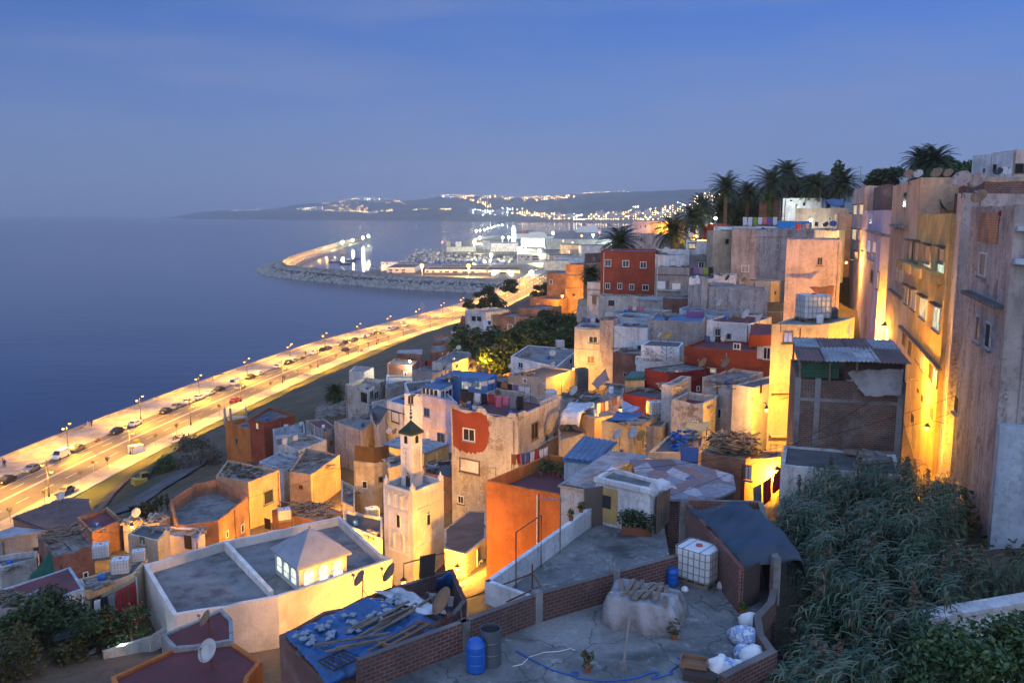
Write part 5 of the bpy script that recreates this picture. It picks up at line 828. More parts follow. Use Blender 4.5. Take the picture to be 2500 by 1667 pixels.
K = len(prof); mb.add(vs, [(i*K+j, (i+1)*K+j, (i+1)*K+j+1, i*K+j+1) for i in range(nq-1) for j in range(K-1)]); struct(mb, 'breakwater', 'pavement')
mb = MB(); R6 = [(1,0,0),(0,1,0),(-1,0,0),(0,-1,0),(0,0,1),(0,0,-1)]; F8 = [(0,1,4),(1,2,4),(2,3,4),(3,0,4),(1,0,5),(2,1,5),(3,2,5),(0,3,5)]
for _ in range(4200):
    f = random.random()**1.0*(nq-1.01); i = int(f); s = side(i)*sgn; c = Q[i]+(Q[i+1]-Q[i])*(f-i); o_ = random.uniform(0, 24); z = 5.6-o_*.27; r = random.uniform(1.2, 2.7); q = Vector((c.x+s.x*o_, c.y+s.y*o_, z)); Rm = Matrix.Rotation(random.uniform(0, 3), 3, Vector((random.random(), random.random(), random.random()+.1)))
    mb.add([q+Rm@(Vector(v)*r*random.uniform(.7, 1.2)) for v in R6], F8)
tag(mb.obj('armour_rocks', 'rockpale'), kind='stuff')
mb = MB(); vs = []
for i in range(nq):
    s_ = side(i)*sgn
    for o_, z in ((-.5, 6.02), (8, 5.0), (25, -2.2)): vs.append((Q[i].x+s_.x*o_, Q[i].y+s_.y*o_, z))
mb.add(vs, [(i*3+j, (i+1)*3+j, (i+1)*3+j+1, i*3+j+1) for i in range(nq-1) for j in range(2)]); struct(mb, 'breakwater_core', 'rockdark')  # core slope coloured near black to paint shade between the armour rocks
# lower dark rock slope right of the armour
def hb(label, L, R, y, d, depth, h_, mat, roof='conc', group=None, name='harbour_shed', cat='harbour building', par=.3, dR=None):
    return FB(label, [(L, y), (R, y if dR is None else y)], d, dR or d, depth, h_, mat, roof, par, name=name, cat=cat, group=group, ctrl=False)
h = hb('white harbour warehouse with a dark roof at the bend of the breakwater', 944, 1012, 653, 800, 60, 7, 'white', 'concdark'); wins(h, 0, cU, [(195,540,228,555), (255,540,285,555), (315,540,348,555), (195,562,228,572), (315,562,348,572)], sill=False, mull=0)
h = hb('long white harbour shed with a window strip facing the rocks', 1037, 1188, 658, 800, 45, 7, 'white', 'concdark'); wins(h, 0, cU, [(550,552,575,566), (605,552,630,570), (680,555,705,570), (730,555,770,570), (805,555,850,572), (895,560,960,575), (980,560,1015,578)], sill=False, mull=0)
h = hb('white shed with orange lit doors beside the two big floodlights', 1190, 1270, 659, 790, 50, 7, 'cream', 'concdark'); wins(h, 0, cU, [(1145,565,1200,580), (1250,565,1320,580)], sill=False, mull=0)
hb('low second row shed behind the long white shed', 1075, 1195, 651, 860, 30, 6, 'cream', 'concdark')
h = hb('small white harbour office at the marina corner', 931, 968, 640, 860, 14, 9, 'white', 'greyroof'); wins(h, 0, cU, [(128,480,150,490), (165,480,185,490)], sill=False, mull=0)
h = hb('big white fish hall with rows of black windows by the floodlight mast', 1264, 1334, 621, 960, 150, 17, 'white', 'greyroof'); wins(h, 0, cU, [(1460,410,1475,428), (1490,410,1500,428), (1515,410,1540,428), (1565,408,1630,428), (1565,435,1630,450), (1500,438,1530,448)], sill=False, mull=0)
hb('long blank white port building in the middle of the quay', 1198, 1265, 594, 1250, 60, 17, 'white', 'greyroof'); hb('pale grey silo shed with tall bays at the pier head', 1090, 1160, 603, 1250, 30, 10, 'greylight', 'greyroof'); hb('cubic white block on top of the silo shed', 1112, 1125, 591, 1260, 14, 16, 'white', 'greyroof'); hb('small square block near the red beacon', 1090, 1099, 589, 1280, 12, 16, 'cream', 'greyroof'); hb('white block beside the port mast', 1178, 1195, 588, 1320, 12, 14, 'white', 'greyroof')
h = hb('tall slim grey control tower at the port', 1248, 1260, 557, 1420, 14, 42, 'greylight', 'greyroof', name='control_tower', cat='tower'); mb = MB(); mb.box((h.c.x, h.c.y, h.z+2), (6, 8, 4)); mb.obj('lookout', 'greylight', h.e); mb = MB(); mb.tube([(h.c.x, h.c.y, h.z+4), (h.c.x, h.c.y, h.z+12)], .5, 5); mb.obj('mast', 'greymetal', h.e)
hb('long ferry terminal with a pale flat roof', 1335, 1520, 585, 1300, 40, 10, 'greylight', 'greyroof'); hb('white terminal hall behind the ferry pier', 1272, 1330, 582, 1420, 30, 10, 'white', 'whitetarp')
hb('orange lit port building by the sea road', 1372, 1420, 598, 1000, 40, 9, 'peach', 'conc'); hb('dark roofed warehouse along the sea road', 1340, 1405, 624, 900, 40, 7, 'cream', 'concdark'); hb('white low warehouse beside the bright road bend', 1356, 1425, 629, 860, 25, 7, 'white', 'greyroof'); hb('pale customs house with a small kiosk roof', 1420, 1500, 600, 900, 40, 12, 'offwhite', 'conc'); hb('flat white canopy roof at the port gate', 1330, 1390, 637, 820, 25, 6, 'greylight', 'greyroof'); hb('cream block of the port quarter above the canopy', 1392, 1440, 612, 960, 25, 10, 'cream', 'conc')
h = hb('small white control hut on the breakwater ledge', 892, 905, 603, 1330, 14, 9, 'white', 'greyroof', name='harbour_hut'); wins(h, 0, cZ, [(894,605,903,610,'litgreen')], frame=None, sill=False); hb('square hut against the lit breakwater wall', 830, 842, 608, 1240, 8, 14, 'cream', 'greyroof', name='harbour_hut')
# boats
def boat(name, L, B, c1, c2, mast):
    mb = MB(); pr = [(-.5,.36),(-.35,.46),(0,.5),(.3,.36),(.44,.16),(.5,.02)]; vs = []
    for x, w in pr: vs += [(x*L,-w*B*.7,-.5), (x*L,-w*B,1.1+.5*max(0,x)), (x*L,w*B,1.1+.5*max(0,x)), (x*L,w*B*.7,-.5)]
    mb.add(vs, [(i*4+j, (i+1)*4+j, (i+1)*4+j+1, i*4+j+1) for i in range(5) for j in range(3)]+[(0,1,2,3)]); mb.box((-L*.15,0,2.1), (L*.28,B*.6,2.0), mi=1); mb.box((-L*.15,0,3.2), (L*.34,B*.7,.25), mi=1)
    mb.tube([(L*.12,0,1), (L*.12,0,mast)], .12, 5, 2); mb.tube([(L*.12,0,mast*.9), (-L*.4,0,2)], .06, 4, 2); mb.tube([(L*.12,0,mast*.9), (L*.48,0,1.5)], .06, 4, 2); return mb.obj(name, [c1, c2, 'greymetal'])
bp = [boat('fishing_boat', 13, 4.2, 'plastic', 'greymetal', 9), boat('fishing_boat', 10, 3.4, 'bluebarrel', 'greymetal', 7), boat('fishing_boat', 16, 5, 'greydrum', 'plastic', 11)]
used = [0, 0, 0]; LB = ('white hulled fishing boat moored in the packed basin', 'small blue hulled fishing boat moored in the packed basin', 'grey trawler moored in the packed basin')
bq = [(972,642),(1055,606),(1270,610),(1255,640),(1100,647)]
for r in range(9):
    for c in range(17):
        s = (c+.5)/17; t = (r+.5)/9; x = (1062+s*200)*t0+(968+s*285)*(1-t0) if False else (975+s*(280))+(1-t)*0; 
        y = 641-(t**1.25)*(30); x = x+(t*.62)*(60-s*40); k = random.choice((0,0,1,2)); q = PZ(x+random.uniform(-4,4), y+random.uniform(-1,1), 0)
        if random.random() < .12: continue
        o = bp[k] if not used[k] else bp[k].copy()
        if used[k]: COL.objects.link(o)
        used[k] = 1; o.location = (q.x, q.y, .1); o.rotation_euler.z = random.choice((1.2, 1.5, 4.5, 4.8, .9))+random.uniform(-.2,.2); tag(o, LB[k], 'fishing boat', ('white boats in the basin', 'blue boats in the basin', 'trawlers in the basin')[k])
for x, y, k, rz in ((915,655,0,.1),(925,657,0,.3),(820,640,2,.4),(845,645,2,.2),(870,632,1,.5),(855,637,2,.3)):
    q = PZ(x, y, 0); o = bp[k].copy(); COL.objects.link(o); o.location = q; o.rotation_euler.z = rz; o['label'] = ('white hulled boat moored inside the curved breakwater', 'blue boat moored inside the curved breakwater', 'grey trawler tied inside the curved breakwater')[k]; o['group'] = 'boats inside the curved breakwater'
def ship(label, x, y, L, Hh, rz, z=0):
    q = PZ(x, y, 0); e = thing('ferry', label, 'ferry', (q.x, q.y, 0), rz=rz); mb = MB(); mb.prism([(q.x+a*L, q.y+b*L*.09) for a, b in ((-.5,-1),(.36,-1),(.5,0),(.36,1),(-.5,1))], -1, Hh*.4); mb.obj('hull', 'whitepaint', e)
    mb = MB(); mb.box((q.x-L*.05, q.y, Hh*.55), (L*.75, L*.15, Hh*.3)); mb.box((q.x+L*.1, q.y, Hh*.78), (L*.35, L*.13, Hh*.18)); mb.obj('cabin', 'whitepaint', e); mb = MB(); mb.box((q.x-L*.2, q.y, Hh*.9), (L*.08, L*.06, Hh*.3)); mb.obj('funnel', 'redboat', e); mb = MB(); mb.box((q.x-L*.05, q.y-L*.077, Hh*.55), (L*.7, .3, Hh*.08)); mb.obj('window', 'lit', e)
ship('white ferry with lit decks moored beside the terminal hall', 1300, 586, 95, 20, .12); ship('large white ship with a red funnel beyond the ferry terminal', 1437, 570, 80, 30, .25)
# ---------------------------------------------------------------- lamps
SOD = (1, .43, .03); COOL = (.82, 1, .92); MAST = (1, .90, .50)
def plight(e, loc, power, col, r=.15, name='bulb_light', spot=None):
    l = bpy.data.lights.new(name, 'SPOT' if spot else 'POINT'); l.energy = power; l.color = col; l.shadow_soft_size = r
    if spot: l.spot_size = math.radians(spot); l.spot_blend = .6
    if spot:   # street luminaires throw their light sideways (batwing)
        l.use_nodes = True; t = l.node_tree; em = t.nodes['Emission']; tc = t.nodes.new('ShaderNodeTexCoord'); sp = t.nodes.new('ShaderNodeSeparateXYZ'); t.links.new(tc.outputs['Normal'], sp.inputs[0])
        ab = nd(t, 'ShaderNodeMath', operation='ABSOLUTE'); t.links.new(sp.outputs['Z'], ab.inputs[0]); mx_ = nd(t, 'ShaderNodeMath', operation='MAXIMUM', i_1=.42); t.links.new(ab.outputs[0], mx_.inputs[0]); pw = nd(t, 'ShaderNodeMath', operation='POWER', i_1=-2.3); t.links.new(mx_.outputs[0], pw.inputs[0]); t.links.new(pw.outputs[0], em.inputs['Strength'])
    o = bpy.data.objects.new(name, l); COL.objects.link(o); o.parent = e; o.location = Vector(loc)-gloc(e); return o
PW_ROAD = 5200; PF = 1.0
def lamp_post(label, group):
    e = thing('street_lamp', label, 'street lamp', (0,0,0), group)
    mb = MB(); mb.lathe((0,0,0), [(.22,0),(.22,.5),(.13,.7),(.09,1.2)], 8); mb.tube([(0,0,1.1), (0,0,7.2)], [.085,.06], 8); mb.lathe((0,0,3.4), [(.06,0),(.12,.1),(.06,.25)], 8); mb.ball((0,0,7.3), .1); mb.obj('post', 'post', e)
    for sx, z in ((-1, 6.3), (1, 5.0)):
        mb = MB(); mb.tube([(0,0,z-.2), (sx*.35,0,z+.55), (sx*.75,0,z+.6), (sx*.85,0,z+.3)], .04, 6); mb.obj('arm', 'post', e)
        mb = MB(); mb.lathe((sx*.85,0,z), [(.28,.08),(.2,.22),(.06,.32)], 10); mb.obj('hood', 'post', e)
        mb = MB(); mb.lathe((sx*.85,0,z-.22), [(.06,-.06),(.26,.04),(.32,.2),(.26,.3)], 10); mb.obj('lantern_globe', 'sodium', e, smooth=True)
        plight(e, (sx*.85, 0, z-.5), PW_ROAD, SOD, .2, spot=164).rotation_euler = (0, 0, 0)
    return e
nlab = 0
LP = lamp_post('twin headed black street lamp glowing amber on the promenade kerb', 'street lamps along the promenade kerb'); LQ = dup(LP, (0,0,0), label='twin headed black street lamp glowing amber at the pavement edge under the houses', group='street lamps along the inland pavement')
def arcY(a): return float(np.interp(a, ARC, SW[:,1]))
def Yarc(Y): return float(np.interp(Y, SW[:,1], ARC))
fst = True
for k in range(-3, 19):
    a = Yarc(191)+31*k; Y = arcY(a); p, t, n = swpt(Y, 10.2); o = LP if fst else dup(LP, (0,0,0)); fst = False; o.location = (p.x, p.y, 4.14); o.rotation_euler.z = math.atan2(n.y, n.x)+math.pi
fst = True
for k in range(-2, 19):
    a = Yarc(161)+28.5*k; Y = arcY(a); p, t, n = swpt(Y, 26.6); o = LQ if fst else dup(LQ, (0,0,0)); fst = False; o.location = (p.x, p.y, 4.14); o.rotation_euler.z = math.atan2(n.y, n.x)+0
def wall_lamp(label, x, y, d, power, col=SOD, bulb='sodium', r=.16, arm=(1,0,0), soft=.25):
    p = PD(x, y, d); e = thing('wall_lamp', label, 'lamp', p)
    mb = MB(); mb.ball(p, r); mb.obj('bulb', bulb, e); mb = MB(); mb.lathe(p+Vector((0,0,r*.8)), [(r*1.5,0),(r*.6,r),(.03,r*1.4)], 8); mb.obj('hood', 'post', e); a = Vector(arm); mb = MB(); mb.tube([p+Vector((0,0,r*2)), p+a*.5+Vector((0,0,r*3)), p+a*1.1+Vector((0,0,r*2))], .03, 5); mb.obj('arm', 'post', e)
    plight(e, p-Vector((0,0,r*2.2)), power*4.0*PF, col, soft); return e
wall_lamp('bright amber lamp in the middle of the lane between the tall houses', 2160, 800, 92, 3600, arm=(1,.3,0), r=.3)
wall_lamp('amber lamp high in the lane above the washing', 2130, 690, 112, 3200, arm=(1,0,0)); wall_lamp('amber lamp near the near end of the lane', 2262, 1045, 55, 500, arm=(1,0,0)); wall_lamp('amber lane lamp on the corner of the tall cream house', 1947, 985, 58.5, 900, arm=(-1,0,0)); wall_lamp('amber lamp low on the mustard house', 2205, 940, 62, 2000, arm=(1,0,0)); wall_lamp('amber lamp beside the pink plaster block in the lane', 2066, 640, 122, 2200, arm=(1,0,0)); wall_lamp('amber lamp on the lane end houses', 2073, 690, 150, 2600, arm=(1,0,0))
wall_lamp('amber lamp over the steps by the split timber roof', 1898, 1150, 54, 500, arm=(1,0,0)); wall_lamp('amber lamp at the small house beneath the patched brick house', 1800, 1120, 58, 350, arm=(0,1,0))
wall_lamp('amber lamp in the mosque alley below the minaret', 1116, 1386, 65, 2600, arm=(1,0,0)); wall_lamp('amber lamp on the alley along the mosque front', 985, 1420, 57, 1500, arm=(0,-1,0))
wall_lamp('amber lamp behind the mosque facing the minaret', 845, 1300, 79, 2000, arm=(0,1,0)); wall_lamp('amber lamp in the gap between the cube house and the cream block', 862, 1195, 110, 1500, arm=(-1,0,0)); wall_lamp('amber lamp beside the planted cream house', 700, 1255, 99, 1300, arm=(0,1,0)); wall_lamp('amber lamp under the grey streaked house', 935, 1110, 120, 1500, arm=(0,1,0)); wall_lamp('amber lamp between the pillar house and minaret', 975, 1205, 92, 900, arm=(0,1,0)); wall_lamp('amber lamp by the tiny huts and tall reeds', 322, 1285, 83, 900, arm=(0,1,0)); wall_lamp('amber lamp near the bare brick court house', 620, 1325, 88, 700, arm=(0,1,0))
wall_lamp('amber lamp on the steps under the brick tower', 1373, 722, 240, 5000, arm=(1,0,0), r=.4); wall_lamp('amber lamp below the caged tank roof', 1400, 900, 116, 900, arm=(0,1,0)); wall_lamp('amber lamp beside the drying clothes terrace', 1515, 1000, 80, 420, arm=(0,1,0)); wall_lamp('amber lamp in the slit behind the white pier', 1872, 1000, 70, 700, arm=(0,1,0)); wall_lamp('bright white lamp over the brick terrace house roof', 1001, 882, 181, 1400, (1,.85,.5), 'mastbulb', r=.2, arm=(0,1,0)); wall_lamp('amber lamp beside the big grey house with dishes', 1185, 880, 165, 2600, arm=(0,1,0)); wall_lamp('amber lamp glowing on the green slope', 1345, 778, 205, 1500, arm=(0,1,0))
wall_lamp('cold white garden lamp behind the orange blossom tree', 300, 1572, 57, 90, COOL, 'coolbulb', arm=(0,1,0)); wall_lamp('cold floodlight on the white wall under the palms', 1931, 497, 187, 170, COOL, 'coolbulb', r=.35, arm=(0,1,0)); wall_lamp('cold lamp on the peach lane house', 1980, 537, 163.5, 130, COOL, 'coolbulb', r=.25, arm=(0,1,0)); wall_lamp('warm lamp glowing between the palm trunks', 1747, 533, 190, 700, (1,.75,.4), 'mastbulb', r=.3, arm=(0,1,0)); wall_lamp('amber lamp behind the hanging blankets', 1770, 740, 138, 600, arm=(0,1,0)); wall_lamp('amber lamp on the far shoulder houses', 1628, 560, 318, 6000, arm=(0,1,0)); wall_lamp('amber lamp beyond the bending palm', 1700, 575, 170, 900, arm=(0,1,0)); wall_lamp('small lamp in the yard of the chipped house', 1225, 1160, 95, 250, arm=(0,1,0))
# no lamp stands inside the roof pavilion: its window panes themselves glow
# ---- harbour masts
def mast(label, x, y, d, power, zb=3, col=MAST, bulb='mastbulb', r=1.3, group=None):
    p = PD(x, y, d); e = thing('light_mast', label, 'light mast', (p.x, p.y, zb), group); mb = MB(); mb.tube([(p.x, p.y, zb), (p.x, p.y, p.z+.5)], [.45,.25], 6); mb.obj('pole', 'greymetal', e); mb = MB(); mb.box(p+Vector((0,0,r)), (r*2.6, r*1.2, .4)); mb.obj('head', 'greymetal', e)
    mb = MB(); mb.ball(p, r*1.25); mb.obj('floodlight', bulb, e); plight(e, p-Vector((0,0,r*1.6)), power*5, col, r); return e
for lab, x, y, d, pw in (('tall floodlight mast by the silo shed', 1158, 591, 1180, 60000), ('floodlight mast over the packed fishing boats', 1199, 622, 1010, 45000), ('floodlight mast in front of the white shed by the rocks', 1248, 667, 770, 26000), ('floodlight mast at the bend of the sea road', 1297, 665, 760, 26000), ('orange tinted floodlight mast beside the shed doors', 1206, 666, 780, 12000), ('brightest floodlight mast by the fish hall', 1270, 606, 1000, 50000), ('second floodlight mast behind the fish hall', 1283, 600, 1080, 40000), ('floodlight mast on the fish hall roof', 1317, 613, 960, 50000), ('floodlight mast at the root of the outer mole', 1163, 563, 1900, 70000), ('floodlight mast on the outer mole bend', 1171, 580, 1600, 50000), ('floodlight mast near the breakwater wall hut', 836, 591, 1330, 40000), ('twin floodlight mast at the breakwater head', 886, 580, 1560, 60000), ('slimmer floodlight mast at the breakwater head', 899, 576, 1650, 50000), ('small floodlight on the breakwater quay', 861, 586, 1450, 14000)): mast(lab, x, y, d, pw)
for lab, x, y, d, pw in (('cold white floodlight mast by the ferry berth', 1350, 569, 1400, 60000), ('cold white floodlight mast beside the large ship', 1448, 573, 1450, 60000), ('cold floodlight mast west of the control tower'.replace(' west of', ' near'), 1227, 580, 1400, 40000), ('cold floodlight mast beside the control tower', 1242, 579, 1380, 40000), ('floodlight on the ferry terminal roof edge', 1508, 584, 1280, 30000)): mast(lab, x, y, d, pw, col=COOL, bulb='coolbulb')
for i, (x, y) in enumerate(((1172,561),(1183,559),(1191,556),(1201,554),(1207,551),(1217,549),(1226,548))): mast('small pale lamp in the row along the outer mole', x, y+1.5, 2000+i*60, 9000, 4, COOL, 'coolbulb', 1.1, 'lamp row on the outer mole')
mast('red harbour beacon near the square block', 1080, 591, 1230, 600, col=(1,.1,.05), bulb='redbulb', r=.9); mast('red beacon light by the large ship', 1464, 568, 1500, 600, col=(1,.1,.05), bulb='redbulb', r=1.1)
i0 = 0
for i in range(8, 36, 3):   # small lamps washing the breakwater crown wall
    s = side(i)*sgn; p = Q[i]-Vector((s.x, s.y, 0))*6.5; e = thing('quay_lamp', 'small amber lamp washing the lit breakwater wall', 'lamp', (p.x, p.y, 3), 'quay lamps along the breakwater wall'); mb = MB(); mb.tube([(p.x, p.y, 3), (p.x, p.y, 5.8)], .12, 5); mb.obj('post', 'post', e); mb = MB(); mb.ball((p.x, p.y, 6), .35, 6); mb.obj('bulb', 'sodium', e); plight(e, (p.x, p.y, 5.4), 13000, (1,.42,.06), .4)
for i, (x, y, d) in enumerate(((1320,668,800),(1340,660,860),(1352,652,900),(1364,645,950),(1376,640,1000),(1385,634,1050),(1396,628,1120))): mast('amber lamp in the bright row where the road meets the port', x, y, d, 9000, 3, (1,.6,.2), 'sodium', .7, 'amber lamps at the port road')
for i, (x, y) in enumerate(((1215,658),(933,653),(1375,588),(1398,592),(1410,603),(1432,600),(1450,598),(1310,590),(1420,575),(1368,615))): mast('small amber lamp among the harbour buildings', x, y, 850 if y > 630 else 1150, 5000, 3, (1,.62,.25), 'sodium', .7, 'small harbour lamps')

for lab, x in (('strong amber quay lamp over the rocks by the long white shed', 1030), ('strong amber quay lamp over the rocks near the floodlights', 1144)): mast(lab, x, 648, 745, 60000, 3, (1,.5,.1), 'sodium', 1.3)
# ---------------------------------------------------------------- satellite dishes
def dish(label, p, s=.9, az=0, mat='dishwhite', el=35, h_=.55):
    p = Vector(p); e = thing('satellite_dish', label, 'satellite dish', p); R = Matrix.Rotation(math.radians(az), 3, 'Z')@Matrix.Rotation(math.radians(90-el), 3, 'X'); c = p+Vector((0,0,h_+s*.35))
    mb = MB(); r = s/2; mb.lathe(c, [(.02,-.0),(r*.5,.06*s),(r,.2*s),(r,.225*s),(r*.5,.085*s),(.02,.03)], 18, R=R); mb.obj('reflector', mat, e, smooth=True)
    mb = MB(); tip = c+R@Vector((0,0,.62*s)); mb.tube([c+R@Vector((0,-r*.95,.2*s)), tip], .018, 4); mb.box(tip, (.1,.1,.14), R=R); mb.obj('feed_arm', 'greymetal', e)
    mb = MB(); mb.tube([p, c-R@Vector((0,0,.05))], .03, 5); mb.tube([p+Vector((.25,0,0)), p+Vector((0,0,h_*.7))], .02, 4); mb.obj('mount', 'rust', e); return e
def dz(k, cr, x, y):
    h = HS[k]; X, Y = cr(x, y)[0]; s = sl(Y); y0 = min(p.y for p in h.P)+.4; y1 = max(p.y for p in h.P)-.4; d = (CH-h.rz)/s if abs(s) > 1e-4 else 1e9
    p = PD(X, Y, d if d > 0 else 1e6); ky = p.y/(d if d > 0 else 1e6); d2 = min(max(p.y, y0), y1)/ky; p = PD(X, Y, d2); return Vector((p.x, p.y, h.rz))
D = [('redroof',cA,1130,1500,1.05,-35,'dishwhite','large white dish with dark lettering smudges on the maroon roof'),('redblock',cA,1115,1312,.8,-60,'dishrust','orange rusted dish beside the brown stair block'),
('tarp',cB,842,1108,.75,-70,'dishrust','small brown dish on the far edge of the blue tarp roof'),('tarp',cB,1002,1058,.9,-75,'dishrust','brown dish at the yard corner of the blue tarp roof'),('tarp',cB,1290,1260,1.2,-70,'dishrust','big rusty orange dish leaning beside the bleached sheet'),
('corr',cA,335,612,1.1,-20,'dishwhite','pale round dish on the long red corrugated roof'),('tinyroof',cA,735,705,1.0,-10,'dishwhite','cream dish on a stout post over the tiny huts'),('dishwhite',cH,1815,345,1.1,-10,'dishwhite','white dish over the near edge of the caged tank roof'),('dishwhite',cH,1605,300,.9,-80,'dishrust','thin edge on dish near the back of the caged tank roof'),
('stonehouse',cH,1455,455,.8,-30,'dishwhite','small pale dish on the corner of the stone rubble house'),('stonehouse',cH,1825,445,.9,-60,'dishwhite','cream dish on the rubble house roof ridge'),('biglit',cH,1000,285,1.1,-15,'dishwhite','big white dish on the large grey house'),('biglit',cH,910,335,.9,-70,'dishwhite','tilted pale dish on the large grey house'),('biglit',cH,970,305,.9,-75,'dishrust','brownish dish between the pale dishes of the large grey house'),('biglit',cH,850,335,.8,40,'dishdark','dark dish seen from behind on the large grey house'),
('bluehouse',cH,880,470,.8,-75,'dishdark','thin dark dish at the near corner of the blue roof'),('bluehouse',cH,990,440,.8,-75,'dishrust','edge on rusty dish at the back of the blue roof'),('bluehouse',cH,1110,440,.8,-70,'dishdark','dark dish in the middle of the blue roof edge'),('bluehouse',cH,1165,460,.8,-75,'dishdark','second dark dish next to the middle one on the blue roof'),
('pillar',cB,960,345,.7,-70,'dishrust','small rusty dish behind the brown cloth screen'),('yellowshed',cH,400,1010,1.0,-40,'dishwhite','pale dish on the ribbed roof behind the lantern'),('yellowshed',cH,450,1030,1.0,-60,'dishrust','rusty dish beside the pale one on the ribbed roof'),('clutter',cH,2010,700,1.3,-65,'dishwhite','large tilted dish on the cluttered board roof'),
('pretty',cG,958,808,.95,-40,'dishyellow','mustard coloured dish on the little ornate roof house'),('pretty',cG,905,800,.8,-80,'dishwhite','edge on white dish beside the mustard dish'),('courtright',cG,1215,1010,1.1,-80,'dishrust','tall rust streaked dish above the white pier roof'),('courtright',cG,1375,1010,1.1,-75,'dishrust','rusty dish with long arm on the white pier roof'),
('flatroof',cG,1328,575,1.2,-70,'dishwhite','larger tilted dish on the wide grey roof deck'),('flatroof',cG,1415,575,1.0,-70,'dishwhite','smaller tilted dish on the wide grey roof deck'),('whitedoor',cG,1515,665,1.3,-70,'dishwhite','big leaning dish on the guttered red roof'),('greylong',cG,1385,390,1.0,-75,'dishdark','dark dish on the long brown cement house'),('greylong',cG,1500,400,.9,-75,'dishrust','tan dish on the long brown cement house'),
('redtop',cG,1605,690,1.0,-75,'dishwhite','pale dish on the raised dark red block'),('bluecorr',cC,1120,305,1.0,-80,'dishwhite','thin white dish standing behind the blue corrugated roof'),('bluecorr',cC,1200,300,1.0,-65,'dishwhite','second white dish beyond the blue corrugated roof'),('bluecorr',cC,1245,310,.9,-70,'dishyellow','yellowish dish beyond the blue corrugated roof'),
('mustard',cF,1025,445,2.0,50,'dishdark','large dark dish seen from behind on the mustard house'),('mustard',cF,1068,440,1.9,-25,'dishyellow','large yellow dish beside the dark one on the mustard house'),('gable',cF,1140,350,1.9,-55,'dishpink','large pinkish dish on top of the grey gable'),('gable',cF,1228,335,1.7,-60,'dishpink','half hidden pink dish on the grey gable'),('topgrey',cF,1380,335,1.8,0,'dishwhite','round white dish facing the camera on the blue grey parapet'),('topgrey',cF,1350,262,1.5,-50,'dishdark','dark rusty dish above the blue grey parapet'),
('whiteroof',cF,838,285,1.5,-55,'dishrust','first rusty dish in the row on the white roof storey'),('whiteroof',cF,892,285,1.5,-50,'dishwhite','grey white dish in the row on the white roof storey'),('whiteroof',cF,1000,285,1.8,-60,'dishrust','largest rusty dish on the white roof storey'),('whiteroof',cF,1065,280,1.4,-55,'dishrust','rusty dish at the near end of the white roof storey'),('row4',cF,672,408,1.4,-60,'dishyellow','yellow dish on the lilac lane house roof'),('row4',cF,725,402,1.4,40,'dishdark','black dish on the lilac lane house roof'),
('bluehut2',cN,1870,745,1.5,-50,'dishdark','dark dish on the pale blue roof room'),('bluehut2',cN,1930,750,1.8,-20,'dishblue','large deep blue dish on the pale blue roof room'),('whitedish',cG,945,215,1.2,-10,'dishwhite','round dish above the white roof house'),('whiteup',cG,1125,65,1.2,-30,'dishwhite','pale dish on the lit bay window house'),('bigred',cG,760,462,.8,-70,'dishrust','little rusty dish on the big red house'),('nearrow',cF,1240,465,.9,-60,'dishrust','small rusty dish on the stained grey house')]
flat('dishyellow', (.42,.27,.06), .6, .4, 2.); flat('dishpink', (.5,.34,.28), .6, .4, 2.)
for k, cr, x, y, s, az, mt, lb in D: dish(lb, dz(k, cr, x, y), s*.6 if s >= 1.35 else s, az, mt)
# ---------------------------------------------------------------- water tanks on roofs
for lb, k, cr, x, y, rz, sc in (('caged tank on the laundry house roof nearest the mosque','laundryhouse',cA,648,985,.25,1.05),('caged tank against the brick hut with planks','debris',cA,545,925,.35,1.05),('low caged tank on its side by the mosque corner','laundryhouse',cA,742,905,.3,.8),('caged tank wrapped in sheeting beside the minaret','plankroof',cB,895,735,.4,1.2),('white caged tank behind the caged roof edge of the broad grey roof','dishwhite',cH,1878,248,.2,1.2),('large caged tank on top of the tall cream house','goldhouse',cF,290,1062,.15,1.75),('white caged tank on the black roof beside the blue tarp','tarpdark',cG,872,1320,.2,1.2),('round edged tank block wrapped in plastic by the plank roof','plankroof',cB,428,745,.4,1.1)): ibc(lb, dz(k, cr, x, y), rz, sc)
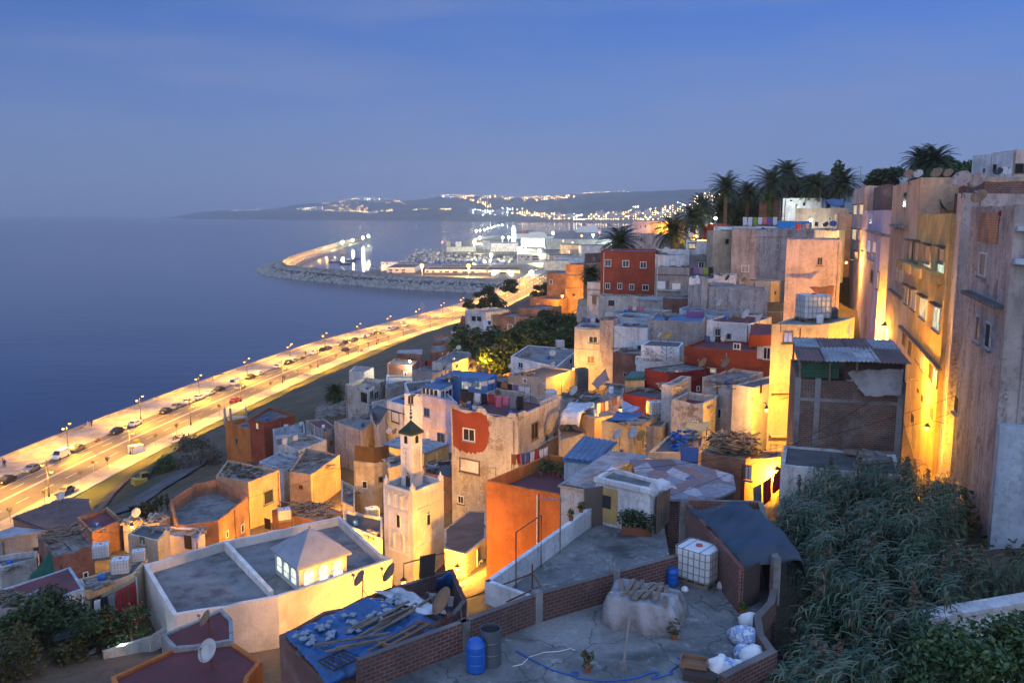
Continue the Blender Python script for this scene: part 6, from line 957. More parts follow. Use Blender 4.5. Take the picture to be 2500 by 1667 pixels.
# ---------------------------------------------------------------- washing lines
for n_, c in dict(c_red=(.35,.03,.03), c_pink=(.55,.14,.2), c_white=(.6,.6,.62), c_black=(.015,.015,.018), c_blue=(.06,.1,.25), c_grey=(.2,.2,.22), c_orange=(.4,.14,.04), c_teal=(.12,.25,.28), c_purple=(.15,.1,.3), c_green=(.2,.3,.06)).items(): plain(n_, c, .9)
def washing(place, p0, p1, items, h_=.9, posts=True, sag=.12):
    p0, p1 = Vector(p0), Vector(p1); u = (p1-p0); L = u.length; u.normalize(); n_ = Vector((-u.y, u.x, 0)).normalized(); mb = MB(); mb.tube([p0+u*L*t-Vector((0,0,4*sag*t*(1-t))) for t in [i/8 for i in range(9)]], .015, 4)
    if posts:
        for p in (p0, p1): mb.tube([p-Vector((0,0,1.7)), p+Vector((0,0,.1))], .03, 5)
    tag(mb.obj('washing_line', 'post'), 'washing line '+place, 'washing line'); N = len(items)
    for i, it in enumerate(items):
        t0 = (i+.08)/N; w = L/N*.86; vs = []; hh = h_*random.uniform(.75, 1.15); ph = random.uniform(0, 6); NX, NY = 6, 5
        for j in range(NY+1):
            for k in range(NX+1):
                t = t0+k/NX*w/L; q = p0+u*L*t-Vector((0,0,4*sag*t*(1-t))); v = j/NY; vs.append(q+n_*(.07*math.sin(k*1.7+ph+v)*v)+u*(.03*math.sin(j+ph))-Vector((0,0,hh*v*(1-.06*math.sin(k*1.1+ph)))))
        mb = MB(); mb.add(vs, [(j*(NX+1)+k, (j+1)*(NX+1)+k, (j+1)*(NX+1)+k+1, j*(NX+1)+k+1) for j in range(NY) for k in range(NX)]); o = tag(mb.obj('hanging_cloth', it, smooth=True), it[2:]+' laundry hanging on the line '+place, 'laundry', it[2:]+' laundry '+place); m = o.modifiers.new('thick', 'SOLIDIFY'); m.thickness = .012
hz_ = lambda k, cr, x, y, dz_=1.7: dz(k, cr, x, y)+Vector((0,0,dz_))
washing('along the front of the chipped house roof', hz_('chipped',cH,1010,760), hz_('chipped',cH,1560,815), ['c_black','c_black','c_white','c_black','c_red','c_pink','c_pink','c_grey','c_black'], 1.25)
washing('across the middle of the chipped house roof', hz_('chipped',cH,1040,705,1.9), hz_('chipped',cH,1320,660,1.9), ['c_white','c_teal','c_white','c_white'], .5); washing('at the back of the chipped house roof', hz_('chipped',cH,1320,680,1.9), hz_('chipped',cH,1620,745,1.9), ['c_black','c_orange','c_black','c_purple','c_white','c_white'], .7); washing('at the front edge of the chipped house roof', hz_('chipped',cH,1010,800,1.1), hz_('chipped',cH,1210,850,1.1), ['c_orange','c_blue','c_white','c_white'], .5)
washing('over the orange house court', hz_('orange',cC,545,460,1.6), hz_('orange',cC,740,372,1.6), ['c_orange','c_red','c_blue','c_blue','c_white','c_red','c_white','c_white'], .85)
washing('on the lit roof terrace rail', hz_('litterrace',cG,455,1345,1.5), hz_('litterrace',cG,625,1255,1.5), ['c_white','c_orange','c_white','c_grey','c_orange','c_white'], .9); washing('on the pink towel terrace', hz_('balcwash',cG,680,600,1.3), hz_('balcwash',cG,790,605,1.3), ['c_pink','c_white','c_pink','c_pink'], .6); washing('under the palm trunks', hz_('whiteband',cN,1130,735,1.9), hz_('whiteband',cN,1440,735,1.9), ['c_white','c_white','c_green','c_white','c_pink','c_purple','c_white'], 1.5, sag=.05)
washing('beside the whitewashed hut with blankets', hz_('whitewedge',cG,1135,345,2.0), hz_('whitewedge',cG,1280,350,2.0), ['c_purple','c_grey','c_green','c_black'], 1.6, sag=.2); washing('on the laundry house front with rugs', dz('laundryhouse',cA,540,1060)+Vector((0,-1.2,-.4)), dz('laundryhouse',cA,760,960)+Vector((0,-1.2,-.4)), ['c_white','c_black','c_grey','c_red','c_red','c_red'], 1.6, False); washing('on the white parapet terrace', hz_('greywash',cB,420,225,1.3), hz_('greywash',cB,530,200,1.3), ['c_white','c_red','c_green','c_white'], .8); washing('on the white hut below the red roof', hz_('washroof',cB,385,310,1.2), hz_('washroof',cB,500,280,1.2), ['c_blue','c_white','c_teal','c_white'], 1.0); washing('on the lower grey block', hz_('biglit2',cH,650,400,1.5), hz_('biglit2',cH,755,405,1.5), ['c_purple','c_red','c_black','c_red'], 1.1); washing('on the white door house balcony', hz_('redwall',cG,1220,815,1.0), hz_('redwall',cG,1370,815,1.0), ['c_blue','c_white','c_black','c_white'], .7); washing('in front of the pink plaster block', hz_('bluehut2',cN,1600,830,1.2), hz_('bluehut2',cN,1720,830,1.2), ['c_red','c_blue','c_grey'], .9); washing('on the cream mouldings house roof', hz_('pinktower',cG,350,660,1.2), hz_('pinktower',cG,475,655,1.2), ['c_blue','c_purple','c_white','c_black'], .8)
q = PD(*cD(1030,450)[0], 50); washing('strung across the lane steps', q, PD(*cD(1200,330)[0], 50), ['c_grey','c_red','c_red'], 1.3, False)
# ---------------------------------------------------------------- cloths, tarps and awnings on roofs
def dp(k, cr, *pts, dz_=.25): return [dz(k, cr, x, y)+Vector((0,0,dz_ if not isinstance(dz_, (list, tuple)) else dz_[i])) for i, (x, y) in enumerate(pts)]
drape('bright blue tarpaulin on the mustard walled shack', dp('tarpyellow',cG,(600,1300),(790,1300),(725,1385),(540,1365)), 16, 12, .0, .08, 'bluetarp', seed=31); drape('light blue sheet propped behind the bright blue tarpaulin', dp('tarpyellow',cG,(640,1270),(770,1285),(700,1320),(630,1330),dz_=(1.3,.6,.3,.5)), 10, 8, .0, .06, 'lightblue', name='plastic_sheet', cat='sheet', seed=32)
drape('pale cloth tent sagging over the dark yard', dp('tentyard',cG,(250,1380),(430,1385),(330,1470),(190,1455),dz_=2.3), 18, 14, .25, .1, 'whitetarp', name='cloth_tent', cat='tent', seed=33, hang=(0,.2,1.2,.3)); drape('dull green cloth trailing from the brick hut roof', dp('debris',cA,(270,880),(300,905),(375,965),(130,985),dz_=(.3,.2,-2.2,-2.2)), 16, 14, .1, .14, 'greencloth', name='cloth', cat='cloth', seed=34, freq=2.5)
drape('beige sheet hung over the front of the patched brick house', [PD(*cF(480,1345)[0],49.6), PD(*cF(812,1335)[0],48.2), PD(*cF(800,1490)[0],48), PD(*cF(590,1495)[0],48.7)], 20, 14, .0, .07, 'greytarp', name='cloth', cat='cloth', seed=35, freq=2.6)
drape('white bedsheet hanging beside the beige sheet on the patched house', [PD(*cF(478,1342)[0],49.75), PD(*cF(600,1345)[0],49.2), PD(*cF(590,1445)[0],49), PD(*cF(485,1445)[0],49.6)], 10, 8, .0, .05, 'c_white', name='cloth', cat='cloth', seed=36, freq=2.6)
for i, (x, dd) in enumerate(((478,49.5),)): pass
drape('orange brown awning cloth below the pink plaster block', [PD(*cF(270,870)[0],103), PD(*cF(415,858)[0],102), PD(*cF(410,920)[0],101), PD(*cF(300,895)[0],102)], 12, 8, .1, .1, 'c_orange', name='awning', cat='awning', seed=37); drape('brown cloth screen wrapped round the top of the cream block', [PZ(*cB(822,320)[0],HS['pillar'].z+1.9), PZ(*cB(972,320)[0],HS['pillar'].z+1.9), HS['pillar'].P[0].to_3d()+Vector((0.6,.9,HS['pillar'].z)), HS['pillar'].P[3].to_3d()+Vector((.5,-.2,HS['pillar'].z))], 10, 4, 0, .04, 'brownscreen', name='cloth_screen', cat='screen', seed=38) if False else None
h = HS['pillar']; mb = MB(); c = h.c; pts = [h.P[3]+(c-h.P[3])*.06, h.P[0]+(c-h.P[0])*.06, h.P[0]+(h.P[1]-h.P[0])*.5+(c-h.P[0])*.06]
for a, b in zip(pts[:-1], pts[1:]): slab(mb, a.to_3d(), b.to_3d(), h.z, h.z+1.9, .05)
tag(mb.obj('cloth_screen', 'brownscreen'), 'brown cloth screen round the top of the cream block', 'screen')
drape('blue tarp rolled on the pale roof terrace by the balusters', [PD(*cN(x,y)[0],163) for x, y in ((1850,495),(2030,490),(2030,555),(1920,558))], 10, 6, 0, .15, 'bluetarp', seed=40); drape('striped awning cloth over the jar terrace', dp('junkterr',cD,(650,190),(800,150),(740,220),(620,205),dz_=(1.6,1.4,1.2,1.4)), 10, 8, .1, .06, 'stripecloth', name='awning', cat='awning', seed=41); drape('deep blue cloth hanging at the brick hut corner', [PD(*cD(615,205)[0],56), PD(*cD(720,220)[0],55.5), PD(*cD(715,310)[0],55), PD(*cD(615,290)[0],55.5)], 10, 6, 0, .05, 'c_blue', name='cloth', cat='cloth', seed=42); drape('dusky tent cloth beside the narrow grey tower', dp('pinkroof',cR,(420,960),(640,850),(700,945),(500,1010),dz_=(.5,1.8,.8,.3)), 8, 8, .1, .1, 'pinkcloth', name='cloth_tent', cat='tent', seed=43)
# roof shed of the patched brick house: green slats, corrugated sheets
h = HS['bricktall']; e = thing('roof_shed', 'roof shed with green slatted screen and rusty ribbed sheets on the patched brick house', 'shed', h.c.to_3d()+Vector((0,0,h.z))); a, b, c, d_ = [p.to_3d()+Vector((0,0,h.z)) for p in h.P]; up = Vector((0,0,1.2)); ux = (b-a); vx = (d_-a); mb = MB()
for t, v_, hh in ((0.02,.03,1.3),(.3,.03,1.3),(.55,.03,1.3),(.98,.03,1.3),(.02,.9,1.6),(.98,.9,1.6)): mb = MB(); mb.box(a+ux*t+vx*v_+Vector((0,0,hh/2-.05)), (.1,.1,hh)); mb.obj('post', 'wood', e)
mb = MB()
for k in range(10): mb.box(a+ux*.2+vx*.045+Vector((0,0,.12+k*.105)), (ux.length*.38, .04, .075), math.atan2(ux.y, ux.x))
mb.obj('slatted_screen', 'greenslat', e); mb = MB(); slab(mb, a+ux*.44+vx*.05, a+ux*.98+vx*.05, h.z, h.z+1.2, .05); slab(mb, a+ux*.98, a+ux*.98+vx*.8, h.z, h.z+1.2, .05); mb.obj('board_wall', 'darkwood', e)
def corrug(p0, u, v, nu, amp=.04, mat='metalroof', name='roof_sheet', parent=None, step=.075):
    n_ = int(u.length/step); vs = []
    for i in range(n_+1):
        t = i/n_; z = amp*math.cos(i*math.pi/1.5)
        for q in (0, 1): vs.append(p0+u*t+v*q+Vector((0,0,z)))
    mb = MB(); mb.add(vs, [(i*2, i*2+2, i*2+3, i*2+1) for i in range(n_)]); o = mb.obj(name, mat, parent); m = o.modifiers.new('thick', 'SOLIDIFY'); m.thickness = .02; return o
for t, w_, sl_, mt, l0 in ((-.02,.28,0,'rustmetal',0),(.24,.3,.02,'metalroof',-.1),(.5,.26,.05,'metalroof2',.0),(.72,.3,.03,'rustmetal',-.05)):
    corrug(a+ux*t+vx*(-.06+l0*.3)+up+Vector((0,0,sl_)), ux*w_+Vector((0,0,random.uniform(-.12,.12))), vx*.56+Vector((0,0,.22)), 0, mat=mt, parent=e); corrug(a+ux*(t+.02)+vx*(.46)+up+Vector((0,0,.22+sl_)), ux*w_, vx*.5+Vector((0,0,.12)), 0, mat='metalroof' if mt == 'rustmetal' else 'rustmetal', parent=e)
for k, kk in (('whitecorr','metalroof'),('bluecorr','bluemetal'),('yellowshed','metalroof'),('corr','rustmetal'),('greenshed','greenmetal')):   # real ribs on the sheet roofs
    h = HS[k]; a, b, c = [p.to_3d()+Vector((0,0,h.z+.2)) for p in (h.P[0], h.P[1], h.P[2])]; d_ = h.P[3].to_3d()+Vector((0,0,h.z+.2))
    if k == 'whitecorr': a, b, c, d_ = [h.P[i].to_3d()+Vector((0,0,h.z+.2)) for i in (0, 1, 2, 4)]
    if k == 'corr': a, b, c, d_ = [h.P[i].to_3d()+Vector((0,0,h.z+.2)) for i in (0, 1, 3, 4)]
    n_ = int(max((b-a).length, (c-d_).length)/.16) ; vs = []
    sw = k in ('whitecorr', 'bluecorr')
    if sw: a, b, c, d_ = b, c, d_, a; n_ = int((b-a).length/.16)
    for i in range(n_+1):
        t = i/n_; z = Vector((0,0,.05*math.cos(i*math.pi/1.5))); vs += [a+(b-a)*t+z, d_+(c-d_)*t+z]
    mb = MB(); mb.add(vs, [(i*2, i*2+2, i*2+3, i*2+1) for i in range(n_)]); mb.obj('ribbed_sheet', kk, h.e)
def heap(label, k, cr, x0, y0, x1, y1, n, mat, L=(.8,2.2), w=.12, name='timber_pile', cat='timber', hz=.8):
    q = random.Random(n+int(x0)); c0 = dz(k, cr, (x0+x1)/2, (y0+y1)/2); e = thing(name, label, cat, c0); mb = MB()
    for i in range(n):
        p = dz(k, cr, x0+(x1-x0)*q.random(), y0+(y1-y0)*q.random())+Vector((0,0,.05+q.random()*hz)); R = Matrix.Rotation(q.gauss(.4,.9), 3, 'Z')@Matrix.Rotation(q.gauss(0,.18), 3, 'Y'); mb.box(p, (q.uniform(*L), w*q.uniform(.5,1.3), w*.4), R=R, mi=int(q.random() > .7))
    mb.obj('stack', [mat, 'darkwood'], e); return e
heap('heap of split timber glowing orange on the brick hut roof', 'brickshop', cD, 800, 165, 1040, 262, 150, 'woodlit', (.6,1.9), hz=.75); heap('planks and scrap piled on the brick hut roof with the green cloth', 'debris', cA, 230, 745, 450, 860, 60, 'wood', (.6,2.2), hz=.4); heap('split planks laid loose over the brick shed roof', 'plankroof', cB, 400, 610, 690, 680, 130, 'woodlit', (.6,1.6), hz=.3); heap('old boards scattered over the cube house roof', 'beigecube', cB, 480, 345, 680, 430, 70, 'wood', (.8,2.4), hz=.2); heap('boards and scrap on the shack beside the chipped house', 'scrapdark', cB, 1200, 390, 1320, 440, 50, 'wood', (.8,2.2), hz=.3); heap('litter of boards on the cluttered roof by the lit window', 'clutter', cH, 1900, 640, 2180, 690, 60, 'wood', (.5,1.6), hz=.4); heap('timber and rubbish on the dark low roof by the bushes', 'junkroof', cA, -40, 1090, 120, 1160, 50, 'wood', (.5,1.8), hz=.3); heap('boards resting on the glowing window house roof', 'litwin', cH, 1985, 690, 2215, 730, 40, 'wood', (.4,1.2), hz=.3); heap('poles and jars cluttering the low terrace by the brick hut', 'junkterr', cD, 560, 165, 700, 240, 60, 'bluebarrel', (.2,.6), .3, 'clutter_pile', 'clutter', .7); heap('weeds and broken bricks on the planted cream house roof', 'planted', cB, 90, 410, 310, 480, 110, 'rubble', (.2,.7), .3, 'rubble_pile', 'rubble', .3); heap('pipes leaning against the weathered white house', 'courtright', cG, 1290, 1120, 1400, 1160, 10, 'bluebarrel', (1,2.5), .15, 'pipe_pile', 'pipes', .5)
ee = HS['planted']; mb = MB(); 
for k in range(14): leafball(mb, dz('planted', cB, random.uniform(90,310), random.uniform(405,480))+Vector((0,0,.25)), (.5,.5,.3), 60, .1, seed=k)
tag(mb.obj('weeds', 'leaf'), 'weeds growing over the planted cream house roof', 'weeds')
for k, (x, y) in enumerate(((720,440),(745,450),(770,455),(795,465),(825,475),(700,465),(690,350))): pot(('pot plant in the row','bushy pot plant','broad leaved pot plant','tall pot plant','end pot plant','low pot plant','bushy cactus')[k]+(' along the orange house court wall' if k < 6 else ' by the orange court washing'), dz('orange', cC, x, y), .2, .42, 90, hz=1.2)
for lb, k, cr, x, y, r, h_, mt in (('large dark tub on the pale roof blocks','paleblocks',cH,1800,690,.7,1.0,'offwhite'),('blue drum on the tall cream house roof','goldhouse',cF,372,1050,.32,.9,'bluebarrel'),('dull tub beside the blue drum','goldhouse',cF,405,1045,.4,.8,'greydrum'),('terracotta jar among the split timber','brickshop',cD,812,165,.3,.6,'potclay')): drum(lb, dz(k, cr, x, y), r, h_, mt)
# antennas
def antenna(label, p, h_, az=0, n=7, L=1.1):
    p = Vector(p); e = thing('tv_antenna', label, 'antenna', p); mb = MB(); mb.tube([p, p+Vector((0,0,h_))], .03, 5); mb.obj('pole', 'wood', e); mb = MB(); u = Vector((math.cos(az), math.sin(az), 0)); v = Vector((-u.y, u.x, 0)); t = p+Vector((0,0,h_-.1)); mb.tube([t-u*L*.3, t+u*L], .02, 4)
    for k in range(n): c = t+u*(L*k/(n-1)-.1); mb.tube([c-v*(.4-.03*k), c+v*(.4-.03*k)], .014, 4)
    mb.obj('aerial', 'greymetal', e)
antenna('wooden pole with an aerial on the white parapet above the alley', zT(cC,803,880,ZU), 2.9, 2.9); antenna('aerial on a short post at the orange wall corner', dz('orange',cC,460,500), 1.2, 2.9); antenna('tall aerial pole on the wide grey roof deck', dz('flatroof',cG,1210,560), 4.2, 2.6, L=1.6); antenna('aerial pole by the small blue window house', dz('goldhouse',cF,218,1075)-Vector((3,5,0)), 1.5, 3.0); antenna('tall thin aerial over the white door house', dz('redwall',cG,1310,830), 4.6, .4); antenna('aerial over the lilac house sunroom', dz('lilac',cH,700,630), 2.5, 1.); antenna('aerial on the bricktop lane house'.replace('bricktop', 'brick topped'), dz('row5',cF,560,300), 3, 1.5); antenna('long leaning pole over the blank grey house', dz('greyplain',cN,1500,760), 6, 2.); antenna('pole with a box on the peach lane house roof', dz('lanehouse',cN,1815,560), 6.5, 1.)
mb = MB(); p = dz('flatroof',cG,1210,560); mb.box(p+Vector((0,0,2.2)), (.9,.8,4.6)); tag(mb.obj('chimney', 'streaked'), 'square rendered chimney rising from the wide grey roof deck', 'chimney')
# bare columns on the terracotta houses, bollard rails
for lb, cr, x, y in (('first bare concrete column on the terracotta terrace',cB,108,165),('second bare concrete column on the terracotta terrace',cB,140,175),('third bare concrete column on the terracotta terrace',cB,222,165)): p = dz('farred2', cr, x, y)+Vector((0,0,0)); mb = MB(); mb.box(p+Vector((0,0,1.1)), (.35,.35,3.4)); mb.tube([p+Vector((0,0,2.6)), p+Vector((0,0,3.6))], .05, 4); tag(mb.obj('concrete_column', 'grey'), lb, 'column')
p, q = dz('farred2',cB,150,160), dz('farred2',cB,225,138); e = thing('railing', 'white baluster railing on the terracotta terrace', 'railing', p); mb = MB(); mb.tube([p+Vector((0,0,1.2)), q+Vector((0,0,1.2))], .08, 5); mb.obj('rail', 'whitepaint', e); mb = MB()
for k in range(14): c = p+(q-p)*k/13; mb.tube([c+Vector((0,0,.1)), c+Vector((0,0,1.2))], .06, 5)
mb.obj('balusters', 'whitepaint', e)
h = HS['balusterhouse']; e = thing('railing', 'white stone baluster railing above the green ribbed roof', 'railing', h.P[0].to_3d()+Vector((0,0,h.z))); mb = MB(); a, b = h.P[0].to_3d(), h.P[0].to_3d()+(h.P[1]-h.P[0]).to_3d()*.28
for k in range(7): c = a+(b-a)*k/6; mb.lathe(c+Vector((0,.12,h.z-.5)), [(.07,0),(.1,.25),(.05,.5),(.09,.85)], 6)
mb.obj('balusters', 'whitepaint', e); mb = MB(); slab(mb, a+Vector((0,.12,0)), b+Vector((0,.12,0)), h.z+.33, h.z+.45, .2); mb.obj('rail', 'whitepaint', e)
# chain fence and grille on the dark red corner
p0, p1 = dz('redtower',cG,800,985)+Vector((0,0,.1)), dz('redtower',cG,1075,1005)+Vector((0,0,.1)); mb = MB()
for k in range(40):
    a = p0+(p1-p0)*k/39
    for s in (-1, 1): mb.tube([a, a+(p1-p0)*s*.05+Vector((0,0,1.5))], .012, 3)
tag(mb.obj('chain_fence', 'greymetal'), 'rusty chain link fence on top of the dark red corner', 'fence')
h = HS['pretty']; mb = MB(); a, u, n = wp(h, 0, *cG(950,880)[0])
for s in (-1, 1):
    for k in range(3):
        c = a+n*.06+Vector((0,0,-.6+.5*k)); mb.tube([c+u*s*(.1+.55*math.sin(t*.9))*1.0+Vector((0,0,.28*t-.12*t*t*.5)) for t in [i*.35 for i in range(9)]], .025, 4)
mb.tube([a+n*.06-Vector((0,0,1.1)), a+n*.06+Vector((0,0,1.0))], .03, 4); tag(mb.obj('iron_grille', 'post'), 'ornate scrolled iron grille on the little roof house', 'grille')
e = thing('bicycle', 'dark bicycle leaning on the balustrade of the little roof house', 'bicycle', a-u*2.5); c = wp(h, 0, *cG(830,880)[0])[0]+n*.35
for s in (-.52, .52): mb = MB(); mb.tube([c+u*(s+.33*math.cos(t))+Vector((0,0,.33*math.sin(t))) for t in [math.pi*i/8 for i in range(17)]], .025, 5); mb.obj('wheel', 'tyre', e)
mb = MB(); w_ = lambda x, z: c+u*x+Vector((0,0,z)); mb.tube([w_(-.52,0), w_(-.1,-.02), w_(.35,.5), w_(-.2,.5), w_(-.1,-.02)], .025, 5); mb.tube([w_(-.2,.5), w_(-.52,0)], .02, 5); mb.tube([w_(.52,0), w_(.35,.5), w_(.33,.72)], .025, 5); mb.obj('frame', 'post', e); mb = MB(); mb.box(w_(-.23,.62), (.25,.12,.06), math.atan2(u.y,u.x)); mb.obj('saddle', 'tyre', e)
for k in range(5): c = Vector((RowX(54.9+.4)+.4, 54.5, 59.45)); break
h = HS['nearrow']; 
for lb, x in (('round red finial at the balcony corner of the stained grey house',1250),('round red finial in the middle of the balcony coping',1372)): p = PD(*cF(x,448)[0], 46 if x < 1300 else 40.5); mb = MB(); mb.lathe(p-Vector((0,0,.35)), [(.1,0),(.06,.12)], 8); mb.ball(p, .17, 10); tag(mb.obj('finial_ball', 'darkred'), lb, 'finial')
a, u, n = wp(h, 0, *cF(1240,540)[0]); b = wp(h, 0, *cF(1355,540)[0])[0]; mb = MB(); mb.box((a+b)/2+n*.03+Vector((0,0,.1)), (abs((b-a).dot(u)), .06, 1.5), math.atan2(u.y,u.x)); mb.obj('tiled_band', 'brickorange', h.e)
a2 = h.P[0]; fr = (h.P[3]-h.P[0]).normalized(); fn = Vector((fr.y, -fr.x, 0)); fn = fn if fn.y < 0 else -fn; f3 = Vector((fr.x, fr.y, 0)); o3 = a2.to_3d()
mb = MB(); 
for k in range(5): mb.lathe(o3+f3*(1.2+k*.62)+fn*.35+Vector((0,0,56.1)), [(.1,0),(.12,.2),(.06,.5),(.12,.8),(.1,1.15)], 8)
mb.obj('balusters', 'peach', h.e); mb = MB(); mb.box(o3+f3*3.2+fn*.2+Vector((0,0,57.35)), (6.2,.5,.2), math.atan2(fr.y,fr.x)); mb.box(o3+f3*3.2+fn*.2+Vector((0,0,55.9)), (6.2,.5,.25), math.atan2(fr.y,fr.x)); mb.obj('balcony', 'paleblue', h.e)
mb = MB(); mb.box(o3+f3*1.35+fn*.02+Vector((0,0,53.6)), (1.1,.04,2.5), math.atan2(fr.y,fr.x)); mb.obj('recess', 'hole', h.e); mb = MB(); mb.box(o3+f3*5+fn*.25+Vector((0,0,52.2)), (5.2,.5,6.8), math.atan2(fr.y,fr.x)); mb.obj('rough_block', 'stone', h.e); mb = MB(); mb.box(o3+f3*3.6+fn*.35+Vector((0,0,45.2)), (7.2,.7,6.6), math.atan2(fr.y,fr.x)); mb.obj('white_base', 'paleblue', h.e)  # the recess is a flat panel with its shade painted on
mb = MB(); mb.tube([o3+f3*1.9+fn*.78+Vector((0,0,48.4)), o3+f3*1.9+fn*.78+Vector((0,0,41))], .14, 8); mb.obj('drain_pipe', 'paleblue', h.e); g0 = o3+f3*3.0+fn*1.2+Vector((0,0,42.2)); grille('rusty reinforcement ladder leaning against the whitewashed base', [g0, g0+f3*.9, g0+f3*2.6+Vector((0,0,3.6)), g0+f3*1.7+Vector((0,0,3.6))], 3, 'rust', .02, 'ladder', 'ladder') 
# ---------------------------------------------------------------- plants
def tree(label, c, rad, n, s, mat, zb=None, lumps=9, name='tree', trunk=True, cat='tree', seed=1, blossom=None, group=None):
    c = Vector(c); q = random.Random(seed); zb = TZ(c.x, c.y)[0][0] if zb is None else zb; e = thing(name, label, cat, (c.x, c.y, zb), group); mb = MB(); cs = []
    for i in range(lumps):
        a = q.uniform(0, 6.28); rr = q.uniform(.25,.8); d = Vector((math.cos(a)*rr*rad[0], math.sin(a)*rr*rad[1], q.uniform(-.5,.7)*rad[2])); cs.append(c+d); f = q.uniform(.32,.55); leafball(mb, c+d, (rad[0]*f, rad[1]*f, rad[2]*f), n//lumps, s, seed=seed*100+i)
    mb.obj('crown', mat, e)
    if blossom:
        mb = MB()
        for i, p in enumerate(cs): leafball(mb, p, (rad[0]*.5, rad[1]*.5, rad[2]*.5), blossom[1]//lumps, s*.7, seed=seed*77+i)
        mb.obj('blossom', blossom[0], e)
    if trunk:
        mb = MB(); r = max(.06, rad[0]*.06); mb.tube([(c.x, c.y, zb-.3), (c.x+.1, c.y, (zb+c.z)/2), c], [r*1.5, r, r*.5], 7)
        for p in cs[:6]: mb.tube([(c.x, c.y, zb+(c.z-zb)*.55), (Vector((c.x, c.y, zb+(c.z-zb)*.8))+p)/2, p], [r*.6, r*.4, r*.15], 5)
        mb.obj('trunk', 'bark', e)
    return e
tree('dark bushy citrus tree beside the red flowering shrub', PZ(*cA(440,1250)[0],30.6), (2.9,2.4,2.0), 2600, .17, 'leafdark', 28, seed=2); tree('dark spreading tree behind the garden path', PZ(*cA(250,1230)[0],30.8), (2.6,2.2,1.9), 2200, .17, 'leafdark', 28, seed=3); tree('dark tree against the frame edge behind the garden', PZ(*cA(70,1270)[0],30.6), (2.4,2.2,2.0), 2000, .17, 'leafdark', 28, seed=4); tree('orange tinged leafy tree at the bottom corner of the garden', PZ(*cA(60,1460)[0],30.4), (2.4,2.0,1.9), 2400, .15, 'olive', 28, seed=5); tree('yellowish shrub in the dark garden bed', PZ(*cA(345,1410)[0],29.6), (1.5,1.3,1.2), 1200, .13, 'olive', 28, seed=6); tree('shrub covered in red blossom beside the garden lamp', PZ(*cA(690,1250)[0],30.4), (1.9,1.6,1.5), 1900, .13, 'leaf', 28, seed=7, blossom=('redflower', 420), name='flowering_shrub', cat='shrub'); tree('olive tinged tree next to the citrus', PZ(*cA(510,1290)[0],30.2), (2.0,1.8,1.5), 1700, .14, 'olive', 28, seed=8)
lowwall('low pale garden wall curving through the dark garden', [PZ(*cA(640,1300)[0],28.6), PZ(*cA(480,1430)[0],28.6), PZ(*cA(300,1560)[0],28.6)], .7, 'offwhite', .3, z=28.2, name='garden_wall'); lowwall('lit pale garden wall beneath the red blossom', [PZ(*cA(925,1250)[0],29.5), PZ(*cA(800,1320)[0],29.5), PZ(*cA(560,1410)[0],29.3)], 1.1, 'offwhite', .3, z=28.4, name='garden_wall')
CTR = []
tree('large glossy leaved bush filling the corner below the garden wall', PZ(*cE(1080,1450)[0],44.9), (2.6,1.9,1.5), 6500, .10, 'bushleaf', 42, 16, 'bush', cat='bush', seed=9); tree('second glossy bush at the edge of the frame', PZ(*cE(1330,1420)[0],45.2), (1.3,1.2,1.3), 2200, .10, 'bushleaf', 42, 8, 'bush', cat='bush', seed=10)
tree('rounded dark green tree among the brick terraces', PD(*cH(1140,220)[0],188), (5.6,5,4.6), 3600, .42, 'leafdark', None, 12, seed=11); tree('dark tree hanging down the slope below the rounded tree', PD(*cH(1260,340)[0],170), (4,4,4.5), 2200, .42, 'leafdark', None, 9, seed=12)
for i, (x, y, d, r, n_) in enumerate(((1530,250,172,6,2800),(1650,170,182,6.5,2800),(1780,120,192,6.5,2800),(1910,140,185,6.5,2600),(1880,60,200,6,2400),(1990,230,168,5,2000),(1750,200,178,6,2600),(1860,240,165,5.5,2400),(1950,330,158,5,2000))): p = PD(*cH(x,y)[0], d); r *= .88; tree(('lowest','second','third','central','broad','topmost','inner','far','hidden lower','edge','lone','middle','shaded')[i]+' leafy bush in the thicket beside the long brick facade', p, (r,r*.8,r*.7), int(n_*1.5), .40, 'leaf' if i % 2 else 'leafdark', p.z-r*.7, 8, 'bush', cat='bush', seed=20+i); CTR.append((p.x, p.y, p.z-r*.55))
for i, (x, y, dd, r) in enumerate(((1185,712,300,4),(1205,735,290,4.5),(1240,700,320,5),(1160,745,280,4),(1325,712,300,4),(1345,700,310,4))): p = PD(x,y,dd); tree(('tall','loose','broad','small','upper','lower')[i]+' tree beside the bright bend of the sea road', p, (r,r,r*.65), 900, .5, 'leafdark', p.z-r*.8, 8, seed=40+i, trunk=False)
tree('round leafy shrub beside the excavator', PZ(*cL(1590,930)[0],8.5), (2.9,2.6,2.5), 1500, .26, 'leaf', 5, seed=50); tree('large bare twiggy bush by the terracotta house', PZ(*cL(1900,850)[0],11.5), (4.4,3.6,4), 1700, .3, 'twig', 6, seed=51)
for i, (x, y) in enumerate(((1500,1280),(1545,1275),(1600,1270))): p = PZ(*cL(x,y)[0],24); mb = MB(); mb.tube([p-Vector((0,0,4)), p], .05, 5); leafball(mb, p, (.25,.25,1.2), 70, .2, seed=i); tag(mb.obj('tall_reed', 'olive'), ('slender','middle','thickest')[i]+' tall dry reed beside the tiny huts', 'plant')
tree('spiky yellowed bush by the tiny huts', PZ(*cL(1390,1340)[0],22), (1.6,1.4,1.3), 500, .3, 'olive', 19, seed=53)
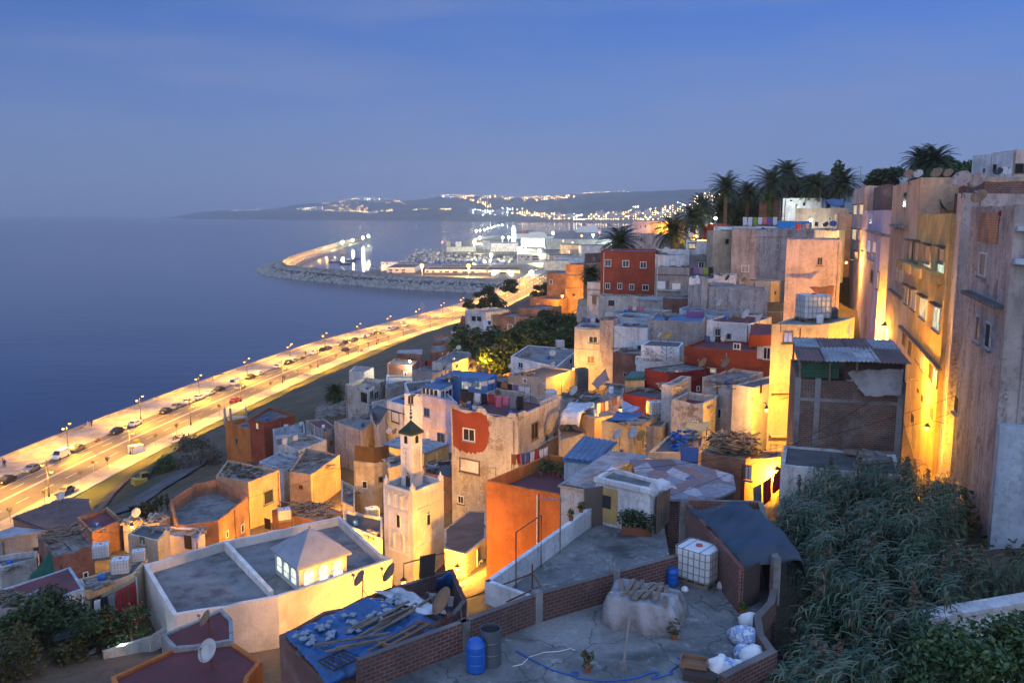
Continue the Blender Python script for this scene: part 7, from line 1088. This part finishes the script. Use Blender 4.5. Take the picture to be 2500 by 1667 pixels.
for i, (x, y, r) in enumerate(((1130,560,6.5),(1240,600,7),(1320,540,6.5),(1640,430,6),(1720,450,6.5),(1900,400,6.5),(1850,430,6.5),(1200,650,6),(1450,600,5),(1080,640,5),(1930,320,3.6),(1680,390,4.5),(1590,420,4))): p = PD(*cN(x,y)[0], 228-(i % 4)*4); tree(('deep','middle','broad','tall','low','highest','edge','lower','small','last','pointed','wide','loose')[i]+' dark tree in the hilltop palm garden', p, (r,r*.8,r*(.62 if i != 10 else 1.3)), 1700, .45, 'leafdark', p.z-5, 9, seed=60+i)
for i, (x, y, r) in enumerate(((690,262,4.2),(1085,200,5),(1165,215,4.4),(950,245,4))): p = PD(*cF(x,y)[0], 190); tree(('flat topped dark bush','tall rounded green tree','dense green tree','dark tree behind the palms')[i]+' on the hilltop skyline', p, (r,r,r*.6), 2200, .5, 'leaf' if i in (1,2) else 'leafdark', p.z-8, 9, seed=80+i)
def palm_proto(name, h_, R=4.0, nf=40, seed=1, ivy=False, droop=1.0):
    q = random.Random(seed); e = thing(name, 'x', 'palm tree', (0,0,0)); mb = MB(); mb.tube([(0,0,-1), (.1,0,h_*.4), (0,0,h_)], [.5,.42,.46], 9)
    for k in range(int(h_*2.5)): mb.lathe((.05,0,k*.4), [(.47,0),(.52,.14),(.44,.3)], 9)
    mb.obj('trunk', 'bark', e); mb = MB()
    for f in range(nf):
        a = f*2.39996; up_ = 1.42-2.0*(f/nf)**.85; u = Vector((math.cos(a), math.sin(a), 0)); v = Vector((-u.y, u.x, 0)); L = R*q.uniform(.85,1.12); pts = []
        for i in range(10):
            t = i/9; ang = up_-t**1.7*(.95+.15*q.random())*droop; pts.append((pts[-1]+(u*math.cos(ang)+Vector((0,0,math.sin(ang))))*L/9) if pts else Vector((0,0,h_)))
        mb.tube(pts[:8], [.07,.06,.055,.05,.04,.035,.03,.02], 4)
        for i in range(1, 10):
            p = pts[i]; d = (pts[i]-pts[i-1]).normalized()
            for s in (-1, 1):
                for kk in (0, .5):
                    l = L*.20*math.sin(math.pi*min(1, (i+kk)/10.5))**.6+.1; b0 = p-d*L/9*kk; tip = b0+(v*s*.75+d*.62)*l-Vector((0,0,l*.22)); w = d*.11; mb.add([b0-w, b0+w, tip+w*.25, tip-w*.25], [(0,1,2,3)])
    mb.obj('crown', 'palmleaf', e)
    if ivy:
        mb = MB()
        for k in range(14): leafball(mb, (0,0,h_*.06+k*h_*.064), (.95,.95,.7), 160, .22, seed=k)
        mb.obj('ivy', 'ivy', e)
    return e
pp = {}
def palm(label, cr, x, y, d, h_=9, R=4.0, ivy=False, key='a', rz=0):
    c = PD(*cr(x, y)[0], d); k = (key, h_, R, ivy)
    if k not in pp: pp[k] = o = palm_proto('palm_tree', h_, R*1.12, 62, len(pp)+1, ivy); o['label'] = label
    else: o = dup(pp[k], (0,0,0), label=label)
    o.location = c-Vector((0,0,h_)); o.rotation_euler.z = rz; return o
palm('tall slender palm with a bare grey trunk', cN, 985, 395, 205, 14, 4.4); palm('stout palm with an ivy covered trunk', cN, 1385, 355, 200, 13.5, 5, True); palm('highest palm in the garden behind the ivy trunk', cN, 1530, 270, 215, 10, 4.4, rz=1); palm('palm with hanging fronds beyond the peach lane house', cN, 1770, 390, 190, 9, 4.0); palm('bright palm nearest the brick topped lane house', cN, 2020, 365, 180, 9, 3.8); palm('lower palm standing clear of the town lights', cN, 775, 570, 205, 8, 3.9, rz=2); palm('shaggy palm below the clear standing palm', cN, 700, 660, 190, 8, 3.9, rz=.5); palm('wide drooping palm above the white terrace house', cN, 520, 780, 175, 8, 4.4); palm('palm in the dark between the two trunks', cN, 1180, 450, 212, 9, 4, rz=1.5); palm('dense palm behind the slender trunk', cN, 950, 590, 210, 8, 3.9, rz=2.2); palm('small golden palm lit from below behind the big red house', cG, 620, 95, 178, 6, 4.6); palm('thick palm on the skyline above the lane', cF, 905, 150, 175, 9, 3.8, rz=.7); palm('twin palm beside the thick skyline palm', cF, 985, 155, 172, 9, 4.2, rz=2.9); palm('little grey palm beside the tower house', cP, 830, 640, 178, 4, 2.2, key='b'); palm('dusty low palm on the dirt slope', cM, 1235, 930, 190, 2.2, 2.6, key='c')
# reeds
m = MB(); md = MB(); pl = MB(); q = random.Random(4); RP = [(100,560),(230,480),(480,445),(700,445),(900,470),(965,560),(960,760),(1000,900),(1320,880),(1320,1140),(960,1190),(830,1240),(790,1400),(690,1540),(600,1600),(120,1600),(150,1300),(190,1100),(260,1020),(230,900),(200,760),(110,680)]
def inside(x, y, P):
    r = False
    for i in range(len(P)):
        (x1, y1), (x2, y2) = P[i-1], P[i]
        if (y1 > y) != (y2 > y) and x < (x2-x1)*(y-y1)/(y2-y1)+x1: r = not r
    return r
cnt = 0
CLU = []
while len(CLU) < 150:
    x, y = q.uniform(90,1320), q.uniform(440,1600)
    if inside(x, y, RP) and not (x > 930 and q.random() < .4): CLU.append((x, y, q.gauss(0,.45), q.gauss(0,.25), q.gauss(0,.25)))
while cnt < 2300:
    X0, Y0, dzc, lx, ly = q.choice(CLU); sp = q.uniform(18, 42); gx_, gy_ = q.gauss(0,1), q.gauss(0,.8); x, y = X0+gx_*sp, Y0+gy_*sp
    if not inside(x, y, RP): continue
    cnt += 1; zt = 45.15-max(0, y-900)/700*1.2+dzc+q.gauss(0,.25)-(1.2 if x > 960 else 0); t = PZ(*cE(x,y)[0], zt); hgt = q.uniform(2.4,3.6); lean = Vector((q.gauss(lx,.2)+gx_*.25, q.gauss(-.1+ly,.2)-gy_*.25, 0)); b = t-lean-Vector((0,0,hgt)); pts = [b+lean*s*s+Vector((0,0,hgt*s)) for s in (0,.5,1)]; mm = md if q.random() < .13 else m; mm.tube(pts, [.02,.016,.008], 3, cap=False)
    for k in range(11):
        s = .3+.7*k/10; p = b+lean*s*s+Vector((0,0,hgt*s)); a = k*2.5+q.uniform(-.6,.6); u = Vector((math.cos(a), math.sin(a), 0)); v = Vector((-u.y, u.x, 0)); l = q.uniform(.5,.95)*(1.1-.3*s); w = q.uniform(.022,.04); el = q.uniform(.3,1.0); c = [p, p+u*l*.4*math.cos(el)+Vector((0,0,l*.4*math.sin(el))), p+u*l*.75+Vector((0,0,l*.34*math.sin(el)+.02)), p+u*l*.98+Vector((0,0,-l*.22))]
        mm.add([c[0]-v*w*.6, c[0]+v*w*.6, c[1]-v*w, c[1]+v*w, c[2]-v*w*.8, c[2]+v*w*.8, c[3]], [(0,1,3,2), (2,3,5,4), (4,5,6)])
    if q.random() < .012: leafball(pl, t+Vector((0,0,.25)), (.1,.1,.38), 40, .1, seed=cnt)
o = m.obj('reed_bed', 'reedleaf'); tag(o, kind='stuff'); tag(md.obj('dry_reeds', 'reeddry'), kind='stuff'); tag(pl.obj('reed_plumes', 'reedplume'), kind='stuff')
mb = MB(); leafball(mb, Vector((22.5,41.5,43.0)), (2.6,3,1.2), 900, .18, seed=2); leafball(mb, Vector((24,37,42.5)), (2.5,2.5,1.2), 800, .18, seed=4); tag(mb.obj('undergrowth', 'leafdark'), kind='stuff'); beam(PZ(*cE(835,1060)[0],44.6), PZ(*cE(1040,1225)[0],44.2), .06, .06, 'whitetarp', 'wooden_stake', 'pale pole slanting through the reeds to the garden wall')
# ---------------------------------------------------------------- vehicles on the sea road
def car_proto(kind, paint):
    e = thing('parked_car', 'x', 'car', (0,0,0)); van = kind == 'van'; H_ = 2.0 if van else 1.43; L = 4.7 if van else 4.25; W = .86
    side = [(-L/2,.35),(-L/2+.05,.8),(-L/2+.25,.93),(-L*.36 if not van else -L*.46,.95),(-L*.26 if not van else -L*.44,H_-.03),(L*.06 if not van else L*.2,H_),(L*.25 if not van else L*.34,.98),(L*.45,.84),(L/2,.66),(L/2,.33)]
    vs = []
    for s in (-1, 1):
        for x, z in side: vs.append((x, s*W*(1 if z < 1 else .84), z))
    n = len(side); mb = MB(); mb.add(vs, [tuple(range(n))[::-1], tuple(range(n, 2*n))]+[(i, (i+1) % n, (i+1) % n+n, i+n) for i in range(n)]); mb.obj('body', paint, e)
    A, B, C_, D_ = side[3], side[4], side[5], side[6]; gm = MB(); f = lambda p, q, t: (p[0]+(q[0]-p[0])*t, p[1]+(q[1]-p[1])*t)
    for s in (-1, 1):
        q4 = [f(A,B,.15), f(A,B,.85), f(C_,D_,.15), f(C_,D_,.85)]; gm.add([(x+(.12 if i < 2 else -.12), s*(W*(.985 if z < 1.1 else .865)+.012), z) for i, (x, z) in enumerate(q4)], [(0,1,2,3)])
    for a, b, dx in ((A,B,-.02), (C_,D_,.02)):
        p, r = f(a,b,.12), f(a,b,.9); wy = lambda z: W*(.9 if z < 1.1 else .76); gm.add([(p[0]+dx,-wy(p[1]),p[1]+.012),(p[0]+dx,wy(p[1]),p[1]+.012),(r[0]+dx,wy(r[1]),r[1]+.012),(r[0]+dx,-wy(r[1]),r[1]+.012)], [(0,1,2,3)])
    gm.obj('window', 'glass', e)
    for x in (-L*.31, L*.31):
        for s in (-1, 1): mb = MB(); mb.lathe((x, s*W*.93, .31), [(.2,-.1),(.31,-.09),(.31,.09),(.2,.1)], 12, R=Matrix.Rotation(math.pi/2, 3, 'X')); mb.obj('wheel', 'tyre', e)
    for s in (-1, 1): mb = MB(); mb.box((L/2-.02, s*.6, .68), (.08,.3,.14)); mb.obj('headlight', 'plastic', e)
    return e
plain('pwhite', (.7,.7,.7), .25); plain('pblack', (.02,.02,.025), .2); plain('psilver', (.35,.36,.38), .25, .5); plain('pgrey', (.12,.13,.14), .25); plain('pred', (.25,.03,.03), .3)
cars = {k: car_proto('van' if k == 'van' else 'car', {'white':'pwhite','black':'pblack','silver':'psilver','grey':'pgrey','red':'pred','van':'pwhite'}[k]) for k in ('white','black','silver','grey','red','van')}; cu = set()
def car(label, col, x, y, off=12.35, flip=False, group=None):
    p = PZ(x, y, 4.6); Y = p.y; q_, t, n = swpt(Y, off); o = cars[col] if col not in cu else dup(cars[col], (0,0,0)); cu.add(col); o.location = (q_.x, q_.y, 4.01 if off < 26 else 4.145); o.rotation_euler.z = math.atan2(t.y, t.x)+(math.pi if flip else 0); o['label'] = label
    if group: o['group'] = group
    elif 'group' in o: del o['group']
for lb, c, x, y, fl_ in (('black saloon first in the kerb row, nearest the corrugated roof','black',55,1165,1),('silver hatchback parked second in the kerb row','silver',107,1140,1),('white van parked under the promenade lamp','van',156,1110,1),('dark grey car parked behind the white van','grey',204,1087,1),('black hatchback alone between two lamps','black',276,1050,1),('white saloon parked beside the second promenade lamp','white',328,1029,0),('black car parked ahead of the pale one','black',394,1001,1),('silver car parked tight behind the black one','silver',426,989,0),('white car parked under the third lamp','white',464,976,0)): car(lb, c, x, y, flip=bool(fl_))
for i, (x, y) in enumerate(((495,964),(523,954),(551,945),(598,930),(648,915),(675,908),(732,891),(757,882),(777,876),(800,870),(846,858),(864,851),(882,847),(905,838),(920,833),(934,830),(952,826),(968,820),(987,815),(1001,810),(1014,806),(1030,800),(1048,797),(1072,791))): c = ('white','white','black','van','black','white','white','black','white','grey','white','black','grey','silver','black','grey','grey','white','silver','black','white','van','silver','white')[i]; car({'van':'white van'}.get(c, c+' car')+' in the long row parked along the far promenade kerb', c, x, y, flip=i % 3 == 1, group={'van':'white vans'}.get(c, c+' cars')+' along the far promenade kerb')
car('dark grey car standing alone on the inland pavement', 'grey', 210, 1187, 28.6, True); car('red white taxi car beside the inland kerb'.replace('red white taxi', 'small red'), 'red', 584, 968, 24.9); car('silver car driving past the promenade lamps', 'silver', 640, 940, 17.0); car('black car driving toward the harbour', 'black', 905, 848, 21.0)
def figure(label, x, y, z, rz=0, shirt='c_grey', h_=1.7):
    p = PZ(x, y, z); e = thing('person', label, 'person', p, rz=0); s = h_/1.7; sk = [(0,0,.92),(0,0,1.18),(0,0,1.42),(0,0,1.5),(0,.02,1.6),(0,.02,1.7),(.18,0,1.4),(.25,.02,1.13),(.24,.1,.9),(-.18,0,1.4),(-.25,.02,1.13),(-.24,.1,.9),(.09,0,.88),(.1,.06,.48),(.1,0,.05),(.1,.13,.03),(-.09,0,.88),(-.12,-.05,.48),(-.12,-.12,.05),(-.12,.02,.03)]
    ed = [(0,1),(1,2),(2,3),(3,4),(4,5),(2,6),(6,7),(7,8),(2,9),(9,10),(10,11),(0,12),(12,13),(13,14),(14,15),(0,16),(16,17),(17,18),(18,19)]; rad = [.15,.15,.14,.055,.1,.07,.075,.05,.035,.075,.05,.035,.095,.065,.045,.04,.095,.065,.045,.04]; me = bpy.data.meshes.new('person'); R = Matrix.Rotation(rz, 3, 'Z'); me.from_pydata([R@Vector(v)*s for v in sk], ed, []); me.materials.append(M(shirt)); o = bpy.data.objects.new('body', me); COL.objects.link(o); o.parent = e; sm_ = o.modifiers.new('skin', 'SKIN'); sv = me.skin_vertices[0].data
    for i, r in enumerate(rad): sv[i].radius = (r*s, r*s)
    sv[0].use_root = True; o.modifiers.new('sub', 'SUBSURF').levels = 1; mb = MB(); mb.lathe(p+Vector((0,0,1.62*s)), [(.1*s,0),(.105*s,.06*s),(.06*s,.12*s)], 8); mb.obj('hair', 'darkwood', e)
for lb, x, y, c in (('person in pale clothes on the seawall beside a friend',214,1043,'c_white'),('person in dark clothes on the seawall beside a friend',224,1040,'c_black'),('person standing by the promenade lamp nearest the frame edge',8,1137,'c_grey'),('second person standing near the frame edge on the promenade',12,1140,'c_black'),('person leaning on the seawall beyond the second lamp',149,1063,'c_black'),('person sitting group member on the far seawall'.replace('sitting group member', 'standing alone'),520,930,'c_black'),('person on the seawall beside the fourth lamp',746,868,'c_black'),('second person on the seawall beside the fourth lamp',742,869,'c_grey'),('person on the promenade near the far parked row',883,828,'c_grey'),('person farther along the seawall',930,815,'c_black'),('person in white at the far end of the promenade',1070,776,'c_white')): figure(lb, x, y, 4.2, random.uniform(0,6), c)
# pavement saplings
tp0 = thing('sapling', 'bare young street tree on the inland pavement', 'tree', (0,0,0), 'saplings along the inland pavement'); mb = MB(); mb.tube([(0,0,0),(0,0,1.8)], [.05,.04], 5)
for k in range(9): a = k*2.4; mb.tube([(0,0,1.6+.05*k), (.35*math.cos(a), .35*math.sin(a), 2.1+.06*k), (.5*math.cos(a+.2), .5*math.sin(a+.2), 2.6+.05*k)], [.02,.015,.006], 3)
mb.obj('trunk', 'bark', tp0); mb = MB(); leafball(mb, (0,0,2.5), (.55,.55,.5), 90, .1, seed=3); mb.obj('crown', 'olive', tp0)
for k in range(22): p, t, n = swpt(arcY(Yarc(150)+11.5*k) if False else 146+10.5*k, 28.3); o = tp0 if k == 0 else dup(tp0, (0,0,0)); o.location = (p.x, p.y, 4.14); o.rotation_euler.z = k*1.3; o.scale = (1,1,1)
# excavator, skip, sign
xp = PZ(*cL(1370,1130)[0], 5.2); e = thing('excavator', 'small yellow excavator digging at the grass edge', 'excavator', xp); R = Matrix.Rotation(.75, 3, 'Z'); L_ = lambda x, y, z: xp+R@Vector((x,y,z))
for s in (-1, 1): mb = MB(); mb.prism([(L_(x, s*.9, 0)+R@Vector((0,w,0))).to_2d() for x, w in ((-1.6,-.25),(1.6,-.25),(1.6,.25),(-1.6,.25))], xp.z-.1, xp.z+.75); mb.obj('track', 'tyre', e)
mb = MB(); mb.box(L_(-.6,0,1.3), (2.4,2.1,1.0), R=R); mb.box(L_(-1.5,0,1.4), (.7,2.2,1.2), R=R); mb.obj('body', 'exyellow', e); mb = MB(); mb.box(L_(.5,.55,2.0), (1.3,.95,1.5), R=R); co_ = mb.obj('cab', 'exyellow', e); mb = MB(); mb.box(L_(.55,.55,2.2), (1.34,.99,.8), R=R); mb.obj('window', 'glass', co_); mb = MB(); mb.tube([L_(.7,-.4,1.4), L_(2.4,-.4,3.6), L_(3.6,-.4,3.2)], [.28,.25,.2], 6); mb.tube([L_(3.6,-.4,3.3), L_(4.3,-.4,1.4)], [.2,.14], 6); mb.obj('boom', 'tyre', e); mb = MB(); mb.lathe(L_(4.2,-.4,1.0), [(.2,-.4),(.5,-.4),(.5,.4),(.2,.4)], 8, R=R@Matrix.Rotation(math.pi/2, 3, 'X')); mb.obj('bucket', 'tyre', e)
sp_ = PZ(332, 1104, 4.15); e = thing('rubbish_skip', 'white box skip with its lid propped open on the pavement', 'skip', sp_); mb = MB(); mb.box(sp_+Vector((0,0,.9)), (2.6,2.2,1.8), .9); mb.obj('box', 'whitepaint', e); mb = MB(); mb.box(sp_+Vector((0,.5,2.3)), (1.5,.1,1.2), .9); mb.obj('lid', 'tyre', e)
for lb, x, y in (('round no entry sign on the inland pavement',229,1156),('round sign farther along the inland pavement',693,938)): p = PZ(x, y, 4.15); e = thing('road_sign', lb, 'sign', p); mb = MB(); mb.tube([p, p+Vector((0,0,2.4))], .04, 5); mb.obj('pole', 'greymetal', e); mb = MB(); mb.lathe(p+Vector((0,-.05,2.5)), [(.02,0),(.36,0),(.36,.03),(.02,.03)], 14, R=Matrix.Rotation(math.pi/2, 3, 'X')); mb.obj('disc', 'pred', e)
# scrap rubble on the dirt slope
mb = MB(); q = random.Random(9)
for _ in range(420):
    x, y = q.uniform(1080,1320), q.gauss(1090, 45); 
    if y > 1160 or y < 985+ (1320-x)*.25: continue
    p = PZ(*cM(x,y)[0], 15.2); z = TZ(p.x, p.y)[0][0]; mb.box((p.x, p.y, z+.15), (q.uniform(.3,1.1), q.uniform(.3,.8), q.uniform(.2,.5)), R=Matrix.Rotation(q.uniform(0,3),3,'Z')@Matrix.Rotation(q.uniform(-.4,.4),3,'X'))
tag(mb.obj('rubble', 'rubble'), kind='stuff')
def moto(label, x, y, off):
    p = PZ(x, y, 4.5); q_, t, n = swpt(p.y, off); c = Vector((q_.x, q_.y, 4.02)); e = thing('motor_scooter', label, 'scooter', c); R = Matrix.Rotation(math.atan2(t.y,t.x), 3, 'Z'); w_ = lambda x, y, z: c+R@Vector((x,y,z))
    for s in (-.62,.62): mb = MB(); mb.lathe(w_(s,0,.27), [(.1,-.06),(.27,-.05),(.27,.05),(.1,.06)], 10, R=R@Matrix.Rotation(math.pi/2,3,'X')); mb.obj('wheel', 'tyre', e)
    mb = MB(); mb.tube([w_(.62,0,.3), w_(.5,0,.95), w_(.45,0,1.05)], .06, 6); mb.tube([w_(.5,0,.8), w_(.25,0,.35), w_(-.3,0,.4), w_(-.7,0,.6)], .13, 6); mb.obj('body', 'pred', e); mb = MB(); mb.box(w_(-.3,0,.75), (.7,.28,.14), R=R); mb.obj('saddle', 'tyre', e)
moto('red scooter parked between two cars at the kerb', 233, 1070, 12.4); moto('scooter parked on the inland pavement by the dirt slope', 968, 848, 28)

# ---------------------------------------------------------------- cables and small roof clutter
KEYS = [k for k in HS if k not in ('mosque','minaret','cornerwall','sunroom','tarp','yard')]
q = random.Random(31); ncab = 0
def rooftop(k, r): h = HS[k]; i = r.randrange(len(h.P)); p = h.P[i]+(h.c-h.P[i])*.08; return Vector((p.x, p.y, h.z+r.uniform(.05,.5)))
for _ in range(400):
    k1, k2 = q.sample(KEYS, 2); a, b = rooftop(k1, q), rooftop(k2, q); L = (b-a).length
    if not (9 < L < 30) or a.y > 135 or a.y < 44 or abs(a.z-b.z) > 6 or ncab >= 34: continue
    ncab += 1; mb = MB(); mb.tube([a+(b-a)*t-Vector((0,0,L*.16*t*(1-t))) for t in [i/10 for i in range(11)]], .014, 4); tag(mb.obj('overhead_cable', 'tyre'), 'thin dark cable sagging between two house roofs', 'cable', 'cables strung between the roofs')
cl = ('bricks and rubble','broken blocks','scrap boards','boards and stones','stacked scrap','scrap and bricks','odd planks','loose stones')
STOP = set('with under beside behind in at on near along over below above nearest topped glowing and whose between around to beyond strung standing among carrying holding next closing rising for lit hung the crowded littered tucked glimpsed facing from of patched beneath into against'.split()); HOSTS = set()
for k in KEYS:
    h = HS[k]; Lx = max((h.P[i]-h.c).length for i in range(len(h.P)))
    if h.par <= .08 or Lx < 2.2 or h.c.y > 170 or h.z > 57.5 or k in ('orange','planted','debris','plankroof','beigecube','brickshop','scrapdark','junkroof','whitehouse','redroof','redblock','clutter','litwin','court'): continue
    r = random.Random(len(k)*31+int(h.c.x*9)); w_ = h.label.replace('-', ' ').split(); cut = next((i for i in range(3, len(w_)) if w_[i] in STOP), len(w_)); first = cl[r.randrange(8)]
    while True:
        lab = first+' on the '+' '.join(w_[:cut]).rstrip(' ')+' roof'
        if ' '.join(w_[:cut]) not in HOSTS or cut >= len(w_): break
        cut = next((i for i in range(cut+1, len(w_)) if w_[i] in STOP), len(w_))
    HOSTS.add(' '.join(w_[:cut])); lab = ' '.join(lab.split()[:16])
    e = thing('roof_clutter', lab, 'clutter', (h.c.x, h.c.y, h.rz)); mb = MB(); i = r.randrange(len(h.P)); ce = h.c+(h.P[i]-h.c)*.55
    for _ in range(r.randint(14, 24)):
        s = r.uniform(.12,.4); mb.box((ce.x+r.gauss(0,.45), ce.y+r.gauss(0,.45), h.rz+s*.2+r.random()*.2), (s*r.uniform(1,4.5), s, s*.5), r.uniform(0,3), mi=r.randrange(3))
    mb.obj('scrap_pile', ['wood', 'rubble', 'greymetal'], e)
    if r.random() < .35: p = h.c+(h.P[0]-h.c)*.4; mb = MB(); mb.lathe((p.x, p.y, h.rz), [(.25,0),(.28,.5),(.24,.62)], 10); mb.obj('bucket', r.choice(['bluebarrel','whitepaint','greydrum']), e)

# ---------------------------------------------------------------- small openings and drain pipes on otherwise blank walls
r = random.Random(77)
for k in KEYS:
    h = HS[k]; kids = {o.name.split('.')[0] for o in h.e.children}
    if k in ('bricktall','redroof','redblock','scrapyard','purplewall','bricklittle','farw4','tentyard','litterrace','pinkroof','greylong','greywide'): continue
    hh = h.z-h.e.location.z
    for i in range(len(h.P)):
        a, b = h.P[i], h.P[(i+1) % len(h.P)]; u = (b-a); L = u.length; u.normalize(); n = Vector((u.y, -u.x))*h.sgn
        if n.dot(-h.c.normalized()) < .25 or L < 2.6 or hh < 2.8: continue
        R = Matrix(((u.x, n.x, 0), (u.y, n.y, 0), (0, 0, 1))); R = R if R.determinant() > 0 else Matrix(((-u.x, n.x, 0), (-u.y, n.y, 0), (0, 0, 1)))
        if 'window' not in kids and k not in ('goldhouse','orange'):
            for _ in range(1 if L < 5 else 2):
                t = r.uniform(.2,.8)*L; zc = h.z-r.uniform(1.3, max(1.4, min(hh-.8, 3.2))); w, q = r.choice(((.45,.6),(.6,.8),(.3,.4))); p = a+u*t; c = Vector((p.x, p.y, zc)); n3 = n.to_3d(); mb = MB(); mb.box(c+n3*.012, (w, .03, q), R=R); o = mb.obj('window', r.choice(['hole','glass','hole']), h.e); mb = MB()
                for s in (-1, 1): mb.box(c+u.to_3d()*s*(w/2+.04)+n3*.04, (.08,.08,q+.16), R=R); mb.box(c+Vector((0,0,s*(q/2+.04)))+n3*.038, (w,.076,.08), R=R)
                mb.obj('frame', r.choice(['whitepaint','wood','grey']), o)
        if r.random() < .55: t = r.choice((.06,.94,.5))*L; p = a+u*t+n*.07; mb = MB(); mb.tube([(p.x, p.y, h.z-.3), (p.x, p.y, h.z-hh-1)], .05, 6); mb.obj('drain_pipe', r.choice(['grey','rust','whitepaint']), h.e)
# ---------------------------------------------------------------- world, camera, render settings
w = bpy.data.worlds.new('World'); SC.world = w; w.use_nodes = True; nt = w.node_tree; bg = nt.nodes['Background']
g = nd(nt, 'ShaderNodeTexCoord'); sep = nd(nt, 'ShaderNodeSeparateXYZ'); nt.links.new(g.outputs['Generated'], sep.inputs[0])
sky = nd(nt, 'ShaderNodeTexSky', sky_type='NISHITA', sun_disc=False, sun_elevation=math.radians(-2.5), sun_rotation=math.radians(190), altitude=60, air_density=1.2, dust_density=2.0, ozone_density=4)
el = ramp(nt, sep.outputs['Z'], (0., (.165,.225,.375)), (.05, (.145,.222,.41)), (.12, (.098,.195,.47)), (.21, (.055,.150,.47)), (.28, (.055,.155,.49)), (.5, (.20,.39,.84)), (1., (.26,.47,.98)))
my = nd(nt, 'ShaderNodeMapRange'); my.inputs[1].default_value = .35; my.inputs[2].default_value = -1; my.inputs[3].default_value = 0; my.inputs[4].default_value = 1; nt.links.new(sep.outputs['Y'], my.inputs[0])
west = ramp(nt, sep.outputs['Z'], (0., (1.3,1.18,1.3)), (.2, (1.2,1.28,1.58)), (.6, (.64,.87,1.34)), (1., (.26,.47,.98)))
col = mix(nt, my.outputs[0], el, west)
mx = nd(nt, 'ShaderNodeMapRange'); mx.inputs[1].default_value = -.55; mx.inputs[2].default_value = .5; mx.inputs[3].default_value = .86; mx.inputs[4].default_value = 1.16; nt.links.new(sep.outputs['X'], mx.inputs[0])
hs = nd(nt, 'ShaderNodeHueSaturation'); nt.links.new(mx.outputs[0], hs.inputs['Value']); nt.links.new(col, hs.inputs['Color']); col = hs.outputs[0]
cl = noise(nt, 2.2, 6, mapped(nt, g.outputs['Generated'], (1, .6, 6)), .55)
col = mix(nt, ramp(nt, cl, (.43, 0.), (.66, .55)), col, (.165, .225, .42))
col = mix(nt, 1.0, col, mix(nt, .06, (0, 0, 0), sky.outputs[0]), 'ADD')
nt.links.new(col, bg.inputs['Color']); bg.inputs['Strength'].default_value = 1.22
sd = bpy.data.lights.new('dusk_glow', 'SUN'); sd.energy = .12; sd.angle = math.radians(60); sd.color = (.95, .9, 1); so = bpy.data.objects.new('dusk_glow', sd); COL.objects.link(so)
so.rotation_euler = (math.radians(68), 0, math.radians(-10))
cam = bpy.data.cameras.new('camera'); co = bpy.data.objects.new('camera', cam); COL.objects.link(co); co.location = (0, 0, CH); co.rotation_euler = (math.pi/2-PIT, 0, 0)
cam.sensor_width = 36; cam.lens = 36*FPX/2500; cam.clip_start = .5; cam.clip_end = 60000; SC.camera = co
SC.view_settings.view_transform = 'Standard'; SC.view_settings.look = 'None'; SC.view_settings.exposure = 0; SC.view_settings.gamma = 1
SC.render.engine = 'CYCLES'; cy = SC.cycles; cy.use_denoising = True; cy.max_bounces = 5; cy.diffuse_bounces = 3; cy.glossy_bounces = 2; cy.transmission_bounces = 2; cy.volume_bounces = 0; cy.transparent_max_bounces = 4
cy.use_light_tree = True; cy.sample_clamp_indirect = 4; cy.caustics_reflective = False; cy.caustics_refractive = False
hb_ = MB(); hb_.add([(x, y, z) for z in (-6, 420) for x, y in ((-23500,-380),(23500,-380),(23500,20000),(-23500,20000))], [(3,2,1,0),(4,5,6,7),(0,1,5,4),(1,2,6,5),(2,3,7,6),(3,0,4,7)])
hm = bpy.data.materials.new('haze'); hm.use_nodes = True; ht_ = hm.node_tree; ht_.nodes.remove(ht_.nodes['Principled BSDF']); pv_ = ht_.nodes.new('ShaderNodeVolumePrincipled'); pv_.inputs['Density'].default_value = 1.05e-4; pv_.inputs['Color'].default_value = (.9,.9,.95,1); pv_.inputs['Anisotropy'].default_value = .2
ht_.links.new(pv_.outputs[0], ht_.nodes['Material Output'].inputs['Volume']); MATS['haze'] = hm; tag(hb_.obj('haze', 'haze'), kind='stuff'); hm.cycles.homogeneous_volume = True if hasattr(hm.cycles, 'homogeneous_volume') else None
